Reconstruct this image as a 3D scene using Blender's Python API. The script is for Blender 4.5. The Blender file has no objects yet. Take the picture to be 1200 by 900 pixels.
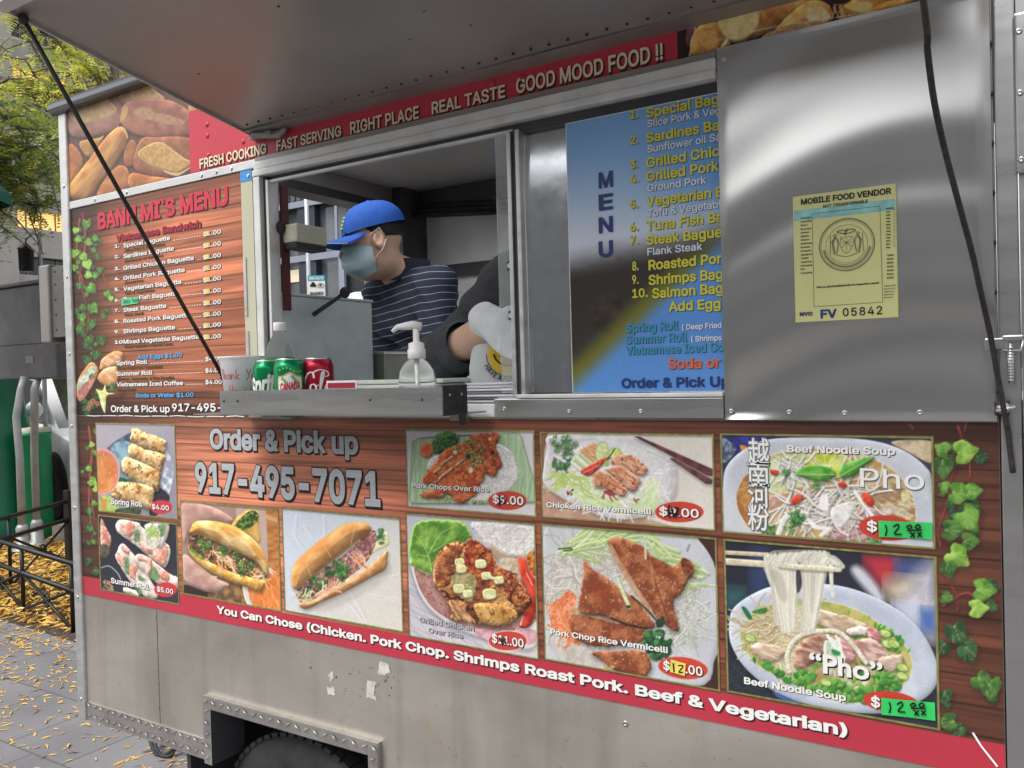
import bpy, bmesh, math, random
import numpy as np
from mathutils import Vector, Matrix

S = bpy.context.scene
COL = S.collection
rad = math.radians

# ------------------------------------------------------------------ camera
# Everything is laid out in cart units (1 unit = U metres) with the cart's side on Y = 0 and the ground at Z = -GZ;
# link() turns them into metres with the ground at Z = 0.
U = .735; GZ = .2
CAM = np.array([0.0, -1.87, 1.78])
FPX = 985.3                                   # focal length in pixels of a 1200 px wide frame
yaw, pitch, roll = .5608, -.01316, -.0271
_f = np.array([-math.sin(yaw)*math.cos(pitch), math.cos(yaw)*math.cos(pitch), math.sin(pitch)])
_r = np.array([math.cos(yaw), math.sin(yaw), 0.0])
_u = np.cross(_r, _f)
AR = _r*math.cos(roll) + _u*math.sin(roll)
AU = -_r*math.sin(roll) + _u*math.cos(roll)
AF = _f
cd = bpy.data.cameras.new('camera'); cam = bpy.data.objects.new('camera', cd); COL.objects.link(cam)
cd.sensor_width = 36; cd.lens = FPX/1200*36; cd.clip_start = .02; cd.clip_end = 600
m = Matrix.Identity(4)
for i in range(3):
    m[i][0], m[i][1], m[i][2], m[i][3] = AR[i], AU[i], -AF[i], (CAM[i]+(GZ if i == 2 else 0))*U
cam.matrix_world = m
S.camera = cam

# ------------------------------------------------------------------ light
S.view_settings.view_transform = 'Standard'; S.view_settings.look = 'None'
S.view_settings.gamma = 1; S.view_settings.use_curve_mapping = False
S.view_settings.exposure = 0.88
SUN_EL, SUN_AZ = rad(55), rad(205)
W = bpy.data.worlds.new('World'); S.world = W; W.use_nodes = True
nt = W.node_tree; nt.nodes.clear()
sky = nt.nodes.new('ShaderNodeTexSky'); sky.sky_type = 'NISHITA'; sky.sun_disc = False
sky.sun_elevation = SUN_EL; sky.sun_rotation = SUN_AZ; sky.dust_density = 4; sky.air_density = 1.0; sky.altitude = 0
hs = nt.nodes.new('ShaderNodeHueSaturation'); hs.inputs['Saturation'].default_value = .22
bg = nt.nodes.new('ShaderNodeBackground'); bg.inputs['Strength'].default_value = .15
wo = nt.nodes.new('ShaderNodeOutputWorld')
nt.links.new(sky.outputs[0], hs.inputs['Color']); nt.links.new(hs.outputs[0], bg.inputs['Color']); nt.links.new(bg.outputs[0], wo.inputs[0])
sd = bpy.data.lights.new('sun', 'SUN'); sd.energy = .9; sd.angle = rad(25); sd.color = (1, .96, .9)
so = bpy.data.objects.new('sun', sd); COL.objects.link(so)
sdir = Vector((math.sin(SUN_AZ)*math.cos(SUN_EL), math.cos(SUN_AZ)*math.cos(SUN_EL), math.sin(SUN_EL)))
so.rotation_euler = sdir.to_track_quat('Z', 'Y').to_euler(); so.location = sdir*60

# ------------------------------------------------------------------ helpers
def ray(p):
    return AR*((p[0]-600)/FPX) + AU*(-(p[1]-450)/FPX) + AF
def F(p, y=0.0):                              # photo point on the plane Y = y
    d = ray(p); return CAM + d*((y-CAM[1])/d[1])
def FX(p, x):
    d = ray(p); return CAM + d*((x-CAM[0])/d[0])
def FZ(p, z=-GZ):
    d = ray(p); return CAM + d*((z-CAM[2])/d[2])
def FD(p, dep):
    return CAM + ray(p)*dep
def proj(X, Y, Z):
    a, b, c = X-CAM[0], Y-CAM[1], Z-CAM[2]
    w = a*AF[0]+b*AF[1]+c*AF[2]
    return 600+FPX*(a*AR[0]+b*AR[1]+c*AR[2])/w, 450-FPX*(a*AU[0]+b*AU[1]+c*AU[2])/w
def lin(c):
    if isinstance(c, str):
        c = c.lstrip('#'); c = [int(c[i:i+2], 16)/255 for i in (0, 2, 4)]
    return tuple(x/12.92 if x <= .04045 else ((x+.055)/1.055)**2.4 for x in c)

MATS = {}
def mat(name, color, rough=.5, metal=0.0, var=0.0, vscale=8.0, bump=0.0, bscale=40.0, stretch=None, color2=None,
        spec=.5, trans=0.0, ior=1.45, emit=0.0, alpha=1.0, rvar=0.0, detail=4):
    if name in MATS: return MATS[name]
    M = bpy.data.materials.new(name); M.use_nodes = True; N = M.node_tree; n = N.nodes; L = N.links
    p = n['Principled BSDF']
    c = lin(color) if isinstance(color, str) else color
    p.inputs['Base Color'].default_value = (*c, 1); p.inputs['Roughness'].default_value = rough
    p.inputs['Metallic'].default_value = metal; p.inputs['Specular IOR Level'].default_value = spec
    p.inputs['Transmission Weight'].default_value = trans; p.inputs['IOR'].default_value = ior; p.inputs['Alpha'].default_value = alpha
    if emit: p.inputs['Emission Color'].default_value = (*c, 1); p.inputs['Emission Strength'].default_value = emit
    if var or bump or rvar:
        tc = n.new('ShaderNodeTexCoord'); mp = n.new('ShaderNodeMapping'); L.new(tc.outputs['Object'], mp.inputs['Vector'])
        if stretch: mp.inputs['Scale'].default_value = stretch
        if var or rvar:
            no = n.new('ShaderNodeTexNoise'); no.inputs['Scale'].default_value = vscale; no.inputs['Detail'].default_value = detail; no.inputs['Roughness'].default_value = .6
            L.new(mp.outputs[0], no.inputs['Vector'])
            cr = n.new('ShaderNodeMapRange'); cr.inputs['From Min'].default_value = .3; cr.inputs['From Max'].default_value = .7
            L.new(no.outputs['Fac'], cr.inputs['Value'])
            if var:
                mx = n.new('ShaderNodeMix'); mx.data_type = 'RGBA'
                c2 = (lin(color2) if isinstance(color2, str) else color2) if color2 is not None else tuple(min(1, x*(1+var)) for x in c)
                c1 = c if color2 is not None else tuple(x*(1-var) for x in c)
                mx.inputs[6].default_value = (*c1, 1); mx.inputs[7].default_value = (*c2, 1)
                L.new(cr.outputs[0], mx.inputs[0]); L.new(mx.outputs[2], p.inputs['Base Color'])
            if rvar:
                mr = n.new('ShaderNodeMapRange'); mr.inputs['To Min'].default_value = max(.02, rough-rvar); mr.inputs['To Max'].default_value = min(1, rough+rvar)
                L.new(cr.outputs[0], mr.inputs['Value']); L.new(mr.outputs[0], p.inputs['Roughness'])
        if bump:
            nb = n.new('ShaderNodeTexNoise'); nb.inputs['Scale'].default_value = bscale; nb.inputs['Detail'].default_value = 3
            L.new(mp.outputs[0], nb.inputs['Vector'])
            b = n.new('ShaderNodeBump'); b.inputs['Strength'].default_value = bump; b.inputs['Distance'].default_value = .004
            L.new(nb.outputs['Fac'], b.inputs['Height']); L.new(b.outputs[0], p.inputs['Normal'])
    MATS[name] = M
    return M

def print_mat(name, rough=.38):               # printed vinyl: the ink is a colour attribute of the mesh
    if name in MATS: return MATS[name]
    M = bpy.data.materials.new(name); M.use_nodes = True; N = M.node_tree
    p = N.nodes['Principled BSDF']; a = N.nodes.new('ShaderNodeVertexColor'); a.layer_name = 'ink'
    no = N.nodes.new('ShaderNodeTexNoise'); no.inputs['Scale'].default_value = 6; no.inputs['Detail'].default_value = 5
    tc = N.nodes.new('ShaderNodeTexCoord'); N.links.new(tc.outputs['Object'], no.inputs['Vector'])
    mr = N.nodes.new('ShaderNodeMapRange'); mr.inputs['To Min'].default_value = rough-.12; mr.inputs['To Max'].default_value = rough+.12
    N.links.new(no.outputs['Fac'], mr.inputs['Value']); N.links.new(mr.outputs[0], p.inputs['Roughness'])
    N.links.new(a.outputs['Color'], p.inputs['Base Color'])
    p.inputs['Specular IOR Level'].default_value = .35
    MATS[name] = M
    return M

def tag(o, label=None, cat=None, group=None, kind=None):
    if label: o['label'] = label
    if cat: o['category'] = cat
    if group: o['group'] = group
    if kind: o['kind'] = kind
    return o
def real(v): return Vector((v[0]*U, v[1]*U, (v[2]+GZ)*U))
def adopt(o, parent, loc): o.parent = parent; o.location = real(loc)-world_loc(parent); return o
def thing(name, loc, label, cat, group=None):
    o = bpy.data.objects.new(name, None); COL.objects.link(o); o.location = real(loc); o.empty_display_size = .1
    return tag(o, label, cat, group)
ROOTLOC = {}
class MB:
    def __init__(s): s.v = []; s.f = []; s.mi = []; s.sm = []
    def add(s, vs, fs, mi=0, smooth=False):
        k = len(s.v); s.v += [tuple(map(float, v)) for v in vs]
        for f in fs: s.f.append([i+k for i in f]); s.mi.append(mi); s.sm.append(smooth)
        return s
    def box(s, a, b, mi=0, bev=0.0):
        (x0, y0, z0), (x1, y1, z1) = [[f(p, q) for p, q in zip(a, b)] for f in (min, max)]
        if bev <= 0:
            vs = [(x0,y0,z0),(x1,y0,z0),(x1,y1,z0),(x0,y1,z0),(x0,y0,z1),(x1,y0,z1),(x1,y1,z1),(x0,y1,z1)]
            return s.add(vs, [(0,3,2,1),(4,5,6,7),(0,1,5,4),(1,2,6,5),(2,3,7,6),(3,0,4,7)], mi)
        bm = bmesh.new(); bmesh.ops.create_cube(bm, size=1)
        for v in bm.verts: v.co = ((x0+x1)/2+v.co.x*(x1-x0), (y0+y1)/2+v.co.y*(y1-y0), (z0+z1)/2+v.co.z*(z1-z0))
        bmesh.ops.bevel(bm, geom=bm.edges[:], offset=min(bev, (x1-x0)*.45, (y1-y0)*.45, (z1-z0)*.45), segments=2, affect='EDGES', profile=.6)
        return s.bm(bm, mi)
    def bm(s, bm, mi=0, smooth=False, mtx=None):
        bm.verts.index_update()
        s.add([(mtx @ v.co if mtx else v.co) for v in bm.verts], [[v.index for v in f.verts] for f in bm.faces], mi, smooth); bm.free(); return s
    def prism(s, pts, y0, y1, mi=0):          # outline in (x, z), extruded along y
        n = len(pts)
        vs = [(x, y0, z) for x, z in pts] + [(x, y1, z) for x, z in pts]
        return s.add(vs, [list(range(n)), list(range(2*n-1, n-1, -1))] + [(i, i+n, (i+1) % n+n, (i+1) % n) for i in range(n)], mi)
    def tube(s, pts, r, mi=0, seg=8, cap=True):
        P = [Vector(p) for p in pts]; n = len(P); R = r if isinstance(r, (list, tuple)) else [r]*n
        vs = []; fs = []; ref = None
        for i, p in enumerate(P):
            t = (P[min(i+1, n-1)]-P[max(i-1, 0)]).normalized()
            if ref is None: ref = t.orthogonal().normalized()
            ref = (ref - t*ref.dot(t)); ref = ref.normalized() if ref.length > 1e-6 else t.orthogonal().normalized()
            b = t.cross(ref)
            for k in range(seg):
                a = 2*math.pi*k/seg; vs.append(p + (ref*math.cos(a)+b*math.sin(a))*R[i])
        for i in range(n-1):
            for k in range(seg):
                fs.append((i*seg+k, i*seg+(k+1) % seg, (i+1)*seg+(k+1) % seg, (i+1)*seg+k))
        s.add(vs, fs, mi, True)
        if cap:
            s.add(vs[:seg], [list(range(seg))[::-1]], mi); s.add(vs[-seg:], [list(range(seg))], mi)
        return s
    def lathe(s, prof, c=(0, 0, 0), seg=28, mi=0, axis='z', smooth=True, cap=True):
        vs = []; fs = []
        for r, h in prof:
            for k in range(seg):
                a = 2*math.pi*k/seg; x, y = r*math.cos(a), r*math.sin(a)
                v = (x, y, h) if axis == 'z' else ((x, h, y) if axis == 'y' else (h, x, y))
                vs.append((v[0]+c[0], v[1]+c[1], v[2]+c[2]))
        for i in range(len(prof)-1):
            for k in range(seg):
                fs.append((i*seg+k, i*seg+(k+1) % seg, (i+1)*seg+(k+1) % seg, (i+1)*seg+k))
        if cap:
            fs.append(list(range(seg))[::-1]); fs.append(list(range((len(prof)-1)*seg, len(prof)*seg)))
        return s.add(vs, fs, mi, smooth)
    def ball(s, c, r, mi=0, seg=12, ring=7):
        rx, ry, rz = r if isinstance(r, (tuple, list)) else (r, r, r)
        prof = [(max(1e-4, math.sin(math.pi*i/ring)), -math.cos(math.pi*i/ring)) for i in range(ring+1)]
        k = len(s.v); s.lathe(prof, (0, 0, 0), seg, mi)
        for i in range(k, len(s.v)): x, y, z = s.v[i]; s.v[i] = (c[0]+x*rx, c[1]+y*ry, c[2]+z*rz)
        return s
    def screw(s, x, z, y, r=.006, mi=0):      # screw head standing on the plane Y = y
        return s.lathe([(r, 0), (r, -.0015), (r*.75, -.003), (r*.35, -.003), (r*.3, -.0018)], (x, y, z), 10, mi, 'y')
    def ribbon(s, pts, w, y, mi=0):           # flat stroke in the plane Y = y, pts (x, z)
        P = [np.array(p, float) for p in pts]; vs = []
        for i in range(len(P)):
            t = P[min(i+1, len(P)-1)]-P[max(i-1, 0)]; t = t/(np.linalg.norm(t)+1e-9); n_ = np.array([-t[1], t[0]])*w/2
            vs += [(P[i][0]+n_[0], y, P[i][1]+n_[1]), (P[i][0]-n_[0], y, P[i][1]-n_[1])]
        return s.add(vs, [(2*i, 2*i+1, 2*i+3, 2*i+2) for i in range(len(P)-1)], mi)
    def build(s, name, mats, parent=None, label=None, recalc=True, loc=None):
        me = bpy.data.meshes.new(name)
        me.from_pydata(s.v, [], s.f); me.update()
        mats = mats if isinstance(mats, (list, tuple)) else [mats]
        for q in mats: me.materials.append(q)
        me.polygons.foreach_set('material_index', s.mi); me.polygons.foreach_set('use_smooth', s.sm)
        if recalc:
            bm = bmesh.new(); bm.from_mesh(me); bmesh.ops.remove_doubles(bm, verts=bm.verts[:], dist=1e-5); bmesh.ops.recalc_face_normals(bm, faces=bm.faces[:]); bm.to_mesh(me); bm.free()
        return link(name, me, parent, label, loc)
def world_loc(o):
    v = Vector((0, 0, 0))
    while o: v += o.location; o = o.parent
    return v
def link(name, me, parent=None, label=None, loc=None):
    o = bpy.data.objects.new(name, me); COL.objects.link(o)
    me.transform(Matrix.Translation((0, 0, GZ*U)) @ Matrix.Diagonal((U, U, U, 1)))
    if parent:                                 # geometry is written in world units; keep it there under its thing
        o.parent = parent; o.location = -world_loc(parent)
    if label: o['label'] = label
    return o
def settle(o, loc):                            # give a one-mesh thing its origin at its base
    loc = real(loc)
    o.data.transform(Matrix.Translation(-Vector(loc))); o.location = loc
    return o

# ---- lettering: built-in font -> mesh, fitted to a plane
_GC = {}
FONT = None
try:                                           # Blender's own bundled sans-serif; its built-in face is used if it is absent
    import os
    FONT = bpy.data.fonts.load(os.path.join(bpy.utils.system_resource('DATAFILES'), 'fonts', 'Inter.woff2'))
except Exception: FONT = None
from mathutils.geometry import delaunay_2d_cdt
def glyphs(s, off=0.0, sp=1.0):                # outlines, pushed out by off, then filled by winding number
    key = (s, round(off, 4), sp)
    if key in _GC: return _GC[key]
    cu = bpy.data.curves.new('t', 'FONT'); cu.body = s; cu.resolution_u = 3; cu.fill_mode = 'NONE'; cu.space_character = sp
    if s.isascii() and FONT: cu.font = FONT
    o = bpy.data.objects.new('t', cu); me = o.to_mesh()
    v = np.array([q.co[:] for q in me.vertices]).reshape(-1, 3)[:, :2]; nxt = {}
    for e in me.edges:
        i, j = e.vertices; nxt.setdefault(i, []).append(j); nxt.setdefault(j, []).append(i)
    o.to_mesh_clear(); bpy.data.objects.remove(o); bpy.data.curves.remove(cu)
    loops = []; seen = set()
    for st in range(len(v)):
        if st in seen or st not in nxt: continue
        lp = [st]; seen.add(st); cur = st; go = True
        while go:
            go = False
            for j in sorted(nxt[cur], key=lambda q: abs(q-cur-1)):
                if j not in seen: seen.add(j); lp.append(j); cur = j; go = True; break
        P = v[lp]; P = P[np.linalg.norm(P-np.roll(P, 1, 0), axis=1) > 1e-5]
        if len(P) > 2: loops.append(P)
    area = lambda P: .5*np.sum(P[:, 0]*np.roll(P[:, 1], -1)-P[:, 1]*np.roll(P[:, 0], -1))
    sg = 1 if sum(area(P) for P in loops) > 0 else -1
    out = []
    for P in loops:
        if off > 0:
            e = np.roll(P, -1, 0)-P; e /= np.linalg.norm(e, axis=1)[:, None]; n = np.stack([e[:, 1], -e[:, 0]], 1)*sg; n0 = np.roll(n, 1, 0); m_ = n+n0
            l = np.maximum(np.sum(m_*m_, 1)/2, .8); P = P+m_/l[:, None]*off
        out.append(P)
    pts = [Vector(p) for P in out for p in P]; ed = []; k = 0
    for P in out: n = len(P); ed += [(k+i, k+(i+1) % n) for i in range(n)]; k += n
    V, _, T, *_r = delaunay_2d_cdt(pts, ed, [], 0, 1e-5)
    V = np.array([q[:] for q in V]); T = np.array([list(t) for t in T]); C = V[T].mean(1); w = np.zeros(len(C))
    A = np.vstack(out); B = np.vstack([np.roll(P, -1, 0) for P in out])
    for (ax, ay), (bx, by) in zip(A, B):
        if ay == by: continue
        up = (ay <= C[:, 1]) & (by > C[:, 1]); dn = (ay > C[:, 1]) & (by <= C[:, 1])
        cr = (bx-ax)*(C[:, 1]-ay)-(C[:, 0]-ax)*(by-ay); w += up & (cr > 0); w -= dn & (cr < 0)
    T = T[w*sg > 0]; _GC[key] = (np.hstack([V, np.zeros((len(V), 1))]), [list(map(int, t)) for t in T])
    return _GC[key]
CAPH = float(glyphs('H')[0][:, 1].max())
def text(mb, s, A, B=None, cap=10.0, mi=0, y=-.006, bold=.02, outline=None, shadow=None, wf=1.0, sp=1.0, slant=0.0, dz=.0006):
    """A: photo point of the baseline's left end, B: its right end (or None: natural width * wf), cap: cap height in photo px at A"""
    PA = F(A, y); top = F((A[0], A[1]-cap), y); h = top[2]-PA[2]; z0 = PA[2]
    v0, _ = glyphs(s, bold, sp); x0, x1 = v0[:, 0].min(), v0[:, 0].max()
    if B is not None:
        PB = F(B, y); sx = (PB[0]-PA[0])/(x1-x0); z0 = (PA[2]+PB[2])/2
    else: sx = h/CAPH*wf
    sz = h/(CAPH+2*bold)
    def put(off, dx, dzz, yy, m_):
        v, f = glyphs(s, off, sp)
        vs = [(PA[0]+(a-x0+slant*b)*sx+dx, yy-c_*.004, z0+(b+bold)*sz+dzz) for a, b, c_ in v]
        mb.add(vs, f, m_)
    if shadow: put(shadow[3] if len(shadow) > 3 else bold, shadow[1]*h, -shadow[2]*h, y+2*dz, shadow[0])
    if outline: put(bold+outline[1], 0, 0, y+dz, outline[0])
    put(bold, 0, 0, y, mi)
    return PA[0]+(x1-x0)*sx

# ---- printing: a small painter that inks a dense sheet, working in enlarged photo coordinates
def hash2(x, y, s):
    h = (x.astype(np.int64)*374761393 + y.astype(np.int64)*668265263 + s*974634777) & 0xffffffff
    h = ((h ^ (h >> 13))*1274126177) & 0xffffffff
    return ((h ^ (h >> 16)) & 0xffff)/65535.0
def vn(x, y, s=0):
    xi = np.floor(x); yi = np.floor(y); fx = x-xi; fy = y-yi; fx = fx*fx*(3-2*fx); fy = fy*fy*(3-2*fy)
    a = hash2(xi, yi, s); b = hash2(xi+1, yi, s); c = hash2(xi, yi+1, s); d = hash2(xi+1, yi+1, s)
    return (a*(1-fx)+b*fx)*(1-fy)+(c*(1-fx)+d*fx)*fy
def fbm(x, y, s=0, o=3):
    t = 0; a = .5; n = 0
    for i in range(o):
        t = t+a*vn(x*2**i, y*2**i, s+i*17); n += a; a *= .55
    return t/n
def sm(a, b, x):
    t = np.clip((x-a)/(b-a), 0, 1); return t*t*(3-2*t)
def smooth_closed(P, k=5):
    P = np.array(P, float); n = len(P); out = []
    for i in range(n):
        p0, p1, p2, p3 = P[i-1], P[i], P[(i+1) % n], P[(i+2) % n]
        for t in np.arange(k)/k:
            out.append(.5*((2*p1)+(-p0+p2)*t+(2*p0-5*p1+4*p2-p3)*t*t+(-p0+3*p1-3*p2+p3)*t**3))
    return np.array(out)
def smooth_open(P, k=5):
    P = np.array(P, float)
    if len(P) < 3: return P
    Q = np.vstack([2*P[0]-P[1], P, 2*P[-1]-P[-2]]); out = []
    for i in range(1, len(Q)-2):
        p0, p1, p2, p3 = Q[i-1], Q[i], Q[i+1], Q[i+2]
        for t in np.arange(k)/k:
            out.append(.5*((2*p1)+(-p0+p2)*t+(2*p0-5*p1+4*p2-p3)*t*t+(-p0+3*p1-3*p2+p3)*t**3))
    return np.vstack([out, Q[-2]])
def hexc(c):
    if isinstance(c, str):
        c = c.lstrip('#'); return np.array([int(c[i:i+2], 16)/255 for i in (0, 2, 4)])
    return np.array(c, float)
class Art:
    def __init__(s, quad, y, step, base, zoom=(0, 0, 1), seed=1):
        """quad: photo corners TL TR BR BL; the sheet is the upright rectangle they mark on the plane Y = y"""
        q = [F(p, y) for p in quad]
        x0 = (q[0][0]+q[3][0])/2; x1 = (q[1][0]+q[2][0])/2; z1 = (q[0][2]+q[1][2])/2; z0 = (q[2][2]+q[3][2])/2
        s.rect = (x0, z0, x1, z1); s.y = y
        nx = max(2, int((x1-x0)/step)+1); nz = max(2, int((z1-z0)/step)+1)
        s.X, s.Z = np.meshgrid(np.linspace(x0, x1, nx), np.linspace(z1, z0, nz))
        px, py = proj(s.X, np.full_like(s.X, y), s.Z)
        s.x = (px-zoom[0])*zoom[2]; s.y_ = (py-zoom[1])*zoom[2]; s.zoom = zoom
        s.c = np.empty(s.X.shape+(3,)); s.c[:] = hexc(base)
        s.px1 = abs(s.x[0, -1]-s.x[0, 0])/nx; s.seed = seed; s.rng = random.Random(seed)
        s.L = (-.5, -.85)
    def _sl(s, bb, m):
        k = (s.x > bb[0]-m) & (s.x < bb[2]+m) & (s.y_ > bb[1]-m) & (s.y_ < bb[3]+m)
        r = np.where(k.any(1))[0]; c = np.where(k.any(0))[0]
        if len(r) == 0: return None
        return slice(r[0], r[-1]+1), slice(c[0], c[-1]+1)
    def _put(s, sl, x, y, d, c, c2=None, ts=12., tst=(1, 1), bev=0., k=0., bump=0., bs=6., soft=None, alpha=1., con=1.6, edge=None, ang=0., spk=None):
        soft = soft or max(s.px1*.9, .9)
        a = np.clip(d/soft+.5, 0, 1)*alpha
        s.seed += 1
        ca, sa = math.cos(ang), math.sin(ang); u = x*ca+y*sa; v = -x*sa+y*ca
        col = np.empty(x.shape+(3,)); col[:] = hexc(c)
        if c2 is not None:
            t = np.clip((fbm(u/ts/tst[0], v/ts/tst[1], s.seed)-.5)*con*2+.5, 0, 1)[..., None]
            col = col*(1-t)+hexc(c2)*t
        if spk is not None:                      # speckles (colour, scale, threshold)
            t = sm(spk[2], spk[2]+.12, fbm(u/spk[1], v/spk[1], s.seed+99, 2))[..., None]; col = col*(1-t)+hexc(spk[0])*t
        if edge is not None:                     # (colour, width): rim tone
            t = (1-sm(0, edge[1], d))[..., None]; col = col*(1-t)+hexc(edge[0])*t
        if (bev or bump) and min(x.shape) > 2:
            h = np.zeros_like(x)
            if bev: q = np.clip(d/bev, 0, 1); h = h+bev*np.sqrt(np.clip(1-(1-q)**2, 0, 1))
            if bump: h = h+bump*fbm(u/bs/tst[0], v/bs/tst[1], s.seed+31)
            gy, gx = np.gradient(h); st = s.px1
            sh = 1+.5*k*np.clip(-(gx*s.L[0]+gy*s.L[1])/st, -1.6, 1.6)
            col = np.clip(col*np.clip(sh, .25, 1.8)[..., None], 0, 1)
        s.c[sl] = s.c[sl]*(1-a[..., None])+col*a[..., None]
    def P(s, pts, c, smooth=True, warp=0., ws=8., sh=None, **kw):
        pts = smooth_closed(pts) if smooth else np.array(pts, float)
        m = 4+warp*2+(sh[2]+abs(sh[0])+abs(sh[1]) if sh else 0)
        sl = s._sl((*pts.min(0), *pts.max(0)), m)
        if sl is None: return
        x, y = s.x[sl], s.y_[sl]; s.seed += 1
        wx, wy = x, y
        if warp: wx = x+warp*2*(fbm(x/ws, y/ws, s.seed)-.5); wy = y+warp*2*(fbm(x/ws, y/ws, s.seed+5)-.5)
        if sh:
            d = s._sd(pts, wx-sh[0], wy-sh[1]); t = sm(-sh[2]*1.2, sh[2]*1.2, d)[..., None]*sh[3]*.8; s.c[sl] = s.c[sl]*(1-t)
        s._put(sl, x, y, s._sd(pts, wx, wy), c, **kw)
    def _sd(s, pts, x, y):
        d = np.full(x.shape, 1e18); ins = np.zeros(x.shape, bool); n = len(pts)
        for i in range(n):
            ax, ay = pts[i-1]; bx, by = pts[i]; ex, ey = bx-ax, by-ay
            t = np.clip(((x-ax)*ex+(y-ay)*ey)/(ex*ex+ey*ey+1e-9), 0, 1)
            d = np.minimum(d, (x-ax-t*ex)**2+(y-ay-t*ey)**2)
            if ay != by: ins ^= ((ay > y) != (by > y)) & (x < ax+(y-ay)/(by-ay)*ex)
        d = np.sqrt(d); return np.where(ins, d, -d)
    def E(s, cx, cy, rx, ry, c, rot=0., n=24, **kw):
        a = np.arange(n)*2*math.pi/n; ca, sa = math.cos(rot), math.sin(rot)
        P = np.stack([cx+rx*np.cos(a)*ca-ry*np.sin(a)*sa, cy+rx*np.cos(a)*sa+ry*np.sin(a)*ca], 1)
        s.P(P, c, smooth=False, **kw)
    def S(s, pts, w, c, taper=None, sh=None, **kw):
        pts = smooth_open(pts); m = w+3+(sh[2]+abs(sh[0])+abs(sh[1]) if sh else 0)
        sl = s._sl((*pts.min(0), *pts.max(0)), m)
        if sl is None: return
        x, y = s.x[sl], s.y_[sl]; n = len(pts)
        def sdf(x, y):
            d = np.full(x.shape, -1e9)
            for i in range(n-1):
                ax, ay = pts[i]; ex, ey = pts[i+1]-pts[i]
                t = np.clip(((x-ax)*ex+(y-ay)*ey)/(ex*ex+ey*ey+1e-9), 0, 1); ww = w/2
                if taper is not None: ww = w/2*(1+(taper-1)*(i+t)/(n-1))
                d = np.maximum(d, ww-np.hypot(x-ax-t*ex, y-ay-t*ey))
            return d
        if sh:
            t = sm(-sh[2], sh[2], sdf(x-sh[0], y-sh[1]))[..., None]*sh[3]*.7; s.c[sl] = s.c[sl]*(1-t)
        s._put(sl, x, y, sdf(x, y), c, **kw)
    def grad(s, c1, c2, p, q):                   # blend whole sheet between two points
        ex, ey = q[0]-p[0], q[1]-p[1]
        t = sm(0, 1, ((s.x-p[0])*ex+(s.y_-p[1])*ey)/(ex*ex+ey*ey))[..., None]
        s.c = hexc(c1)*(1-t)+hexc(c2)*t
    def inside(s, poly):
        poly = np.array(poly, float); a = poly.min(0); b = poly.max(0)
        while True:
            p = (s.rng.uniform(a[0], b[0]), s.rng.uniform(a[1], b[1]))
            if s._sd(poly, np.array([p[0]]), np.array([p[1]]))[0] > 0: return p
    def scatter(s, poly, n, c, size, asp=1., c2=None, rot=None, **kw):
        for _ in range(n):
            x, y = s.inside(poly); r = s.rng.uniform(*size); cc = hexc(c)
            if c2 is not None: t = s.rng.random(); cc = cc*(1-t)+hexc(c2)*t
            s.E(x, y, r, r*asp, cc, s.rng.uniform(0, 3.14) if rot is None else rot+s.rng.uniform(-.3, .3), n=9, **kw)
    def strands(s, poly, n, w, c, c2, ln, curl=.8, dir_=None, **kw):
        for _ in range(n):
            x, y = s.inside(poly); a = s.rng.uniform(0, 6.28) if dir_ is None else dir_+s.rng.uniform(-.5, .5); pts = [(x, y)]
            for _k in range(4):
                a += s.rng.uniform(-curl, curl); x += math.cos(a)*ln/4; y += math.sin(a)*ln/4; pts.append((x, y))
            t = s.rng.random(); s.S(pts, w*s.rng.uniform(.7, 1.2), hexc(c)*(1-t)+hexc(c2)*t, **kw)
    def leaf(s, cx, cy, r, rot, c, c2, vein='#b9cc7e', lobes=5, **kw):
        n = 30; P = []
        for i in range(n):
            a = 2*math.pi*i/n
            q = r*(.72+.28*abs(math.cos(a*lobes/2)))*(1.12 if abs(a-math.pi) > 2.6 else 1)
            P.append((cx+q*math.cos(a+rot), cy+q*math.sin(a+rot)))
        s.P(P, c, smooth=False, c2=c2, ts=r*.9, warp=r*.12, ws=r*.5, bev=r*.3, k=.25, sh=(r*.12, r*.25, r*.3, .45), **kw)
        for j in range(lobes):
            a = rot+(j-(lobes-1)/2)*2*math.pi/lobes*.8
            s.S([(cx-.2*r*math.cos(rot), cy-.2*r*math.sin(rot)), (cx+r*.75*math.cos(a), cy+r*.75*math.sin(a))], max(.5, r*.06), vein, alpha=.5)
    def ivy(s, cx, cy, r, rot, c, c2):           # a pointed heart-shaped leaf
        B = [(1.15, 0), (.66, .42), (.38, .72), (.0, .78), (-.45, .62), (-.5, .3), (-.3, .04), (-.3, -.04), (-.5, -.3), (-.45, -.62), (.0, -.78), (.38, -.72), (.66, -.42)]
        ca, sa = math.cos(rot), math.sin(rot)
        P = [(cx+r*(a*ca-b*sa), cy+r*(a*sa+b*ca)) for a, b in B]
        s.P(P, c, c2=c2, ts=r*.6, con=2, bev=r*.3, k=.14, warp=r*.06, ws=r*.5, sh=(r*.1, r*.22, r*.45, .4), soft=max(1., s.px1))
        for b in (0, .55, -.55):
            s.S([(cx-.3*r*ca, cy-.3*r*sa), (cx+r*(.8*ca*math.cos(b)-.8*sa*math.sin(b)), cy+r*(.8*sa*math.cos(b)+.8*ca*math.sin(b)))], max(.4, r*.05), '#c3d98a', alpha=.45)
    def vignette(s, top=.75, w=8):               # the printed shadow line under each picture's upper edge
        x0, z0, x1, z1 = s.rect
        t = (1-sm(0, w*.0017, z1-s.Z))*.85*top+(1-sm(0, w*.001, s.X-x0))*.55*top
        s.c *= (1-np.clip(t, 0, .9))[..., None]
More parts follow.
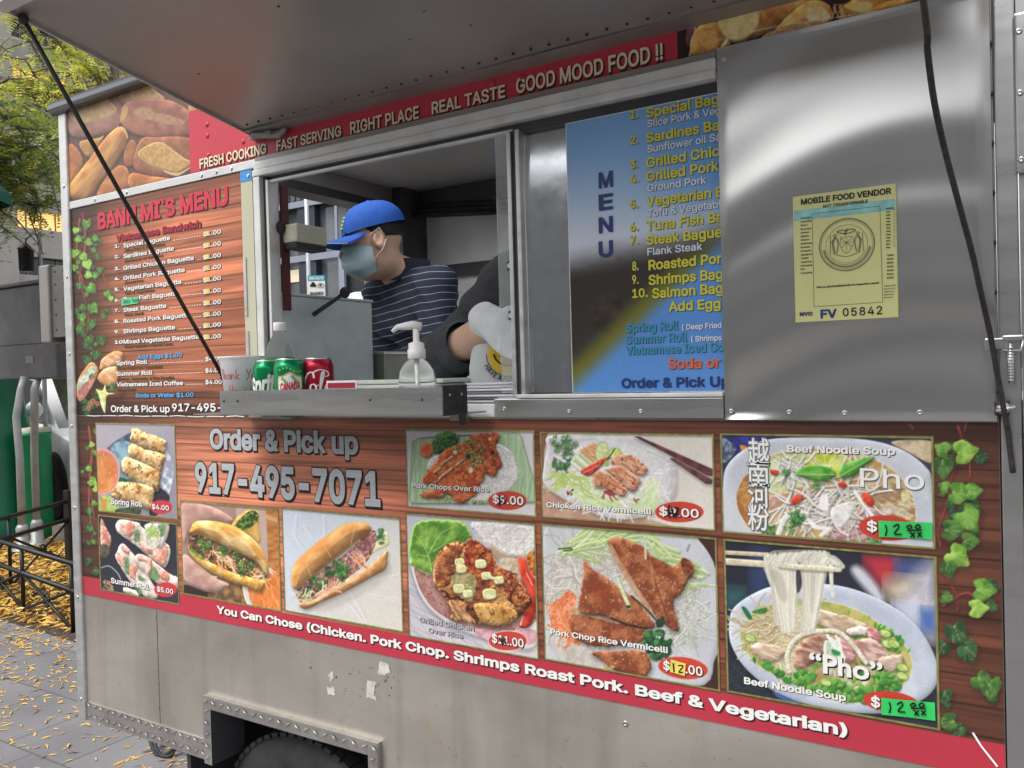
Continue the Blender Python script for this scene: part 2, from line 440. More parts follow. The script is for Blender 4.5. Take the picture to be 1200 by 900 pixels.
    def grain(s, a=.03):
        r = np.random.RandomState(s.seed); s.c = np.clip(s.c*(1+a*(r.rand(*s.c.shape[:2], 1)-.5)*2), 0, 1)
    def photo(s, blur=1):                        # soften the vector edges and add fine photographic mottling
        for _ in range(blur):
            c = s.c; p = np.pad(c, ((1, 1), (1, 1), (0, 0)), 'edge'); s.c = .36*c+.16*(p[:-2, 1:-1]+p[2:, 1:-1]+p[1:-1, :-2]+p[1:-1, 2:])
        st = abs(s.X[0, 1]-s.X[0, 0]); n = fbm(s.X/st/2.2, s.Z/st/2.2, 71, 2)-.5; n2 = fbm(s.X/st/14, s.Z/st/14, 72, 3)-.5
        s.c = np.clip(s.c*(1+.08*n+.04*n2)[..., None], 0, 1)
    def build(s, name, m, parent, gain=1.0, label=None, mul=None):
        c = np.clip(s.c*.93+.035, 0, 1); l = np.where(c <= .04045, c/12.92, ((c+.055)/1.055)**2.4)*gain
        nz, nx = s.X.shape
        co = np.stack([s.X, np.full_like(s.X, s.y), s.Z], -1).reshape(-1, 3).astype(np.float32)
        i = np.arange(nz*nx).reshape(nz, nx)
        q = np.stack([i[1:, :-1], i[1:, 1:], i[:-1, 1:], i[:-1, :-1]], -1).reshape(-1).astype(np.int32)
        me = bpy.data.meshes.new(name); me.vertices.add(len(co)); me.vertices.foreach_set('co', co.ravel())
        nf = len(q)//4; me.loops.add(len(q)); me.loops.foreach_set('vertex_index', q); me.polygons.add(nf)
        me.polygons.foreach_set('loop_start', np.arange(nf, dtype=np.int32)*4); me.update(calc_edges=True)
        at = me.color_attributes.new('ink', 'FLOAT_COLOR', 'POINT')
        rgba = np.ones((len(co), 4), np.float32); rgba[:, :3] = np.clip(l.reshape(-1, 3), 0, .92); at.data.foreach_set('color', rgba.ravel())
        me.materials.append(m)
        return link(name, me, parent, label)

# ------------------------------------------------------------------ pictures printed on the cart
G_INK = 1.0
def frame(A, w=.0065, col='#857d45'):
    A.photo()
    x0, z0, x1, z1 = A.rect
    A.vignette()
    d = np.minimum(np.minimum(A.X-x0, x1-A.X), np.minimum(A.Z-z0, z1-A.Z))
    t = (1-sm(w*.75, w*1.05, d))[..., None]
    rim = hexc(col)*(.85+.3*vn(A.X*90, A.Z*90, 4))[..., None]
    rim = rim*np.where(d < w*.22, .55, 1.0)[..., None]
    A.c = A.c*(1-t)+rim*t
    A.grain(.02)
def wood(A, ph, tone, seed=3):
    k = np.floor(A.Z/ph); f = A.Z/ph-k
    g = fbm(A.X*3.2+k*7.3, A.Z*95, seed, 4); g2 = fbm(A.X*1.2+k*3.1, A.Z*30+1.5*fbm(A.X*2, A.Z*9, 8), seed+9, 3)
    st = sm(.56, .72, fbm(A.X*2.2+k*5.7, A.Z*210, seed+21, 3)); v = .82+.44*g-.12+.62*(g2-.5)+.16*(hash2(k, k*0, seed)-.5)-.22*st
    seam = np.exp(-((np.minimum(f, 1-f)*ph)/.0016)**2)
    v = v*(1-.5*seam)
    c = np.stack([tone(A.X, A.Z, i) for i in range(3)], -1)
    A.c = np.clip(c*v[..., None]*np.array([1, 1-.03, 1-.06]), 0, 1)

def art_spring(A):
    A.grad('#a9a3ad', '#8d8792', (200, 60), (700, 800))
    A.P([(190, 265), (390, 130), (420, 170), (340, 340), (240, 340)], '#3b4859', c2='#5e7088', ts=40)
    A.P([(230, 250), (420, 230), (470, 560), (290, 560)], '#8fb0bf', c2='#5d8794', ts=40)
    A.E(560, 470, 215, 260, '#596170', c2='#99a2b2', ts=60, edge=('#c9ced8', 14))
    A.P([(700, 270), (770, 420), (740, 650), (640, 760), (660, 560), (690, 400)], '#8f97a8', c2='#dfe4ec', ts=50, con=2)
    A.P([(620, 620), (700, 640), (740, 720), (620, 860), (560, 830)], '#2a2733')
    A.P([(300, 520), (420, 560), (420, 610), (300, 590)], '#2b6a4c', c2='#1d4436', ts=14)
    def roll(P, sd):
        A.seed = sd
        A.P(P, '#c99a5e', c2='#e4c894', ts=38, warp=6, ws=25, bev=70, k=.55, bump=14, bs=26, sh=(8, 18, 22, .6), spk=('#8f5a2c', 26, .62), con=1.9)
    roll([(420, 85), (520, 120), (690, 190), (710, 230), (690, 310), (600, 290), (410, 215), (400, 140)], 40)
    roll([(395, 220), (520, 270), (690, 320), (690, 400), (650, 470), (540, 420), (390, 330)], 50)
    roll([(340, 345), (470, 380), (650, 470), (655, 540), (630, 645), (480, 575), (330, 470)], 60)
    roll([(270, 570), (420, 565), (590, 610), (600, 700), (585, 800), (430, 760), (245, 700), (240, 640)], 70)
    A.S([(470, 410), (490, 440)], 16, '#3a4450', alpha=.6)
    A.E(150, 470, 155, 205, '#cf7a78', edge=('#e2a3a0', 26)); A.E(148, 478, 128, 178, '#c9713a', c2='#d68a4f', ts=70, bev=60, k=-.15, spk=('#f0b277', 18, .7))
    A.P([(130, 700), (230, 690), (290, 820), (130, 850)], '#86a84a', c2='#b9cf78', ts=20, warp=8)
    for i in range(5): A.S([(140+i*11, 710), (150+i*9, 800)], 8, '#d9803c')
    A.P([(280, 800), (470, 790), (470, 850), (280, 850)], '#2c3a2a', c2='#445a36', ts=20)
    A.E(668, 782, 98, 62, '#c8343d')
def art_summer(A):
    A.grad('#23252d', '#2f323b', (200, 60), (600, 800))
    A.strands([(100, 60), (780, 100), (790, 780), (120, 690)], 18, 4, '#363a45', '#1c1d24', 220, .15, .4, alpha=.6)
    def shrimp(P, s=0): A.P(P, '#cf7a62', c2='#eab9a6', ts=26, warp=8, ws=30, bev=40, k=.45, bump=8, bs=20, alpha=.93)
    def rice(P): A.P(P, '#c9b5a8', c2='#ece6de', ts=40, warp=5, ws=30, bev=45, k=.4, sh=(6, 14, 18, .6))
    def green(P): A.P(P, '#3f6a3f', c2='#6d9659', ts=20, warp=5, alpha=.85)
    shrimp([(100, 60), (150, 150), (190, 240), (150, 350), (100, 320)]); A.E(128, 340, 50, 60, '#3f4038', c2='#6b5a48', ts=20)
    rice([(260, 70), (420, 90), (480, 150), (700, 300), (680, 460), (620, 470), (400, 290), (240, 170)])
    shrimp([(280, 85), (390, 90), (390, 190), (330, 220), (270, 160)]); shrimp([(420, 260), (520, 290), (560, 370), (480, 350)])
    shrimp([(600, 300), (690, 310), (680, 420), (640, 475), (560, 400)]); green([(405, 160), (440, 170), (435, 260), (390, 250)])
    rice([(480, 120), (680, 90), (690, 200), (610, 310)]); green([(600, 120), (670, 115), (660, 190), (610, 220)])
    A.E(552, 220, 70, 110, '#dcd6c8', rot=.1, edge=('#efe9df', 16), c2='#b9b09b', ts=22, sh=(4, 8, 16, .4))
    A.strands([(510, 150), (600, 150), (600, 215), (515, 220)], 26, 7, '#6f9a3c', '#b5cf6a', 70); A.strands([(520, 230), (600, 230), (580, 310), (530, 310)], 16, 6, '#f0efe6', '#cfc7b4', 50)
    rice([(290, 275), (400, 390), (520, 570), (600, 720), (570, 760), (480, 740), (350, 600), (230, 410), (240, 350)])
    shrimp([(250, 350), (310, 400), (310, 490), (240, 410)]); shrimp([(280, 290), (350, 330), (340, 380), (280, 330)]); shrimp([(360, 480), (440, 450), (400, 560), (420, 610), (350, 560)])
    green([(320, 400), (350, 430), (345, 560), (310, 500)]); green([(430, 560), (480, 580), (480, 610), (430, 600)]); green([(410, 660), (460, 690), (440, 740), (400, 700)])
    rice([(420, 370), (520, 400), (700, 540), (780, 580), (780, 660), (700, 690), (560, 600), (410, 450)])
    shrimp([(430, 380), (540, 410), (550, 500), (500, 550), (500, 450), (420, 430)]); shrimp([(600, 480), (700, 550), (690, 610), (630, 590)]); green([(560, 480), (620, 560), (590, 600), (520, 560)])
    rice([(300, 660), (400, 690), (430, 740), (310, 710)])
    A.S([(100, 490), (170, 475), (240, 530), (275, 590)], 7, '#c9c9cc')
    A.scatter([(120, 600), (200, 620), (210, 690), (120, 670)], 40, '#d9b389', (6, 12), .6, c2='#a8754a')
    A.E(668, 682, 100, 66, '#c8343d')
def cilantro(A, cx, cy, r, n=4, c='#3d7a2c', c2='#7bb04c'):
    h0, h1 = hexc(c), hexc(c2)
    for i in range(n*3):                        # many small toothed leaves, dark ones first
        a = A.rng.uniform(0, 6.28); q = r*.75*A.rng.random()**.6; u = i/(n*3); x, y = cx+q*math.cos(a), cy+q*math.sin(a); rr = r*A.rng.uniform(.20, .40); P = []
        m_ = A.rng.choice((3, 5)); ph = A.rng.uniform(0, 6.28)
        for j in range(22):
            t = 2*math.pi*j/22; k = rr*(.62+.38*math.cos(m_*t+ph)+.12*math.sin(9*t)); P.append((x+k*math.cos(t)*1.1, y+k*math.sin(t)*.9))
        cc = h0*(.55+.5*u)+(h1-h0)*u*A.rng.uniform(.2, 1)
        A.P(P, np.clip(cc, 0, 1), smooth=False, c2=np.clip(cc*1.25+.03, 0, 1), ts=rr*.8, bev=rr*.3, k=.3, sh=(rr*.1, rr*.25, rr*.4, .45))
        A.S([(x-rr*.6*math.cos(ph), y-rr*.6*math.sin(ph)), (x+rr*.6*math.cos(ph), y+rr*.6*math.sin(ph))], max(.6, rr*.10), np.clip(h1*1.2, 0, 1), alpha=.35)
def art_hands(A):
    A.grad('#a98a7c', '#6b4a3a', (100, 60), (700, 800))
    A.P([(600, 90), (730, 90), (750, 820), (640, 800)], '#a6612f', c2='#c28448', ts=60, tst=(1, .3)); A.P([(430, 90), (640, 95), (655, 480), (430, 420)], '#b5a093', smooth=False)
    A.S([(640, 150), (740, 190)], 26, '#cfa06c'); A.P([(60, 630), (240, 680), (240, 720), (60, 700)], '#33241f'); A.P([(370, 620), (500, 640), (500, 760), (250, 720), (250, 680)], '#5c4334', c2='#a57a48', ts=40)
    A.P([(50, 60), (250, 80), (400, 160), (390, 200), (330, 190), (250, 170), (120, 250), (60, 330)], '#b3887c', c2='#c8a194', ts=60, bev=50, k=.35, sh=(4, 10, 16, .4))
    A.P([(400, 215), (500, 110), (585, 120), (590, 200), (600, 340), (520, 280)], '#c58b45', c2='#d9a95e', ts=30, bev=30, k=.4); A.P([(420, 220), (520, 115), (580, 125), (575, 190), (490, 250)], '#2d3a1c', c2='#6f9a3a', ts=16, con=2.4, bump=10, bs=12, k=.5)
    A.P([(60, 420), (150, 480), (280, 580), (370, 620), (370, 650), (280, 680), (190, 670), (70, 600)], '#b58b7e', c2='#caa598', ts=50, bev=45, k=.4)
    A.E(640, 700, 150, 220, '#d8cfc4', rot=-.45, edge=('#efe8df', 18)); A.E(655, 715, 125, 195, '#c6642d', rot=-.45, c2='#d98b4c', ts=30)
    A.strands([(540, 560), (730, 520), (740, 800), (560, 780)], 60, 9, '#d8672a', '#f0a35a', 170, .35, 1.1, k=.4, bev=4)
    A.P([(100, 345), (170, 420), (300, 500), (450, 560), (600, 590), (640, 620), (590, 680), (480, 640), (330, 585), (180, 500), (105, 410)], '#c98f3f', c2='#e2b667', ts=40, bev=46, k=.55, bump=8, bs=20, sh=(4, 14, 20, .5))
    A.P([(105, 290), (170, 280), (330, 350), (520, 430), (640, 540), (640, 600), (470, 560), (260, 480), (110, 385)], '#4a2f24', c2='#8a5b43', ts=22, con=2.2, bump=16, bs=16, k=.7, spk=('#d8b08a', 14, .66))
    A.strands([(230, 370), (330, 400), (420, 480), (300, 470)], 22, 9, '#e9d8b6', '#d9863f', 110, .5, .9)
    A.strands([(490, 540), (620, 540), (640, 600), (560, 590)], 16, 8, '#d9a35a', '#eed9b0', 70, .6)
    A.P([(105, 370), (200, 440), (190, 455), (110, 400)], '#4d7a2a', c2='#8fb64f', ts=14)
    for (x, y, r) in ((180, 330, 45), (205, 370, 42), (240, 340, 40), (330, 390, 48), (350, 380, 36), (435, 425, 55), (470, 500, 48), (480, 545, 36), (535, 500, 44)): cilantro(A, x, y, r)
    A.P([(150, 185), (280, 185), (430, 225), (560, 320), (640, 440), (660, 530), (640, 560), (560, 460), (400, 385), (300, 330), (200, 290), (110, 270), (110, 235)], '#c48a40', c2='#e8c583', ts=60, tst=(1.6, .7), ang=.6, bev=85, k=.5, bump=7, bs=22, sh=(-2, 16, 20, .55), con=1.5)
    for q in ([(220, 230), (320, 260), (380, 320)], [(390, 260), (500, 340), (560, 420)]): A.S(q, 22, '#eed7a2', alpha=.4)
    A.P([(250, 570), (300, 575), (270, 590)], '#e0b7ae')
def art_baguette(A):
    A.grad('#c9d2de', '#d5d0c6', (120, 120), (760, 760))
    for q in ([(325, 90), (330, 260)], [(130, 90), (120, 220), (165, 300)], [(420, 640), (520, 720), (600, 830)], [(500, 600), (560, 700), (620, 820)], [(600, 640), (850, 680)], [(190, 160), (240, 230)], [(640, 560), (860, 500)]):
        A.S(q, 26, '#eceae6', alpha=.35); A.S([(a+14, b+4) for a, b in q], 10, '#9aa0a8', alpha=.25)
    A.P([(160, 700), (330, 690), (560, 590), (760, 470), (790, 420), (790, 500), (600, 640), (330, 760)], '#a89f92', alpha=.45, soft=40)
    A.P([(690, 230), (770, 200), (785, 290), (690, 340), (600, 420), (560, 440)], '#d8d59c', c2='#e9e6bd', ts=40, bev=20, k=.3)
    A.P([(160, 690), (260, 680), (420, 570), (600, 470), (760, 335), (775, 380), (760, 460), (680, 510), (480, 620), (300, 700), (210, 742), (160, 725)], '#bb8049', c2='#d9a76e', ts=50, bev=50, k=.5, bump=5, bs=20, sh=(6, 16, 20, .4))
    A.P([(160, 700), (260, 660), (430, 560), (620, 450), (760, 330), (755, 345), (620, 470), (430, 590), (250, 690)], '#efe2c2', c2='#d9c49a', ts=20, warp=5)
    A.P([(130, 640), (170, 560), (300, 480), (460, 370), (620, 220), (690, 195), (690, 290), (620, 420), (470, 540), (300, 650), (180, 700)], '#6b3f3a', c2='#a8716a', ts=24, con=2.2, bump=16, bs=18, k=.7, spk=('#d8b3a6', 16, .64))
    A.P([(500, 330), (640, 260), (660, 300), (600, 420), (520, 470)], '#b98a80', c2='#7d4a4c', ts=20, con=2, bump=12, bs=16, k=.6)
    for (x, y, r, c) in ((440, 430, 60, 0), (470, 470, 55, 0), (410, 470, 50, 0), (450, 520, 45, 0), (300, 560, 60, 0), (330, 580, 45, 0), (250, 530, 40, 0), (210, 610, 50, 1), (190, 650, 35, 1), (725, 215, 50, 0), (720, 255, 40, 0), (360, 480, 45, 1)):
        cilantro(A, x, y, r, 5, '#2f6b33' if c == 0 else '#24482b', '#6fa650' if c == 0 else '#4c7a48')
    A.strands([(500, 330), (600, 360), (560, 420), (520, 420)], 10, 10, '#e8c9a4', '#d9774a', 90, .4, .7); A.strands([(260, 620), (420, 560), (390, 610), (260, 670)], 26, 9, '#ecdcc0', '#d98f66', 70, .6, -.4)
    A.strands([(140, 620), (230, 640), (200, 690), (150, 690)], 14, 8, '#e8dfbd', '#a8c070', 60, .8)
    A.P([(100, 520), (110, 440), (180, 360), (300, 260), (440, 160), (540, 130), (630, 140), (660, 180), (640, 215), (560, 265), (460, 350), (330, 450), (220, 535), (150, 600), (110, 590)], '#b87b42', c2='#d19a5e', ts=70, tst=(1.5, .8), ang=-.6, bev=110, k=.5, bump=4, bs=18, sh=(4, 14, 18, .5))
    for q in ([(205, 420), (235, 510)], [(330, 300), (380, 380)], [(545, 170), (515, 290)]): A.S(q, 7, '#e2bd88', alpha=.55)
    A.S([(270, 280), (440, 170), (420, 165)], 8, '#dcb88c', alpha=.5)
def rice_mass(A, P, n=120):
    A.P(P, '#cfcac4', c2='#ebe8e4', ts=20, warp=8, ws=26, bev=24, k=.35, bump=9, bs=9)
    A.scatter(P, n, '#f4f2ee', (4, 9), .4, c2='#bdb6ae')
def pork(A, P, c='#8f3f22', c2='#c2703a', **kw):
    A.P(P, c, c2=c2, ts=kw.pop('ts', 34), warp=kw.pop('warp', 7), ws=26, bev=kw.pop('bev', 34), k=.55, bump=kw.pop('bump', 14), bs=kw.pop('bs', 16), sh=(6, 14, 18, .55), con=2, spk=kw.pop('spk', ('#e6a766', 9, .7)), **kw)
def scallions(A, P, n, r=(7, 14)):
    A.scatter(P, n, '#4f7a2a', r, .6, c2='#b7c86a', bev=4, k=.4, sh=(2, 4, 5, .5)); A.scatter(P, n//2, '#dfe0b0', (r[0]*.6, r[1]*.8), .7, c2='#a5b968', sh=(2, 4, 5, .5)); A.scatter(P, n//3, '#1f2a1a', (4, 9), .7)
def art_porkrice(A):
    A.grad('#c3bec2', '#d2ced0', (100, 80), (1100, 800))
    A.S([(160, 148), (400, 130), (640, 118)], 22, '#1f1a1c'); A.P([(100, 170), (150, 140), (1030, 90), (1060, 130), (1180, 560), (1190, 700), (760, 712), (90, 712), (70, 660)], '#8fae84', c2='#b2c8a2', ts=80, tst=(.15, 2), ang=.1, smooth=False, edge=('#5c7a55', 9), sh=(4, 14, 14, .5))
    for i in range(14): x = 110+i*80; A.S([(x, 150), (x+25, 700)], 6, '#a9c49b' if i % 2 else '#7d9c73', alpha=.5)
    rice_mass(A, [(830, 190), (960, 250), (1000, 330), (1035, 440), (1020, 510), (960, 590), (860, 640), (700, 712), (590, 700), (700, 480), (760, 340)], 260)
    rice_mass(A, [(240, 340), (330, 280), (340, 330), (240, 420)], 30)
    A.E(228, 246, 62, 68, '#c9552c', c2='#dd7a48', ts=40, bev=36, k=.4, sh=(4, 8, 12, .4))
    A.P([(275, 200), (320, 110), (400, 85), (480, 105), (505, 170), (430, 220), (380, 260), (300, 278)], '#1f4a22', c2='#4d7f38', ts=16, con=2.3, warp=14, ws=20, bev=30, k=.5, bump=22, bs=12, sh=(6, 10, 14, .5)); A.P([(300, 120), (400, 80), (470, 100), (340, 150)], '#6d9a3c', c2='#3f7a2a', ts=14, warp=10, bump=14, bs=9, k=.6)
    pork(A, [(630, 110), (760, 95), (850, 100), (865, 150), (830, 210), (885, 350), (860, 420), (825, 470), (740, 450), (700, 380), (640, 250), (560, 200), (560, 160)], '#98371f', '#c9683a', warp=12)
    pork(A, [(170, 620), (260, 590), (380, 600), (370, 660), (270, 672), (185, 655)], '#9a4526', '#cc7d4c')
    pork(A, [(430, 220), (560, 180), (640, 260), (730, 400), (735, 470), (690, 560), (650, 640), (520, 712), (430, 650), (300, 560), (190, 535), (220, 440), (290, 370), (340, 290)], '#a8401f', '#d4723a', warp=12)
    for q in ([(300, 530), (360, 470), (450, 400)], [(350, 370), (450, 300)], [(480, 380), (540, 330)], [(290, 440), (340, 400)]): A.S(q, 18, '#e8c29a', c2='#d49a6c', sh=(8, 10, 8, .6), bev=6, k=.4)
    for q in ([(230, 430), (320, 470), (300, 540)], [(420, 460), (540, 430), (600, 470)], [(480, 600), (600, 560)]): A.S(q, 10, '#6b2414', alpha=.6)
    scallions(A, [(560, 150), (650, 140), (740, 190), (740, 300), (690, 370), (620, 430), (570, 360), (560, 260)], 60)
    scallions(A, [(460, 200), (520, 210), (500, 270), (450, 260)], 10); A.E(590, 300, 26, 30, '#2a3320', edge=('#86914f', 8)); A.E(805, 268, 20, 18, '#1f261a')
    A.E(782, 146, 14, 14, '#ead9b8'); A.E(612, 420, 20, 24, '#ece6c6'); A.E(475, 262, 20, 18, '#dcdca6')
    scallions(A, [(390, 650), (440, 660), (430, 700), (380, 690)], 6); scallions(A, [(610, 680), (760, 690), (740, 715), (600, 712)], 14)
    A.E(935, 688, 172, 84, '#c23f2e')
def art_vermicelli(A):
    A.grad('#d2cbc0', '#dcd6cb', (600, 80), (1000, 640)); A.P([(10, 80), (60, 80), (40, 200), (30, 400), (10, 400)], '#8a5a40', smooth=False)
    A.P([(20, 400), (250, 520), (620, 580), (780, 630), (1045, 690), (20, 600)], '#b98f78', c2='#c9a68e', ts=60, smooth=False)
    A.P([(60, 180), (90, 100), (560, 95), (780, 230), (810, 330), (790, 470), (640, 570), (450, 590), (240, 520), (50, 400), (35, 290)], '#c9c6c8', c2='#dedcdc', ts=80, bev=40, k=.25, sh=(6, 16, 20, .35), edge=('#eceaea', 10))
    A.E(420, 330, 330, 200, '#d3d0d0', c2='#e2e0df', ts=60, rot=.15); A.S([(640, 190), (760, 250), (790, 340), (760, 450)], 10, '#b4b0b4', alpha=.6)
    A.strands([(200, 300), (650, 300), (720, 390), (620, 490), (400, 500), (200, 430)], 190, 8, '#f3f0ee', '#cfcaca', 160, .7, bev=3, k=.3)
    A.strands([(180, 380), (350, 470), (480, 500), (640, 490), (600, 530), (300, 510), (150, 430)], 60, 12, '#b4cc86', '#dfe8bd', 110, .5, .1)
    A.strands([(640, 330), (720, 360), (700, 460), (610, 470)], 40, 11, '#c3d79b', '#e9eed2', 80, .5, 1.8)
    A.strands([(120, 330), (300, 340), (250, 420), (120, 400)], 26, 10, '#a9c25f', '#d6dba0', 90, .6); A.strands([(370, 420), (470, 440), (430, 470)], 16, 7, '#b04a3c', '#8a2c28', 50)
    A.scatter([(170, 410), (220, 420), (210, 460), (170, 450)], 10, '#6a3a2c', (5, 10), .6); A.scatter([(560, 470), (610, 480), (580, 505)], 6, '#8a4230', (5, 9), .6)
    for (x, y, r) in ((120, 140, 52), (165, 130, 46), (140, 180, 50), (200, 170, 46), (180, 210, 40), (110, 270, 44), (160, 265, 46), (150, 300, 36)): cilantro(A, x, y, r, 4, '#4b7f4a' if y < 230 else '#2f6a34', '#8fb67c' if y < 230 else '#5c9450')
    A.strands([(110, 330), (180, 330), (160, 410), (120, 400)], 14, 9, '#a9c25f', '#cfd98a', 60)
    for i in range(6): t = i*17; A.S([(200+t*.9, 262-t*.95), (290+t*.8, 330-t*.85)], 15, '#e9eccb' if i % 2 == 0 else '#b6cc86', bev=4, k=.3, sh=(2, 4, 5, .35))
    for i in range(5): A.S([(255+i*18, 190-i*9), (325+i*10, 250-i*18)], 14, '#d98545', c2='#e8a367', bev=4, k=.35, sh=(2, 4, 5, .35))
    A.E(375, 195, 38, 60, '#c2cc83', rot=.2, c2='#dde2ae', edge=('#8fa648', 7)); A.E(455, 210, 42, 36, '#b9c85e', rot=.2, c2='#dce39a', edge=('#8aa33e', 7))
    A.P([(250, 310), (330, 265), (385, 235), (425, 230), (380, 270), (310, 335)], '#b32722', c2='#cf4a36', ts=16, bev=16, k=.5, sh=(4, 8, 8, .5)); A.S([(270, 320), (360, 275)], 7, '#e8b0a0', alpha=.7); A.S([(452, 182), (425, 220), (400, 250)], 7, '#2c3a22'); A.E(405, 265, 16, 20, '#9fb35e')
    for k, P in enumerate(([(480, 215), (560, 220), (640, 290), (630, 330), (590, 335), (470, 290), (430, 250)], [(440, 290), (500, 285), (600, 360), (590, 388), (540, 350)], [(400, 295), (470, 300), (580, 380), (580, 420), (540, 428), (440, 340)], [(330, 330), (390, 310), (510, 400), (520, 440), (490, 460), (400, 415), (330, 395)])):
        A.P(P, '#b0714f', c2='#dba98a', ts=30, tst=(1.8, .5), ang=.6, warp=5, bev=24, k=.5, bump=8, bs=12, sh=(4, 10, 12, .5), con=1.8, spk=('#7d3d22', 14, .66))
    A.S([(350, 340), (420, 380), (500, 420)], 12, '#c55a2c', alpha=.7)
    A.P([(560, 105), (600, 108), (1030, 300), (1025, 340), (990, 335), (780, 220)], '#4e2a2e', c2='#6b3d3e', ts=40, smooth=False, bev=12, k=.4, sh=(2, 16, 14, .35)); A.P([(770, 235), (800, 235), (1025, 360), (1022, 388), (985, 385)], '#4a282c', c2='#6e4446', ts=40, smooth=False, bev=12, k=.4, sh=(2, 14, 14, .35))
    A.E(830, 550, 148, 66, '#e9e2dc'); A.E(830, 550, 144, 62, '#c23f2e')
def art_grilled(A):
    A.grad('#bdbcc6', '#cfc9cc', (60, 60), (700, 850))
    for i in range(9): A.S([(20, 400+i*62), (520, 640+i*62)], 3, '#b5636a', alpha=.6); A.S([(60+i*62, 850), (60+i*62-260, 1250-800)], 3, '#b5636a', alpha=.55)
    for i in range(4): A.S([(30, 440+i*120), (480, 670+i*120)], 16, '#8ba4bc', alpha=.4)
    A.P([(55, 290), (130, 340), (800, 380), (800, 770), (640, 790), (480, 740), (300, 670), (130, 520)], '#d9d3d2', bev=18, k=.3, sh=(-4, 14, 18, .35))
    A.P([(80, 320), (190, 370), (790, 400), (790, 640), (600, 700), (430, 690), (230, 600), (120, 470)], '#9a6a62', c2='#b78c80', ts=40, spk=('#7a3a34', 10, .68)); A.P([(420, 680), (600, 700), (780, 690), (780, 770), (640, 780), (480, 740)], '#c9899a', c2='#d9b3ba', ts=30)
    rice_mass(A, [(420, 60), (780, 90), (790, 220), (700, 270), (590, 250), (480, 170)], 260); A.P([(530, 190), (610, 250), (740, 260), (720, 320), (560, 280)], '#a4764f', alpha=.6, soft=26)
    A.P([(590, 270), (700, 290), (690, 420), (600, 330)], '#b9a184', c2='#d9ccb6', ts=30)
    A.P([(55, 130), (110, 60), (160, 45), (330, 55), (400, 100), (410, 160), (300, 190), (210, 260), (180, 365), (110, 340), (55, 290)], '#4c7f2a', c2='#84b048', ts=60, warp=12, ws=30, bev=40, k=.4, bump=18, bs=30, edge=('#a9cc5c', 16), sh=(4, 10, 14, .4))
    for q in ([(180, 350), (150, 230), (80, 130)], [(160, 260), (90, 250)], [(165, 240), (230, 130), (320, 80)], [(190, 230), (280, 170)], [(150, 200), (150, 90)]): A.S(q, 7, '#b7d279', taper=.4, alpha=.8)
    A.P([(690, 280), (730, 275), (750, 340), (790, 410), (790, 560), (760, 660), (720, 680), (690, 650), (740, 540), (740, 460), (700, 370)], '#b8261c', c2='#dd4a30', ts=30, bev=30, k=.55, sh=(4, 10, 12, .5)); A.S([(735, 360), (770, 430)], 9, '#f2b7a0', alpha=.7); A.S([(712, 615), (700, 660)], 9, '#f6dcd0'); A.P([(740, 250), (790, 240), (795, 380), (750, 330)], '#8a3a1e', c2='#d98b3c', ts=16)
    P = [(200, 290), (240, 210), (330, 175), (380, 190), (400, 160), (470, 180), (540, 240), (570, 310), (660, 360), (740, 460), (765, 530), (730, 580), (690, 620), (610, 665), (480, 660), (400, 630), (350, 640), (300, 630), (280, 560), (240, 480), (190, 410)]
    A.P(P, '#7a4026', c2='#c08a55', ts=70, warp=12, ws=40, bev=70, k=.65, bump=34, bs=40, sh=(8, 20, 24, .6), con=2.1, spk=('#4a1c12', 30, .6))
    A.P([(370, 250), (400, 165), (470, 190), (540, 270), (540, 360), (470, 400), (390, 370)], '#8a2f1c', c2='#c06a3a', ts=28, warp=10, bump=20, bs=16, k=.6, con=2.2, spk=('#3a1410', 16, .62))
    A.P([(230, 250), (330, 185), (360, 230), (300, 330), (290, 420), (220, 440), (200, 330)], '#6e3520', c2='#a8683a', ts=30, warp=10, bump=18, bs=18, k=.6, con=2, bev=30)
    A.P([(560, 330), (660, 380), (740, 480), (750, 540), (680, 560), (600, 470)], '#7d3a22', c2='#b9713f', ts=24, warp=10, bump=20, bs=16, k=.6, con=2.2, bev=40, spk=('#3a1812', 14, .62))
    A.P([(430, 540), (560, 540), (660, 570), (680, 620), (600, 662), (480, 650)], '#b5803f', c2='#d9ad68', ts=36, bev=40, k=.5, warp=6, spk=('#7d4a24', 16, .66)); A.P([(280, 520), (330, 540), (440, 650), (350, 640), (310, 630)], '#d2a878', c2='#8a5a36', ts=20, tst=(2, .5), ang=.8, con=2.2, bev=20, k=.5)
    A.P([(300, 370), (430, 370), (430, 470), (400, 525), (320, 470)], '#8a8352', c2='#b5a878', ts=24, warp=8, bump=14, bs=14, k=.5)
    for (x, y, r, a) in ((343, 295, 26, .1), (353, 335, 28, -.2), (468, 305, 30, 1.1), (340, 450, 30, .4), (392, 480, 26, 1.2), (518, 482, 36, 0), (500, 375, 26, .4), (575, 400, 26, 0)): A.P([(x-r, y-r*.7), (x+r*.8, y-r*.8), (x+r, y+r*.6), (x-r*.8, y+r*.8)], '#cfcb86', c2='#e9e6b9', ts=14, bev=10, k=.4, sh=(4, 8, 8, .55))
    A.S([(500, 375), (575, 400)], 18, '#dcd9a2', bev=6, k=.3)
    A.E(625, 755, 117, 61, '#e8dcda'); A.E(625, 755, 113, 57, '#c23f35')
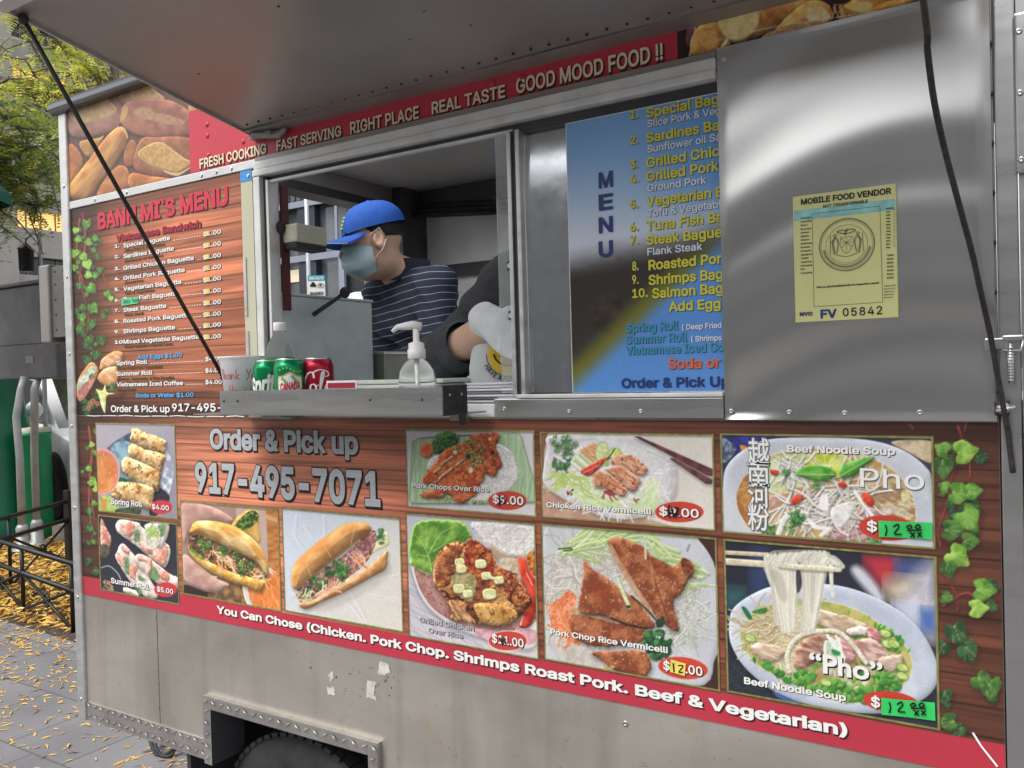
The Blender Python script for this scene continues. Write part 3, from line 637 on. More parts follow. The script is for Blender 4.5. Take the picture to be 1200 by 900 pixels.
def art_porkchop(A):
    A.grad('#b9bac0', '#aeb0b8', (100, 60), (900, 850)); A.P([(860, 70), (1000, 85), (1005, 330), (950, 200)], '#3c2724', smooth=False); A.P([(1000, 690), (1005, 895), (860, 870), (950, 790)], '#3a2420', smooth=False); A.P([(70, 690), (110, 745), (70, 745)], '#2a2020', smooth=False)
    A.P([(80, 60), (250, 30), (800, 50), (900, 110), (985, 260), (1000, 520), (980, 720), (860, 880), (130, 760), (80, 660)], '#bcbec4', c2='#c6c8cd', ts=160, bev=30, k=.2)
    V = [(100, 250), (200, 140), (420, 120), (560, 330), (660, 520), (560, 600), (400, 690), (300, 700), (200, 680), (110, 560)]
    A.P(V, '#b5ada4', c2='#cfcac2', ts=30, warp=10, ws=40); A.strands(V, 300, 7, '#dcd8d0', '#a69e94', 150, .6, bev=3, k=.5)
    A.P([(640, 430), (820, 350), (900, 430), (890, 620), (760, 660), (660, 560)], '#b5b5ae', c2='#c9cac2', ts=24, warp=10, ws=40); A.strands([(740, 440), (880, 400), (890, 600), (760, 640)], 120, 8, '#d3d4cc', '#a5a69e', 130, .7, bev=4, k=.5)
    A.P([(300, 700), (420, 690), (420, 800), (260, 770), (120, 690), (110, 640)], '#b7ada5', c2='#cbc5bd', ts=26, warp=8)
    A.strands([(150, 150), (280, 60), (460, 80), (560, 80), (500, 120), (300, 140), (160, 200)], 60, 14, '#a3b878', '#d0dba6', 200, .25, -.4, bev=5, k=.4); A.strands([(600, 80), (660, 90), (800, 220), (760, 240), (640, 150)], 40, 16, '#a9bf80', '#d5e0ad', 190, .2, .8, bev=5, k=.4, sh=(3, 6, 8, .3))
    A.S([(820, 350), (900, 340), (980, 345)], 32, '#c3cfa0', c2='#a9bb80', taper=.4, bev=8, k=.3); A.S([(155, 150), (215, 145), (225, 155), (185, 160)], 8, '#2f5a2c'); A.S([(845, 130), (835, 160)], 12, '#8f928e')
    A.P([(110, 460), (210, 370), (250, 400), (240, 460), (220, 560), (270, 640), (240, 660), (130, 560)], '#d0673a', c2='#e89a70', ts=22, warp=12, ws=24, bump=12, bs=12, k=.5); A.strands([(110, 460), (230, 440), (250, 640), (150, 570)], 40, 8, '#e0713c', '#f0b08c', 80, .6)
    pk = dict(c='#7d3d26', c2='#a9653f', ts=50, bump=9, bs=10, bev=26, spk=('#d9b083', 7, .72))
    pork(A, [(420, 105), (490, 95), (600, 140), (650, 190), (760, 240), (830, 200), (875, 265), (830, 330), (800, 390), (760, 430), (790, 570), (740, 570), (650, 480), (560, 350), (450, 180)], **pk)
    A.P([(430, 120), (500, 240), (570, 350), (650, 470), (630, 480), (540, 360), (440, 190)], '#caa482', c2='#b58058', ts=20, alpha=.8); A.S([(650, 280), (690, 400), (740, 540)], 10, '#5c2614', alpha=.5); A.S([(640, 210), (660, 350)], 14, '#c98e5c', alpha=.5)
    A.P([(800, 210), (830, 200), (870, 260), (820, 280)], '#54241a', c2='#8a4a2c', ts=14); A.P([(620, 180), (760, 250), (720, 300), (640, 230)], '#6f2e1a', c2='#a0582f', ts=20, alpha=.7)
    pork(A, [(225, 470), (330, 490), (450, 530), (620, 580), (590, 640), (480, 660), (330, 660), (230, 600)], **pk); A.P([(225, 470), (330, 490), (460, 530), (470, 545), (330, 510), (225, 490)], '#c7ab93', c2='#a8876a', ts=16)
    pork(A, [(290, 210), (330, 250), (430, 320), (560, 420), (660, 540), (640, 570), (560, 565), (420, 510), (270, 480), (280, 350), (290, 270)], **pk)
    A.P([(340, 330), (430, 340), (420, 430), (350, 430)], '#8f3318', alpha=.45, soft=40); A.S([(540, 400), (620, 470), (665, 520)], 12, '#2b2018', alpha=.8); A.S([(430, 515), (520, 550), (620, 570)], 9, '#221812', alpha=.9)
    A.S([(470, 310), (500, 390), (530, 460)], 20, '#bccb95', c2='#dde3c0', bev=6, k=.3, sh=(4, 4, 6, .4)); A.S([(610, 90), (615, 200)], 10, '#c6d3a4'); A.E(525, 455, 12, 10, '#24401f')
    pork(A, [(330, 700), (450, 690), (600, 690), (640, 740), (640, 790), (600, 825), (450, 790), (400, 750)], **pk); A.scatter([(380, 760), (450, 770), (420, 800)], 14, '#c9a47a', (8, 14), .5, c2='#a87848')
    A.scatter([(600, 590), (700, 560), (760, 640), (740, 700), (660, 730), (600, 640)], 44, '#1f4a2a', (16, 30), .6, c2='#4f8a4a', bev=8, k=.5, sh=(3, 6, 8, .5)); A.scatter([(660, 510), (720, 520), (690, 560)], 8, '#26382a', (12, 22), .6)
    A.scatter([(660, 600), (700, 620), (690, 640)], 3, '#dfe6d8', (6, 12), .4)
    A.E(812, 778, 132, 58, '#c8412f', rot=.12)
def art_pho(A):
    A.grad('#26304a', '#3a3a44', (40, 80), (1000, 560)); A.P([(70, 70), (240, 70), (120, 140), (90, 130)], '#3b3f96', c2='#272a70', ts=20); A.P([(110, 105), (150, 120), (120, 135)], '#d98f2c')
    A.P([(820, 90), (1010, 90), (1010, 190), (900, 140)], '#b39a7c', c2='#d6c3a2', ts=40); A.P([(30, 450), (200, 560), (30, 540)], '#cfd0d4'); A.P([(22, 70), (60, 90), (90, 130), (30, 190)], '#8c97ab', c2='#3a465e', ts=16)
    A.P([(30, 300), (50, 200), (140, 120), (280, 75), (640, 75), (850, 120), (980, 210), (1010, 300), (1020, 600), (760, 590), (40, 520)], '#bfc3cc', c2='#ced1d8', ts=140, bev=30, k=.25)
    A.P([(95, 330), (140, 240), (260, 150), (420, 120), (620, 130), (800, 200), (900, 300), (930, 400), (920, 480), (700, 560), (200, 520), (110, 430)], '#b7925c', c2='#d3bd8c', ts=60, edge=('#e6dfcc', 12))
    A.P([(95, 330), (150, 240), (230, 300), (230, 420), (180, 500), (110, 430)], '#a36832', c2='#c08a4a', ts=26, con=2, bump=9, bs=14, k=.4)
    for _ in range(10): x, y = A.inside([(110, 300), (200, 280), (210, 420), (130, 440)]); A.E(x, y, 22, 20, '#b87d3e', edge=('#e3b676', 6), alpha=.6)
    A.P([(250, 180), (420, 150), (520, 260), (400, 300), (250, 330)], '#bcc98a', c2='#dfe5bd', ts=30, warp=10)
    A.E(510, 200, 128, 66, '#b4c23a', c2='#d9df6a', ts=30, edge=('#e6ebb0', 14), sh=(2, 8, 10, .3))
    for a in range(7): A.S([(510, 205), (510+115*math.cos(math.pi+a*.5), 205+58*math.sin(math.pi+a*.5))], 5, '#eef0b4', alpha=.7)
    A.P([(250, 350), (360, 320), (420, 350), (330, 400), (250, 410)], '#b98a70', c2='#d9b8a2', ts=20, warp=6, bev=16, k=.4)
    A.P([(690, 300), (830, 280), (910, 340), (930, 420), (880, 460), (740, 420)], '#9a7a56', c2='#d3bd98', ts=28, tst=(2, .5), ang=.5, con=2.2, warp=8, bump=12, bs=14, k=.6)
    A.P([(500, 520), (600, 440), (700, 400), (800, 420), (820, 470), (700, 555), (560, 550)], '#a27070', c2='#cba4a0', ts=22, tst=(2.2, .5), ang=-.5, con=2.2, warp=6, bev=16, k=.4, sh=(2, 8, 10, .4))
    A.P([(420, 400), (520, 380), (560, 440), (540, 490), (440, 480)], '#bdb0ac', c2='#e3dcd8', ts=14, con=2, bump=10, bs=10, k=.5)
    A.strands([(340, 280), (700, 290), (740, 360), (560, 460), (430, 420), (320, 400)], 95, 9.5, '#f0eee8', '#c9c0b2', 190, .5, bev=4, k=.3, sh=(2, 5, 6, .45)); A.strands([(270, 150), (350, 160), (360, 240), (290, 240)], 22, 8, '#f1efe9', '#d9d4ca', 100, .6, 1.2, bev=5, k=.4, sh=(2, 6, 6, .4))
    A.P([(415, 430), (470, 480), (560, 490), (570, 480), (520, 500), (450, 495)], '#f3f1ee'); A.P([(540, 400), (640, 370), (650, 400), (590, 490), (545, 470)], '#efece8', c2='#d3cdc6', ts=20, bev=12, k=.3); A.P([(490, 340), (520, 350), (520, 410), (480, 400)], '#f5f3f0')
    A.S([(420, 430), (330, 440), (290, 520)], 26, '#e9ebdd', bev=9, k=.4, sh=(2, 6, 8, .4)); A.S([(530, 500), (490, 530)], 20, '#e9e6da', bev=6, k=.3); A.S([(650, 330), (700, 400), (730, 440)], 18, '#f0ede6', bev=6, k=.4, sh=(2, 6, 6, .4))
    def basil(P, v): A.P(P, '#3f8a2e', c2='#74b34c', ts=40, bev=26, k=.5, sh=(4, 10, 10, .45)); A.S(v, 5, '#b5d98a', alpha=.8)
    basil([(365, 240), (430, 205), (520, 210), (560, 245), (500, 275), (420, 262)], [(370, 242), (555, 245)]); basil([(575, 250), (590, 205), (660, 175), (740, 160), (700, 200), (650, 245), (600, 262)], [(580, 250), (730, 165)])
    for (x, y, r) in ((365, 440, 42), (395, 460, 40), (345, 480, 40), (220, 500, 44), (260, 505, 36), (740, 545, 40), (470, 295, 30), (330, 235, 30)): cilantro(A, x, y, r, 4, '#2f7a34', '#66ad55')
    for (x, y, a, l) in ((270, 235, .3, 22), (375, 362, -.6, 34), (590, 293, .2, 22), (708, 360, .9, 38)): A.E(x, y, l, l*.6, '#bf2f1c', rot=a, c2='#e0583a', ts=14, bev=12, k=.5, sh=(2, 5, 6, .5))
    A.E(885, 345, 22, 30, '#c3b878', c2='#e0d8a8', ts=10); A.E(860, 420, 30, 20, '#d8d0b0', c2='#b9a880', ts=10); A.E(800, 410, 34, 22, '#d9d4c8', c2='#bba890', ts=10)
    A.E(800, 495, 135, 60, '#c23a2c', rot=.08)
def art_pho_big(A):
    A.grad('#222530', '#2b2d38', (40, 40), (1000, 860)); A.P([(160, 60), (240, 60), (240, 240), (160, 240)], '#2f3d63', soft=90); A.P([(40, 230), (130, 230), (120, 300), (40, 320)], '#2e5a5c', soft=90)
    A.P([(690, 75), (840, 80), (850, 160), (780, 225), (720, 170)], '#b5303c', soft=90); A.P([(840, 95), (980, 100), (980, 170), (850, 170)], '#4a5a8e', soft=110); A.P([(790, 200), (900, 170), (960, 240), (860, 300), (790, 270)], '#c7b59a', soft=110)
    A.P([(960, 150), (1030, 110), (1030, 450), (960, 440), (850, 330), (880, 250)], '#b9b7c0', c2='#d9d5d8', ts=60, soft=110); A.P([(945, 330), (1030, 330), (1025, 430), (960, 430)], '#4d6cab', soft=70); A.P([(820, 300), (940, 310), (930, 400), (880, 380)], '#c3ccdf', soft=90)
    A.P([(630, 150), (665, 125), (740, 200), (780, 270), (765, 295), (710, 250)], '#c9c9d2', soft=30); A.strands([(50, 540), (300, 700), (300, 740), (50, 700)], 40, 6, '#3e4a4c', '#262c30', 60, alpha=.6)
    A.P([(58, 400), (80, 320), (180, 250), (300, 215), (560, 215), (780, 290), (940, 410), (1030, 570), (1030, 680), (950, 760), (780, 815), (560, 800), (320, 740), (150, 620), (70, 500)], '#b5bdcc', c2='#cbd2de', ts=160, bev=46, k=.3, sh=(0, 20, 26, .4))
    A.P([(270, 715), (420, 780), (400, 778), (300, 750)], '#3d5a96')
    I = [(110, 430), (170, 340), (300, 290), (520, 290), (680, 340), (800, 420), (900, 520), (915, 620), (860, 700), (740, 765), (560, 760), (380, 690), (200, 600), (120, 500)]
    A.P(I, '#9aa24e', c2='#c3b76c', ts=50, edge=('#dfe0c0', 8), con=2); A.P([(340, 450), (640, 450), (880, 560), (840, 700), (640, 740), (420, 660)], '#a98a58', c2='#c9b488', ts=50)
    A.scatter(I, 110, '#5a8a34', (14, 30), .55, c2='#a9c85e', bev=6, k=.4, alpha=.9); A.scatter(I, 40, '#2f6a2c', (10, 24), .5, c2='#4f9440', bev=6, k=.4)
    N = [(140, 380), (260, 340), (430, 370), (440, 440), (330, 500), (200, 490), (130, 440)]
    A.P(N, '#b9a77c', c2='#d9cda4', ts=24, warp=8); A.strands(N, 230, 6, '#e6dcbc', '#b09a6c', 130, .8, bev=3, k=.3, sh=(1, 2, 3, .3)); A.strands([(160, 480), (320, 500), (350, 620), (250, 570)], 80, 6.5, '#e6dfc2', '#bdb083', 120, .6, .5, bev=3, k=.3)
    def meat(P, c='#b08a76', c2='#dcc3b0'): A.P(P, c, c2=c2, ts=26, tst=(2, .6), ang=.4, warp=9, ws=24, bev=24, k=.5, bump=9, bs=14, sh=(4, 10, 12, .45), con=2)
    meat([(430, 330), (520, 340), (640, 370), (700, 400), (690, 440), (600, 450), (500, 410), (440, 390)], '#b59a7c', '#d9cbb0'); meat([(610, 420), (700, 410), (720, 440), (640, 455)], '#d3c8b8', '#efe9de'); meat([(700, 410), (760, 430), (780, 480), (720, 470)], '#b56a6e', '#d9a6a0')
    meat([(640, 480), (720, 465), (790, 520), (800, 580), (720, 580), (660, 530)], '#a87a72', '#d3b3a6'); meat([(760, 560), (860, 540), (870, 590), (820, 620), (770, 600)], '#c3aa94', '#e3d6c4'); meat([(360, 540), (430, 460), (520, 450), (500, 540), (420, 600), (370, 610)], '#8a5f4e', '#c79f88'); meat([(570, 450), (640, 490), (650, 560), (600, 560)], '#b5737a', '#dcb3b0'); meat([(160, 500), (230, 490), (320, 520), (290, 570), (200, 560)], '#c3a78a', '#e3d3bc')
    A.S([(340, 620), (330, 540), (380, 460), (480, 430), (580, 440), (650, 510), (700, 580)], 20, '#ece7d6', c2='#cfc6aa', bev=7, k=.4, sh=(3, 8, 8, .4)); A.strands([(500, 450), (560, 440), (600, 540), (520, 560)], 14, 16, '#eef0e6', '#b8c8b0', 110, .3, 1.4, bev=6, k=.4)
    A.P([(540, 515), (580, 530), (570, 545), (545, 540)], '#2f8a4a'); A.S([(635, 720), (700, 670)], 22, '#dcd8ba', bev=7, k=.3); A.P([(540, 660), (620, 660), (630, 690), (560, 690)], '#d9d2c4', c2='#b9ae98', ts=14); A.P([(740, 700), (830, 700), (820, 725), (760, 735)], '#d9cbb6')
    Gz = [(220, 570), (330, 640), (420, 620), (520, 650), (640, 700), (760, 610), (860, 650), (880, 690), (720, 770), (540, 740), (360, 680), (230, 610)]
    A.scatter(Gz, 130, '#2f7a30', (13, 26), .6, c2='#7ab04c', bev=6, k=.5, sh=(2, 5, 5, .4)); A.scatter([(750, 400), (830, 430), (900, 520), (880, 560), (790, 490)], 26, '#2f7a30', (12, 22), .6, c2='#8fbf58', bev=6, k=.5)
    for (x, y) in ((800, 490), (830, 490), (870, 600), (870, 640), (790, 440), (510, 670), (155, 462)): A.E(x, y, 30, 19, '#a9bf5c', rot=.4, c2='#d5de9a', ts=12, edge=('#4f8a34', 6), sh=(2, 4, 5, .4))
    A.P([(115, 320), (135, 320), (165, 365), (150, 375)], '#1f6a44'); A.P([(165, 340), (230, 320), (230, 345), (190, 350)], '#4f8a3a', c2='#2f6a2c', ts=10); A.P([(370, 285), (400, 280), (400, 305), (375, 305)], '#6da04a')
    # lifted noodles over the chopsticks
    A.S([(40, 62), (220, 72), (240, 74)], 20, '#d9cfb4', c2='#c3b690', bev=8, k=.35); A.S([(40, 104), (250, 118)], 32, '#cfc3a2', c2='#e6dcc0', bev=12, k=.4, sh=(0, 8, 8, .5))
    def nd(p, w=13): A.S(p, w*A.rng.uniform(.8, 1.2), hexc('#e9e5d4')*A.rng.uniform(.80, 1.0), bev=4, k=.25)
    A.P([(250, 60), (320, 50), (480, 50), (540, 80), (520, 150), (500, 260), (470, 400), (430, 440), (330, 430), (290, 420), (300, 300), (260, 200), (215, 130)], '#c9c3ab', c2='#e3dfcd', ts=20, tst=(.4, 2.5), alpha=.55)
    for i in range(54): t = i/53; x = 225+t*130; nd([(x, 75+A.rng.uniform(-12, 8)), (x+8+28*t, 160), (270+t*95, 260), (305+t*55, 400+A.rng.uniform(0, 40))], 6.5)
    for i in range(44): t = i/43; x = 400+t*125; nd([(x, 60+A.rng.uniform(-8, 20)), (x-6-10*t, 150), (405+t*85, 260), (400+t*60, 410+A.rng.uniform(0, 30))], 6.5)
    for x0, x1, y1 in ((225, 285, 400), (240, 275, 390), (530, 545, 265), (540, 538, 240)): nd([(x0, 90), ((x0+x1)/2, 200), (x1, y1)], 15)
    A.P([(250, 150), (300, 160), (330, 250), (320, 300), (290, 260)], '#8d8a72', alpha=.35, soft=12); A.P([(372, 150), (392, 150), (398, 220), (376, 250)], '#23262e', alpha=.85, soft=5); A.P([(440, 170), (460, 170), (450, 330), (440, 330)], '#9a967e', alpha=.35, soft=8)
    A.S([(300, 122), (420, 134), (575, 142)], 26, '#d3c8a8', c2='#e9e1c8', bev=10, k=.4, sh=(0, 8, 6, .4))
    for i in range(46): x = 245+i*6.4; y = 95-28*math.sin(i/45*3.1)+A.rng.uniform(-5, 5); nd([(x-20, y+26), (x, y), (x+28, y-4), (x+44, y+30)], 8)
    nd([(520, 75), (560, 90), (595, 130), (560, 125)], 14)
    A.E(815, 762, 132, 50, '#c23a2c', rot=.12)

def loaf(A, P, c, c2, k=.5, bev=60, **kw):
    A.P(P, c, c2=c2, ts=kw.pop('ts', 50), bev=bev, k=k, bump=4, bs=14, sh=(6, 14, 24, .55), warp=3, con=1.4, **kw)
def art_loaves(A):
    A.grad('#5c463e', '#6d4a38', (100, 200), (700, 800))
    loaf(A, [(30, 240), (200, 190), (400, 160), (430, 250), (380, 420), (200, 480), (40, 460)], '#8c5f50', '#a3786a')
    A.P([(45, 290), (120, 235), (220, 205), (300, 220), (370, 300), (260, 360), (110, 388), (50, 350)], '#b08c5c', c2='#c5a474', ts=24, bev=18, k=.35, bump=7, bs=7, edge=('#d8bd8c', 9))
    loaf(A, [(380, 170), (460, 90), (600, 110), (650, 160), (700, 230), (440, 260)], '#a07a58', '#c09c70'); A.P([(470, 130), (580, 130), (640, 180), (560, 215), (460, 200)], '#c0a168', c2='#ab8654', ts=24, soft=16)
    loaf(A, [(400, 330), (430, 250), (560, 215), (760, 230), (900, 330), (900, 450), (790, 490), (560, 480), (420, 420)], '#8a5645', '#a8705a')
    A.P([(490, 310), (560, 270), (640, 310), (740, 330), (850, 380), (760, 400), (640, 370), (540, 350)], '#b08a5e', c2='#a3745a', ts=24, soft=12); A.P([(395, 380), (410, 290), (450, 270), (440, 330)], '#c39c58', soft=10)
    loaf(A, [(110, 520), (240, 490), (280, 480), (230, 590), (160, 620)], '#a3713f', '#bd8c52'); loaf(A, [(35, 540), (110, 590), (130, 680), (60, 800), (35, 800)], '#a2633c', '#b87b4a')
    loaf(A, [(430, 560), (480, 500), (515, 560), (500, 670), (440, 690), (420, 640)], '#93593a', '#ad7246', bev=36)
    loaf(A, [(490, 640), (540, 500), (640, 485), (900, 500), (905, 690), (800, 760), (640, 765), (510, 720)], '#87523a', '#a06a48')
    A.P([(520, 600), (600, 535), (680, 520), (760, 570), (840, 630), (890, 665), (800, 725), (700, 705), (590, 670)], '#b5874a', c2='#caa468', ts=16, bev=16, k=.35, bump=10, bs=8, edge=('#d9bc80', 9), warp=5)
    A.P([(700, 715), (800, 735), (895, 690), (890, 700), (800, 755), (720, 735)], '#d3ae7c')
    loaf(A, [(240, 860), (300, 760), (380, 685), (440, 700), (465, 770), (440, 850), (300, 900), (240, 900)], '#a8653c', '#bf8048'); loaf(A, [(470, 740), (620, 760), (760, 780), (640, 830), (470, 850)], '#9c5c36', '#b5773f')
    loaf(A, [(40, 820), (160, 660), (300, 480), (385, 410), (440, 440), (445, 520), (380, 640), (260, 800), (180, 910), (50, 910)], '#a4693c', '#c6914e', bev=90, k=.6, tst=(2.5, .5), ang=-.9); A.S([(120, 860), (240, 690), (370, 500)], 60, '#cfa05c', alpha=.35, soft=40)
    A.S([(380, 412), (430, 450), (447, 490)], 8, '#d9b57c')
def art_loaves_warm(A):
    A.grad('#2a1a1e', '#33201f', (60, 200), (600, 60))
    loaf(A, [(60, 140), (100, 110), (120, 130), (90, 220), (60, 210)], '#5a3138', '#6d3f40')
    loaf(A, [(90, 160), (150, 90), (200, 110), (250, 190), (220, 260), (110, 270), (75, 230)], '#d08438', '#eebb6c', edge=('#e9b878', 6)); A.E(165, 185, 46, 44, '#e9a64a', c2='#f4cd84', ts=14, alpha=.8)
    for i in range(14): A.E(100-i*2, 130+i*10, 7, 4, '#f0c894', rot=.8)
    loaf(A, [(200, 120), (240, 60), (400, 20), (640, -20), (620, 60), (420, 160), (300, 200), (230, 190)], '#b06a34', '#dca459')
    A.P([(205, 110), (260, 70), (380, 50), (395, 110), (340, 175), (260, 185)], '#eed27e', c2='#f6e6a8', ts=24, soft=12)
    loaf(A, [(470, 150), (560, 50), (640, 0), (720, 20), (745, 80), (700, 130), (560, 150)], '#c07334', '#e9b064'); A.P([(620, 40), (690, 30), (735, 80), (690, 110), (630, 100)], '#f3d48c', c2='#fbeec2', ts=16, soft=12)
    A.P([(415, 185), (460, 145), (640, 100), (700, 110), (600, 150)], '#e4bf94', c2='#c58e54', ts=10, bump=8, bs=8, k=.5)
    loaf(A, [(230, 200), (250, 180), (260, 215), (215, 235)], '#e0a45a', '#efc07c')
    loaf(A, [(780, 60), (830, 0), (960, -30), (1000, 20), (940, 70), (850, 90)], '#cf8236', '#f0b65e'); A.P([(830, 40), (880, 5), (930, 20), (900, 60)], '#f6dc90', soft=10)
    loaf(A, [(900, 70), (960, 20), (1100, -20), (1170, -20), (1110, 30), (1000, 60)], '#c87c34', '#eab258')
    A.strands([(740, 20), (800, 20), (830, 90), (760, 70)], 16, 8, '#e9c084', '#a8642c', 70, .4, .9)
    A.S([(200, 190), (500, 120), (800, 75), (1100, 30)], 4, '#f6e8d0', alpha=.8)
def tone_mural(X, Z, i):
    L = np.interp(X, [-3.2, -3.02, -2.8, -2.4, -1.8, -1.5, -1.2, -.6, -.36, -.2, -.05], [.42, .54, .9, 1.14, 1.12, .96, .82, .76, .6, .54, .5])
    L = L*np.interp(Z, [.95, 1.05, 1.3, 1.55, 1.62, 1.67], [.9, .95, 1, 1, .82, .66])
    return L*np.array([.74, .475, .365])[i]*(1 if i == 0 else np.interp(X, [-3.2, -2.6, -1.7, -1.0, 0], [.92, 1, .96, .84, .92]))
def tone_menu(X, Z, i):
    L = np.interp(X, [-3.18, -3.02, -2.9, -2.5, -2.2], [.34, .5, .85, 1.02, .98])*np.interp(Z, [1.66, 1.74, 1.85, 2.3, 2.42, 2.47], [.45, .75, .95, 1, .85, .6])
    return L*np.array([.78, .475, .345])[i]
def vines(A, leaves, stems):
    leaves = [(x+A.rng.uniform(-.9, .9)*r, y+A.rng.uniform(-.9, .9)*r, r*A.rng.uniform(.5, .8), a+A.rng.uniform(-1, 1), A.rng.choice((0, 3, 3))) for x, y, r, a, t in leaves]+list(leaves)
    for q in stems: A.S(q, 2.4, '#7a2e2a', c2='#9c4a3c', taper=.7, bev=1, k=.3, sh=(1, 2, 2, .4))
    for (x, y, r, a, t) in leaves:
        c = [('#2f5526', '#4f7a34'), ('#447a2a', '#74a544'), ('#6c9c34', '#9cc256'), ('#22402a', '#385f34')][t]
        A.ivy(x+A.rng.uniform(-1, 1), y+A.rng.uniform(-1, 1), r*A.rng.uniform(.62, .86), a+A.rng.uniform(-.3, .3), *c)

# ------------------------------------------------------------------ materials
M_STEEL = mat('brushed_steel', (.50, .50, .49), .3, 1.0, var=.05, vscale=5, stretch=(.6, 1, 6), rvar=.05)
def stained_mat():
    M = mat('stained_steel', (.40, .37, .33), .4, .55, bump=.05, bscale=26); N = M.node_tree; n = N.nodes; L = N.links; p = n['Principled BSDF']; tc = n.new('ShaderNodeTexCoord')
    def noise(sc, st, det=6, dist=0.0):
        mp = n.new('ShaderNodeMapping'); mp.inputs['Scale'].default_value = st; L.new(tc.outputs['Object'], mp.inputs['Vector']); q = n.new('ShaderNodeTexNoise'); q.inputs['Scale'].default_value = sc; q.inputs['Detail'].default_value = det; q.inputs['Distortion'].default_value = dist; L.new(mp.outputs[0], q.inputs['Vector']); return q.outputs['Fac']
    def rng_(v, a, b, c, d):
        r_ = n.new('ShaderNodeMapRange'); r_.inputs['From Min'].default_value = a; r_.inputs['From Max'].default_value = b; r_.inputs['To Min'].default_value = c; r_.inputs['To Max'].default_value = d; L.new(v, r_.inputs['Value']); return r_.outputs[0]
    def mix(f, a, b, mode='MIX'):
        m_ = n.new('ShaderNodeMix'); m_.data_type = 'RGBA'; m_.blend_type = mode
        for k, v in ((0, f), (6, a), (7, b)):
            if isinstance(v, tuple): m_.inputs[k].default_value = (*v, 1)
            elif isinstance(v, float): m_.inputs[k].default_value = v
            else: L.new(v, m_.inputs[k])
        return m_.outputs[2]
    c = mix(rng_(noise(1.6, (1, 1, 1.4), 8, 1.5), .35, .65, 0, 1), (.33, .305, .27), (.47, .44, .395))
    c = mix(rng_(noise(3.2, (3.5, 1, .35), 6, .6), .5, .72, 0, .55), c, (.27, .245, .21))               # run-down streaks
    c = mix(rng_(noise(9, (1, 1, 1), 9, 3), .62, .70, 0, .5), c, (.42, .35, .23))                        # yellowish scuffs
    c = mix(rng_(noise(45, (1, 1, 1.6), 5, 2), .66, .74, 0, .6), c, (.12, .10, .085))                    # small dark specks
    L.new(c, p.inputs['Base Color']); L.new(rng_(noise(2.4, (1, 1, 1), 8), .3, .7, .26, .52), p.inputs['Roughness']); return M
M_DIRTY = stained_mat()
M_ALU = mat('satin_aluminium', (.62, .62, .60), .42, .85, var=.1, vscale=14, stretch=(1, 1, 3), rvar=.1, bump=.05, bscale=60)
M_ALUW = mat('white_aluminium', (.66, .66, .64), .5, .25, var=.12, vscale=18, rvar=.1)
M_GALV = mat('dull_sheet_steel', (.30, .275, .26), .5, .6, var=.16, vscale=3.5, rvar=.14, detail=7)
M_DARK = mat('dark_iron', (.05, .048, .047), .5, .6, var=.3, vscale=30)
M_BLACK = mat('black_rubber', (.028, .028, .029), .7, var=.35, vscale=20, bump=.1, bscale=90)
M_SCREW = mat('screw_steel', (.55, .55, .54), .28, 1.0)
M_CABIN = mat('cabin_lining', (.84, .83, .81), .45, .05, var=.15, vscale=3, rvar=.1)
M_CABIND = mat('cabin_dark_steel', (.07, .072, .078), .5, .4, var=.3, vscale=4)
M_PRINT = print_mat('printed_vinyl', .42)
M_GLOSS = print_mat('glossy_poster', .24)
M_RED = mat('red_ink', '#b83444', .4, var=.06, vscale=3)
M_WHITE = mat('white_ink', '#e2e2de', .45, var=.04, vscale=20)
M_GREY = mat('silver_ink', '#a9adb0', .45, var=.12, vscale=60, stretch=(.2, 1, 4))
M_CREAM = mat('cream_ink', '#e0cdae', .45, var=.05, vscale=20)
M_BLK = mat('black_ink', '#15110f', .5, var=.1, vscale=20)
M_SHADE = mat('printed_shadow_ink', '#3a1c18', .5, var=.1, vscale=20)
M_MENUR = mat('menu_red_ink', '#c22f45', .45, var=.05, vscale=9)
M_DRED = mat('dark_red_ink', '#9a2234', .45, var=.05, vscale=9)
M_OLIVE = mat('dark_olive_ink', '#4f3f16', .5, var=.08, vscale=20)
M_SKYB = mat('sky_blue_ink', '#58a5d8', .45, var=.05, vscale=20)
M_YEL = mat('yellow_ink', '#cfc52c', .4, var=.05, vscale=20)
M_NAVY = mat('navy_ink', '#24346e', .4, var=.05, vscale=20)
M_TEAL = mat('teal_ink', '#3f8fae', .4, var=.05, vscale=20)
M_ORANGE = mat('orange_ink', '#d5643c', .4, var=.05, vscale=20)
M_LTXT = mat('pale_ink', '#d5d9e0', .4, var=.05, vscale=20)
M_STICKY = mat('green_paper', '#2fbf5e', .55, var=.12, vscale=30, bump=.1, bscale=60)
M_STICKT = mat('mint_paper', '#58c48e', .6, var=.1, vscale=30)
M_STICKG = mat('yellow_paper', '#d8c95a', .6, var=.15, vscale=40)
M_TREAD = mat('tread_plate_metal', (.50, .48, .45), .36, .9, var=.12, vscale=12, rvar=.1, bump=.05, bscale=80)
M_TAPE = mat('old_white_tape', '#b9b7a0', .55, var=.0, vscale=7, color2='#8f9a4c', stretch=(1, 1, .5), detail=6)
M_BLUET = mat('blue_tape', '#3f8fd0', .6, var=.1, vscale=30)
M_MEM = mat('torn_white_paper', '#d8d5cd', .8, var=.08, vscale=30)
M_SOOT = mat('grime', (.14, .125, .11), .8, var=.3, vscale=30)

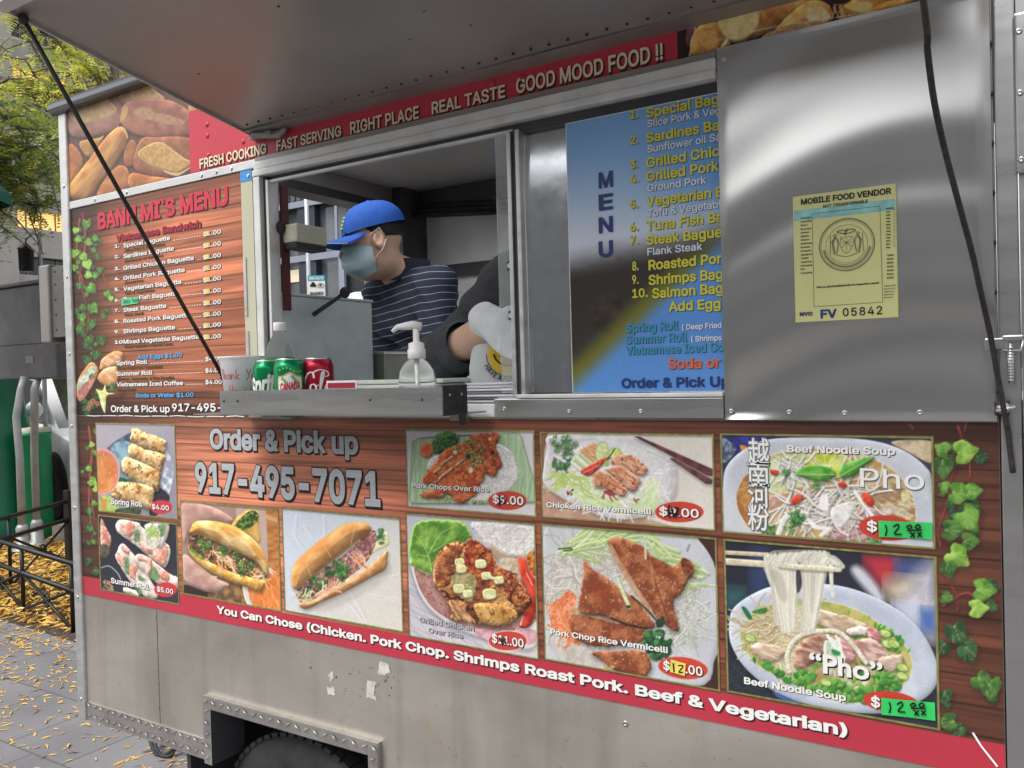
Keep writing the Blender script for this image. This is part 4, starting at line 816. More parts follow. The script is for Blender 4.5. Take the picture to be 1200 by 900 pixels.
# ------------------------------------------------------------------ FOOD CART
cart = thing('food_cart', (-1.5, 1.0, -GZ), 'steel street food cart with printed menus and an open serving window', 'food cart')
XL, XR = -3.222, .30
DEP = 2.0
b = MB()
b.box((-3.175, 0, .47), (-2.42, .035, 1.66)); b.box((-2.42, 0, .675), (-1.69, .035, 1.66)); b.box((-1.69, 0, .47), (-.068, .035, 1.66))
b.box((-3.175, 0, 1.66), (-2.115, .035, 2.835)); b.box((-2.115, 0, 2.425), (-.602, .035, 2.835)); b.box((-.602, 0, 1.66), (-.068, .035, 2.835)); b.box((-2.115, 0, 1.66), (-.602, .035, 1.70))
b.build('side_panel', M_DIRTY, cart, 'stained bare steel side of the cart below the printed mural')
b = MB(); b.box((-.066, -.004, .47), (-.03, .04, 2.835), 0, .004); b.box((-.028, 0, .47), (XR, .035, 2.835))
for i in range(12): b.lathe([(.006, 0), (.006, -.003), (.003, -.005)], (-.072, -.004, 1.72+i*.095), 8, 1, 'y')
b.build('corner_panel', [M_STEEL, M_DARK], cart)
b = MB(); b.box((XL, -.012, .47), (-3.172, .035, 2.835), 0, .006)
for z in (.55, .95, 1.3, 1.62, 1.9, 2.2, 2.55): b.screw(-3.197, z, -.012, .007, 1)
b.build('corner_post', [M_ALU, M_SCREW], cart)
b = MB(); pr = [(-.02, 2.832)]+[(-.026-.016*math.cos(a_), 2.856+.022*math.sin(a_)) for a_ in np.linspace(-1.5, 1.5, 9)]+[(.0, 2.879), (.1, 2.879), (.1, 2.832)]
n = len(pr); vs = [(-3.238, y, z) for y, z in pr] + [(XR, y, z) for y, z in pr]
b.add(vs, [list(range(n)), list(range(2*n-1, n-1, -1))] + [(i, (i+1) % n, (i+1) % n+n, i+n) for i in range(n)], 0)
b.sm = [False, False]+[True]*n
b.build('roof_edge', mat('dark_rolled_steel', (.30, .30, .31), .25, 1.0, var=.1, vscale=3), cart)
HX0, HX1, HY0, HY1 = -3.0, -.25, .14, 1.2
b = MB(); b.box((-3.24, .101, 2.85), (HX0, DEP+.04, 2.885)); b.box((HX1, .101, 2.85), (XR, DEP+.04, 2.885)); b.box((HX0, .101, 2.85), (HX1, HY0, 2.885)); b.box((HX0, HY1, 2.85), (HX1, DEP+.04, 2.885)); b.build('roof', M_GALV, cart)
b = MB(); b.box((HX0-.04, HY0-.04, 2.886), (HX1+.04, HY0, 2.92)); b.box((HX0-.04, HY1, 2.886), (HX1+.04, HY1+.04, 2.92)); b.box((HX0-.04, HY0, 2.886), (HX0, HY1, 2.92)); b.box((HX1, HY0, 2.886), (HX1+.04, HY1, 2.92)); b.build('added_roof_opening', M_GALV, cart)  # unseen roof opening, added to bring sky light into the cabin

# cabin: floor, ceiling, end walls (the left one has a wide opening), back wall
b = MB(); b.box((-3.2, .46, .475), (XR-.02, DEP, .515)); b.build('cabin_floor', mat('worn_floor_plate', (.40, .39, .38), .6, .2, var=.2, vscale=4), cart)
b = MB(); b.box((-3.2, .036, 2.83), (HX0, DEP, 2.849)); b.box((HX1, .036, 2.83), (XR-.02, DEP, 2.849)); b.box((HX0, .036, 2.83), (HX1, HY0, 2.849)); b.box((HX0, HY1, 2.83), (HX1, DEP, 2.849)); b.build('ceiling', mat('pale_sheet_metal', (.40, .385, .375), .5, .2, var=.12, vscale=3), cart)
b = MB(); b.box((-3.215, .036, .517), (-3.18, .5, 2.83)); b.box((-3.215, .5, .517), (-3.18, DEP, 1.72)); b.box((-3.215, .5, 2.745), (-3.18, DEP-.12, 2.83)); b.box((-3.215, DEP-.12, 1.72), (-3.18, DEP, 2.83))
b.build('end_wall', M_CABIND, cart)
b = MB(); b.box((-3.178, .3, 2.70), (-3.05, DEP-.13, 2.745), 1); b.box((-3.178, .3, 2.7455), (-3.05, DEP-.13, 2.828), 0, .005); b.build('opening_beam', [M_GALV, M_CABIND], cart)
b = MB(); b.box((-3.18, DEP, .517), (-.95, DEP+.035, 2.83)); b.box((-.95, DEP, .517), (XR-.02, DEP+.035, 1.4)); b.box((-.95, DEP, 2.75), (XR-.02, DEP+.035, 2.83)); b.build('back_wall', M_CABIN, cart)  # gap at its right is added out of view to light the cook
b = MB(); b.box((XR-.03, .036, .517), (XR, .35, 2.83)); b.box((XR-.03, 1.8, .517), (XR, DEP, 2.83)); b.box((XR-.03, .35, 2.7), (XR, 1.8, 2.83)); b.build('end_wall', M_CABIN, cart)  # unseen door-sized gap, added to let more daylight in
b = MB(); b.box((-3.178, DEP-.22, .517), (-2.98, DEP-.002, 2.828), 0, .004); b.box((-2.98, DEP-.06, 2.72), (XR-.04, DEP-.002, 2.828)); b.box((-2.98, DEP-.03, 2.33), (-.96, DEP-.002, 2.40), 0, .004)
b.build('frame_post', M_CABIND, cart)
b = MB()
for i in range(3): b.tube([(-2.97, DEP-.09-.02*i, 2.74-.03*i), (-2.2, DEP-.08, 2.67-.025*i), (-1.5, DEP-.07, 2.66-.015*i), (-.6, DEP-.07, 2.7)], .014, 0, 6)
b.build('ceiling_cable', M_BLACK, cart)
b = MB(); b.box((-3.17, .31, 1.655), (XR-.04, .95, 1.69), 0, .004); b.box((-3.17, .47, .517), (XR-.04, .92, 1.654), 1); b.build('counter', [M_STEEL, M_CABIND], cart)

# window frame
b = MB()
b.box((-2.115, -.02, 2.447), (-.604, 0, 2.474), 0, .004); b.box((-2.115, -.026, 2.426), (-.604, 0, 2.446), 0, .003)
b.box((-2.115, -.012, 2.475), (-.604, 0, 2.490), 1)
b.build('window_header', [M_ALUW, M_GALV], cart)
b = MB(); b.box((-2.115, -.024, 1.712), (-2.085, .03, 2.425), 0, .004); b.box((-2.083, -.008, 1.712), (-2.07, .03, 2.425), 1); b.box((-2.068, -.014, 1.712), (-2.057, .03, 2.412), 0, .002)
b.box((-2.057, .002, 2.412), (-.602, .03, 2.425), 1); b.box((-2.057, -.006, 2.405), (-1.15, .008, 2.412), 0); b.box((-1.121, .0005, 2.4005), (-.603, .05, 2.4115), 1)
b.build('window_jamb', [M_ALUW, M_CABIND], cart)
b = MB(); b.box((-1.222, -.016, 1.665), (-.604, 0, 1.712), 0, .002); b.box((-2.057, -.01, 1.664), (-1.224, .3, 1.700), 1, .003); b.box((-1.222, .001, 1.70), (-.604, .3, 1.716), 1); b.box((-1.15, -.022, 1.714), (-.604, -.002, 1.724), 1, .002)
for p in ((591, 479), (667, 482), (751, 482)): q = F(p, -.016); b.screw(q[0], q[2], -.016, .006, 2)
b.build('window_sill', [M_STEEL, M_ALUW, M_SCREW], cart)
M_GLASS = mat('sheen_whitened_glass', (.80, .83, .83), .05, trans=.78, ior=1.12, rvar=.04, vscale=20, spec=1.0, var=.12)  # diffuse white in the colour stands in for the pane's pale reflection
b = MB(); b.box((-1.215, .012, 1.726), (-1.162, .016, 2.405)); b.build('glass_pane', M_GLASS, cart)
b = MB(); b.box((-1.160, -.02, 1.718), (-1.148, .02, 2.405), 0, .002); b.box((-1.146, -.012, 1.718), (-1.136, .02, 2.405), 1); b.box((-1.134, -.02, 1.718), (-1.122, .02, 2.405), 0, .002)
for z in (2.06, 1.93): b.box((-1.176, -.006, z-.012), (-1.161, .011, z+.012), 1); b.screw(-1.168, z, -.006, .007, 2)
b.build('window_stile', [M_ALU, M_CABIND, M_SCREW], cart)
b = MB(); nx, nz = 30, 40; g = []
for j in range(nz+1):
    for i in range(nx+1):
        x = -1.121+(.55)*i/nx; z = 1.727+.676*j/nz; v_ = j/nz; g.append((x, .004+.0012*math.sin(z*9+x*3)+.09*max(0, v_-.66)**2-.02*max(0, .25-v_)**2, z))
b.add(g, [(j*(nx+1)+i, j*(nx+1)+i+1, (j+1)*(nx+1)+i+1, (j+1)*(nx+1)+i) for j in range(nz) for i in range(nx)], 0, True)
M_MIRR = mat('sliding_steel_sheet', (.56, .58, .6), .16, 1.0, rvar=.05, vscale=30, bump=.05, bscale=14)
b.build('sliding_shutter', M_MIRR, cart)

# wavy steel sheet right of the window
def wav(x, z):
    u = (x+.6)/.53; v = (z-1.66)/.83; w = v-.10*u-.10*math.sin(u*2.6)
    return -.013+.0024*math.sin(w*8+.9)*(.7+.3*math.sin(u*2.7+.3))+.0017*math.sin(w*17+1.2)+.0008*math.sin(w*31+.5)+.00030*math.sin(w*62+u*2)*math.exp(-((w-.40)/.16)**2)+.0012*math.sin(u*3.6+1)
b = MB(); nx, nz = 60, 120; g = []
for j in range(nz+1):
    for i in range(nx+1):
        x = -.602+.531*i/nx; z = 1.662+.832*j/nz; e = min(i/2, (nx-i)/2, j/2, (nz-j)/2, 1)
        g.append((x, -.013+(wav(x, z)+.013)*e, z))
b.add(g, [(j*(nx+1)+i, j*(nx+1)+i+1, (j+1)*(nx+1)+i+1, (j+1)*(nx+1)+i) for j in range(nz) for i in range(nx)], 0, True)
b.box((-.602, -.0125, 1.662), (-.600, 0, 2.494)); b.box((-.600, -.0125, 1.662), (-.0715, -.004, 1.664)); b.box((-.6, -.0125, 2.492), (-.0715, -.004, 2.494))
for p in ((848, 69), (857, 482), (925, 483), (990, 484), (1078, 483)): q = F(p, -.013); b.screw(q[0], q[2], -.013, .006, 1)
M_WAVY = mat('buckled_steel_sheet', (.58, .575, .56), .23, 1.0, var=.012, vscale=3)
b.build('shutter_sheet', [M_WAVY, M_SCREW], cart, 'buckled shiny steel sheet right of the serving window')

# flat strips between the prints
b = MB(); b.box((-3.172, -.007, 2.460), (-2.116, 0, 2.488), 0, .002)
for p in ((148, 227), (236, 209.5), (253, 202.5), (271, 199), (111, 235)): q = F(p, -.007); b.screw(q[0], 2.474, -.007, .007, 1)
b.build('trim_strip', [M_ALU, M_SCREW], cart)
b = MB(); b.box((-2.194, -.004, 1.70), (-2.14, 0, 2.459)); b.box((-2.193, -.0055, 2.425), (-2.141, -.004, 2.459), 1)
b.box((-2.19, -.008, 1.99), (-2.178, -.004, 2.18), 2); b.box((-2.188, -.008, 1.72), (-2.176, -.004, 1.94), 2); b.screw(-2.155, 2.44, -.0055, .006, 3)
b.build('taped_strip', [M_TAPE, M_BLUET, M_ALU, M_SCREW], cart)
# tread plate skirt and wheel arch trim
def studs(b, x0, x1, z0, z1, y, mi=0, st=.040):
    k = 0; z = z0+st*.45
    while z < z1-.006:
        x = x0+st*.4; i = 0
        while x < x1-.006:
            a = .6 if (i+k) % 2 == 0 else -.6; L = st*.46; c, s_ = math.cos(a)*L, math.sin(a)*L
            b.add([(x-c, y, z-s_), (x-s_*.25, y-.005, z+c*.25), (x+c, y, z+s_), (x+s_*.25, y-.005, z-c*.25), (x, y-.0095, z)], [(0, 1, 4), (1, 2, 4), (2, 3, 4), (3, 0, 4)], mi, True)
            x += st; i += 1
        z += st; k += 1
b = MB(); b.box((-3.17, -.005, .472), (-2.45, 0, .541)); studs(b, -3.168, -2.45, .474, .54, -.005)
b.box((-1.66, -.005, .472), (-.07, 0, .541)); studs(b, -1.66, -.07, .474, .54, -.005)
b.build('tread_plate_skirt', M_TREAD, cart)
b = MB(); b.box((-2.449, -.02, .47), (-2.41, 0, .704)); b.box((-1.70, -.02, .47), (-1.662, 0, .704)); b.box((-2.409, -.02, .665), (-1.701, 0, .704))
studs(b, -2.449, -1.662, .668, .702, -.02); studs(b, -2.447, -2.412, .475, .665, -.02); studs(b, -1.698, -1.664, .475, .665, -.02)
b.box((-2.409, -.0198, .662), (-1.701, .03, .6645)); b.box((-2.4135, -.0198, .47), (-2.4095, .12, .6645), 1)
b.build('wheel_arch_trim', [M_TREAD, M_CABIND], cart)
b = MB(); b.box((-2.6, .42, .25), (-1.5, .45, .9)); b.box((-2.6, .036, .72), (-1.5, .42, .74)); b.box((-2.62, .036, .25), (-2.6, .42, .74)); b.box((-1.5, .036, .25), (-1.48, .42, .74))
b.build('wheel_well', M_CABIND, cart)
# wheel
WX, WY, WR = -2.09, .19, .40; WZ = WR-GZ
wp = thing('wheel', (0, 0, 0), None, None); wp.parent = cart; wp.location = real((WX, WY, WZ))-world_loc(cart)
b = MB(); prof = [(.24, -.1), (.25, -.118), (.31, -.128), (.355, -.122), (.386, -.105), (WR, -.075), (WR, .075), (.386, .105), (.355, .122), (.25, .118), (.24, .1)]
b.lathe(prof, (WX, WY, WZ), 64, 0, 'y', True, False)
for k in range(60):
    a = 2*math.pi*k/60
    for (y0, y1, o) in ((-.108, -.045, 0), (-.03, .03, .05), (.045, .108, 0)):
        c = math.cos(a+o); s_ = math.sin(a+o); t = Vector((-s_, 0, c)); r0 = Vector((c, 0, s_)); Cc = Vector((WX, WY, WZ))
        r1 = WR-.012 if abs(y0+y1) > .03 else WR-.002
        vv = []
        for rr in (r1, WR+.007 if abs(y0+y1) < .03 else WR+.003):
            for yy in (y0, y1):
                for w_ in (-.014, .014): vv.append(Cc+r0*rr+t*w_+Vector((0, yy, 0)))
        b.add(vv, [(0, 1, 3, 2), (4, 6, 7, 5), (0, 4, 5, 1), (2, 3, 7, 6), (0, 2, 6, 4), (1, 5, 7, 3)])
b.build('tyre', M_BLACK, wp)
b = MB(); b.lathe([(.06, -.06), (.09, -.07), (.12, -.05), (.17, -.045), (.22, -.07), (.24, -.1), (.248, -.1), (.248, .1), (.24, .1), (.05, 0)], (WX, WY, WZ), 40, 0, 'y'); b.build('rim', M_STEEL, wp)

# ---- prints
mural = MB(); mural.box((-3.172, -.0018, .963), (-.069, 0, 1.658)); mural = mural.build('mural', M_PRINT, cart, 'wood plank print with food pictures along the lower side')
A = Art([(92, 487), (1169, 496), (1170.7, 905), (100, 697)], -.0025, .0026, '#80503a'); A.rect = (-3.172, .963, -.069, 1.658)
A.X, A.Z = np.meshgrid(np.linspace(-3.172, -.069, 1240), np.linspace(1.658, .963, 280)); px_, py_ = proj(A.X, np.full_like(A.X, A.y), A.Z); A.x, A.y_ = px_, py_; A.c = np.zeros(A.X.shape+(3,)); A.px1 = .75
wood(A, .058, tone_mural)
vines(A, [(106, 521, 7, .2, 2), (111, 530, 6, 1.2, 1), (103, 548, 8, 1.0, 1), (107, 563, 8, .8, 2), (111, 573, 7, .5, 2), (104, 598, 8, 1.3, 0), (110, 590, 7, .4, 1), (103, 618, 8, .6, 0), (108, 634, 7, .9, 0), (104, 655, 8, 1.1, 3), (111, 668, 7, .5, 3), (112, 505, 7, 1.8, 1)], [[(104, 500), (108, 540), (104, 580), (108, 630)], [(110, 520), (105, 560), (111, 610)]])
vines(A, [(1107, 527, 16, 3.4, 1), (1128, 530, 22, .05, 2), (1104, 545, 20, 1.2, 0), (1108, 572, 14, 3.6, 1), (1120, 578, 20, .4, 1), (1137, 577, 18, -.35, 1), (1131, 604, 24, .75, 1), (1112, 622, 22, .3, 0), (1133, 634, 20, .3, 0), (1118, 650, 24, .6, 2), (1110, 664, 18, 1.4, 0), (1150, 692, 22, .1, 1), (1143, 714, 20, .2, 2), (1108, 700, 12, .4, 0), (1120, 738, 26, 1.5, 3), (1133, 762, 20, 1.2, 3), (1148, 796, 22, .9, 0), (1160, 806, 20, 1.3, 0), (1113, 845, 20, 2.9, 0), (1108, 815, 16, 1.2, 3)],
      [[(1122, 498), (1128, 515), (1134, 530)], [(1132, 496), (1131, 505)], [(1066, 497), (1070, 502)], [(1126, 520), (1108, 550), (1114, 575), (1100, 620), (1102, 640)], [(1112, 545), (1122, 540), (1112, 570)], [(1136, 530), (1137, 560)], [(1102, 665), (1122, 700), (1122, 715)], [(1105, 710), (1130, 695), (1145, 700)]])
t = (A.Z < 1.034)[..., None]; rb = hexc('#b32f3f')*(.94+.12*fbm(A.X*3, A.Z*5, 5))[..., None]
A.c = np.where(t, rb, A.c); A.build('wood_print', M_PRINT, mural)
L = MB()
SH = (2, .05, .07)
text(L, 'Order & Pick up', (246, 527.5), (420, 531.5), 24, 0, -.0045, .035, (1, .022), (1, .04, .07, .05))
text(L, '917-495-7071', (229, 578.5), (446, 592.5), 35.5, 0, -.0045, .035, (1, .02), (1, .04, .06, .05))
text(L, 'You Can Chose (Chicken. Pork Chop. Shrimps Roast Pork. Beef & Vegetarian)', (254, 720), (993, 861), 9.2, 2, -.0045, .032, None, (3, .09, .12, .045))
L.build('lettering', [M_GREY, M_BLK, M_WHITE, M_SHADE], mural)

def pic(fn, quad, zoom, step, name, label, seed, words):
    A = Art(quad, -.0035, step, '#888888', zoom, seed); A.y = -.0035
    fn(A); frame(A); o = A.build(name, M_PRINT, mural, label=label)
    L = MB()
    for w_ in words: text(L, *w_[:4], w_[4], -.0052, w_[5]*.6 if len(w_) > 5 else .02, None, (1, .07, .1, .035))
    if words: L.build('caption', [M_WHITE, M_SHADE, M_GREY, M_BLK], mural)
    return o
Z = lambda o, s: (lambda x, y: (o[0]+x/s, o[1]+y/s))
a = Z((100, 490), 7.5)
pic(art_spring, [(112.7, 495.3), (206.7, 496), (207, 608.7), (114, 600)], (100, 490, 7.5), .0022, 'food_picture', 'printed picture of four fried spring rolls with orange dip', 11,
    [('Spring Roll', a(225, 752), a(500, 783), 6.6, 0), ('$4.00', a(585, 800), a(735, 812), 5.8, 0)])
a = Z((105, 600), 7.5)
pic(art_summer, [(115, 603.3), (207.7, 612.7), (209.7, 708.7), (117, 692)], (105, 600, 7.5), .0022, 'food_picture', 'printed picture of summer rolls with shrimp on dark slate', 12,
    [('Summer Roll', a(188, 625), a(522, 685), 6.4, 0), ('$5.00', a(592, 700), a(735, 720), 5.8, 0)])
pic(art_hands, [(212, 586.3), (327.3, 595.8), (329.3, 717), (213.3, 696.7)], (205, 580, 6), .0017, 'food_picture', 'printed picture of a filled baguette held in a hand', 13, [])
pic(art_baguette, [(331, 595.8), (470.4, 605), (472.2, 740.8), (332.6, 717.5)], (325, 590, 6), .0017, 'food_picture', 'printed picture of a filled baguette on white paper', 14, [])
a = Z((470, 495), 7.5)
pic(art_porkrice, [(475.6, 501.7), (627, 503.7), (628.5, 606.3), (476, 595.7)], (470, 495, 7.5), .0015, 'food_picture', 'printed picture of red glazed pork chops over rice', 15,
    [('Pork Chops Over Rice', a(97, 578), a(775, 612), 5.8, 0), ('$9.00', a(805, 712), a(1075, 725), 9.5, 0)])
a = Z((630, 490), 5)
pic(art_vermicelli, [(632.4, 506), (837, 507), (839.6, 623.6), (633.4, 607)], (630, 490, 5), .0014, 'food_picture', 'printed picture of sliced chicken, salad and noodles with chopsticks', 16,
    [('Chicken Rice Vermicelli', a(50, 522), a(665, 565), 6.2, 0, .04), ('$9.00', a(713, 572), a(945, 583), 10, 0)])
a = Z((470, 600), 5)
pic(art_grilled, [(476.6, 602), (629.2, 611), (630.6, 773), (477.6, 747)], (470, 600, 5), .0014, 'food_picture', 'printed picture of grilled chicken with lettuce and red pepper', 17,
    [('Grilled Chicken', a(108, 648), a(428, 697), 6, 2), ('Over Rice', a(160, 708), a(362, 742), 6, 2), ('$11.00', a(533, 770), a(718, 790), 10, 0)])
a = Z((620, 610), 4.5)
pic(art_porkchop, [(635.3, 613.3), (841.8, 628.9), (843.3, 808.9), (635.9, 775.6)], (620, 610, 4.5), .0014, 'food_picture', 'printed picture of pork chop slices with noodles on a white plate', 18,
    [('Pork Chop Rice Vermicelli', a(112, 602), a(732, 697), 6.6, 0, .04), ('$13.00', a(708, 788), a(915, 820), 10.5, 0)])
a = Z((840, 495), 4)
pic(art_pho, [(842.8, 507), (1095, 510.5), (1097, 645), (845.5, 625)], (840, 495, 4), .0013, 'food_picture', 'printed picture of noodle soup with lime, basil and sprouts', 19,
    [('Beef Noodle Soup', a(330, 142), a(836, 152), 8.5, 0, .045), ('$', a(703, 510), a(752, 512), 12, 0)])
L = MB()
for i, ch in enumerate('越南河粉'):
    x0, y1 = a(146, 188+i*102); text(L, ch, (x0, y1), (x0+25, y1+1), 17.8, 0, -.0052, .010, (1, .03), (1, .05, .07, .03))
text(L, 'Pho', a(672, 300), a(972, 318), 22, 0, -.0054, .005, None, (1, .03, .07, .01))
L.build('caption', [M_WHITE, mat('dim_grey_ink', '#6f7478', .5, var=.05)], mural)
a = Z((840, 632), 4)
pic(art_pho_big, [(847.5, 633.3), (1099.6, 648.3), (1101.6, 857), (850.4, 811.5)], (840, 632, 4), .0013, 'food_picture', 'printed picture of a soup bowl with noodles lifted on chopsticks', 20,
    [('“Pho”', a(435, 622), a(778, 668), 17, 0, .045), ('Beef Noodle Soup', a(128, 680), a(606, 757), 8, 0, .045), ('$', a(722, 783), a(766, 790), 12, 0)])
# price stickers over the printed prices
def sticker(quad, strokes, lab, w=.0030, m=None, y=-.0068):
    b = MB(); q = [F(p, y) for p in quad]; k = 6; g = []
    for j in range(3):
        for i in range(k+1):
            u, v = i/k, j/2; p = (q[0]*(1-u)+q[1]*u)*(1-v)+(q[3]*(1-u)+q[2]*u)*v; p[1] -= .0012*math.sin(u*5+v*2)+.001; g.append(p)
    b.add(g, [(j*(k+1)+i, (j+1)*(k+1)+i, (j+1)*(k+1)+i+1, j*(k+1)+i+1) for j in range(2) for i in range(k)], 0, True)
    for s_ in strokes:
        b.ribbon([(F(p, y-.0035)[0], F(p, y-.0035)[2]) for p in smooth_open(s_, 4)], w, y-.0035, 1)
    return b.build('price_sticker', [m or M_STICKY, M_BLK], mural, lab, recalc=False)
def twelve(z):
    return [[z(790, 480), z(796, 505), z(790, 532)], [z(826, 490), z(846, 478), z(852, 492), z(832, 522), z(866, 524)], [z(905, 480), z(890, 490), z(900, 500), z(914, 490), z(905, 480)], [z(945, 478), z(930, 488), z(940, 500), z(954, 490), z(945, 478)], [z(892, 507), z(962, 504)], [z(905, 515), z(930, 540)], [z(928, 515), z(908, 540)], [z(940, 515), z(962, 538)], [z(960, 515), z(940, 538)]]
a = Z((840, 495), 4)
sticker([a(758, 460), a(1008, 470), a(1008, 548), a(762, 536)], twelve(a), 'green handwritten price sticker on the upper soup picture')
a = Z((840, 632), 4); a2 = lambda x, y: a(x+18, y+283+(x-790)*.03)
sticker([a(772, 742), a(1022, 766), a(1025, 850), a(772, 820)], twelve(a2), 'creased green handwritten price sticker on the lower soup picture')
L = MB(); B_ = lambda pts, w=.004: L.ribbon([(F(p, -.0075)[0], F(p, -.0075)[2]) for p in pts], w, -.0075, 0)
a = Z((470, 495), 7.5); B_([a(868, 640), a(862, 740)]); B_([a(905, 640), a(915, 720), a(880, 690)], .003)
a = Z((630, 490), 5); B_([a(770, 508), a(772, 585)]); B_(smooth_open([a(785, 520), a(800, 580), a(825, 530), a(800, 525)])); B_([a(765, 550), a(830, 570)], .003)
a = Z((470, 600), 5); B_([a(578, 738), a(592, 775), a(604, 735), a(614, 775)], .006)
L.ribbon([(F(p, -.007)[0], F(p, -.007)[2]) for p in ((785.5, 780), (803, 785))], .03, -.007, 1); a = Z((620, 610), 4.5); B_([a(760, 752), a(765, 800)]); B_(smooth_open([a(785, 765), a(812, 768), a(790, 800), a(812, 800)]), .003)
L.build('marker_scribble', [M_BLK, M_STICKG], mural)
b = MB(); b.ribbon([(F(p, -.004)[0], F(p, -.004)[2]) for p in ((1140, 858), (1150, 874), (1169, 898))], .004, -.006, 0); b.build('torn_edge', M_WHITE, mural)

# top prints
A = Art([(75.5, 122), (222, 93), (222, 205), (82, 243)], -.002, .003, '#604a40', (75, 80, 6), 31)
A.X, A.Z = np.meshgrid(np.linspace(-3.171, -2.447, 330), np.linspace(2.834, 2.489, 160)); A.x, A.y_ = [(q-o)*6 for q, o in zip(proj(A.X, np.full_like(A.X, A.y), A.Z), (75, 80))]; A.c = np.zeros(A.X.shape+(3,)); A.px1 = 4.5
art_loaves(A); A.c = A.c*.9+hexc('#9a90a0')*.07; A.grain(.03); A.build('bread_picture', M_PRINT, cart, label='printed picture of baguette loaves at the upper left corner')
A = Art([(790, 0), (1090, 0), (1090, 60), (790, 80)], -.002, .003, '#604a40', (790, 0, 4), 32)
A.X, A.Z = np.meshgrid(np.linspace(-.696, -.07, 330), np.linspace(2.75, 2.4945, 130)); A.x, A.y_ = [(q-o)*4 for q, o in zip(proj(A.X, np.full_like(A.X, A.y), A.Z), (790, 0))]; A.c = np.zeros(A.X.shape+(3,)); A.px1 = 3.4
art_loaves_warm(A); A.grain(.03); A.build('bread_picture', M_PRINT, cart, label='printed picture of warm bread loaves above the steel sheet')
bn = MB(); bn.box((-2.4465, -.003, 2.4905), (-.697, 0, 2.70)); bn.box((-2.4465, -.003, 2.7005), (-.697, 0, 2.834), 1)
for p in ((242.5, 146), (243, 159), (244, 182), (285, 166), (333, 158), (578, 98), (612, 91), (641, 83)): q = F(p, -.003); bn.ball((q[0], -.003, q[2]), (.009, .004, .009), 0, 10, 6)
bn = bn.build('banner', [M_RED, mat('tan_wood_ink', '#b98a5a', .45, var=.2, vscale=3, stretch=(1, 1, 12))], cart, 'red slogan banner above the serving window')
L = MB()
for s_, p, q in (('FRESH COOKING', (234, 197.5), (312, 180)), ('FAST SERVING', (324, 177), (400, 160)), ('RIGHT PLACE', (410.5, 157), (491, 139.5)), ('REAL TASTE', (506, 132.5), (592, 116)), ('GOOD MOOD FOOD !!', (605, 110), (777, 70))):
    text(L, s_, p, q, {'F': 11.5, 'R': 14.5, 'G': 18}[s_[0]] if s_ != 'FAST SERVING' else 12.5, 0, -.0055, .02, None, (1, .07, .1, .045))
x0 = F((597, 80), -.0055)[0]; x1 = F((775, 45), -.0055)[0]; z1 = F((612, 88), -.0055)[2]+.034
v, f = glyphs('BANH MI CAFE', .03)
for off, y, m_ in ((.05, -.0049, 1), (.03, -.0055, 2)):
    v, f = glyphs('BANH MI CAFE', off); L.add([(x0+(p[0]/v[:, 0].max())*(x1-x0), y-p[2]*.004, z1+p[1]*.09) for p in v], f, m_)
L.build('lettering', [M_CREAM, M_SHADE, M_WHITE], bn)

# ---- left menu board
A = Art([(82, 245), (283, 205), (283, 488), (92, 487)], -.0025, .003, '#80503a', (80, 200, 3), 33)
A.X, A.Z = np.meshgrid(np.linspace(-3.171, -2.196, 420), np.linspace(2.4585, 1.662, 330)); q = proj(A.X, np.full_like(A.X, A.y), A.Z); A.x, A.y_ = q; A.c = np.zeros(A.X.shape+(3,)); A.px1 = .75
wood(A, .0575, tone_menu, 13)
S9 = lambda *L_: [((a-0)/3+80, b/3+200) for a, b in L_]
vl = []
for (x, y, r, a_, t_) in ((62, 185, 22, 1.4, 1), (25, 205, 20, 1.9, 2), (30, 240, 20, .3, 1), (65, 250, 24, .9, 1), (92, 235, 20, .4, 1), (20, 285, 22, 1.8, 2), (50, 300, 24, 1.1, 2), (85, 275, 18, .6, 0), (68, 325, 28, 1.0, 2), (100, 300, 20, 1.2, 0), (25, 340, 22, 1.7, 1), (110, 345, 20, 1.4, 0), (70, 365, 22, .6, 2), (90, 365, 20, .3, 1), (75, 412, 30, .9, 1), (40, 400, 20, 1.6, 0), (140, 430, 20, 1.2, 1), (148, 445, 14, 1.4, 2), (50, 480, 22, .7, 0), (85, 480, 26, .8, 1), (50, 510, 26, 1.4, 1), (120, 505, 20, .6, 0), (85, 530, 26, 1.5, 0), (45, 555, 22, 1.8, 0), (70, 590, 26, 1.2, 0), (115, 590, 24, 1.2, 0), (60, 610, 20, .9, 3), (100, 640, 24, 1.4, 0), (65, 660, 22, 1.7, 3)):
    vl.append((80+x/3, 200+y/3, r/2.6, a_, t_))
vines(A, vl, [S9((50, 150), (60, 260), (40, 380), (70, 500), (60, 600)), S9((75, 170), (60, 240), (110, 330), (140, 420)), S9((40, 170), (30, 300), (60, 420))])
A.zoom = 1
A.x, A.y_ = (q[0]-85)*6.925, (q[1]-360)*6.925; A.px1 = 4
loaf(A, [(225, 470), (240, 420), (330, 360), (400, 365), (405, 410), (380, 460), (300, 490), (225, 510)], '#c98a5a', '#e0b287', bev=40); loaf(A, [(205, 560), (260, 500), (340, 480), (362, 500), (362, 610), (280, 640), (215, 600)], '#cf8f5c', '#e4b88a', bev=40)
for s_ in ([(270, 410), (330, 440)], [(320, 380), (380, 410)], [(250, 520), (330, 590)], [(310, 490), (360, 540)], [(240, 440), (290, 470)]): A.S(s_, 9, '#ecd0a4', alpha=.8)
A.P([(200, 800), (330, 730), (440, 690), (380, 790), (280, 860), (200, 880)], '#3a2018', alpha=.6, soft=30)
loaf(A, [(30, 660), (60, 560), (130, 460), (170, 450), (208, 500), (200, 560), (150, 660), (80, 760), (45, 750)], '#b9744a', '#d49a6c', bev=24)
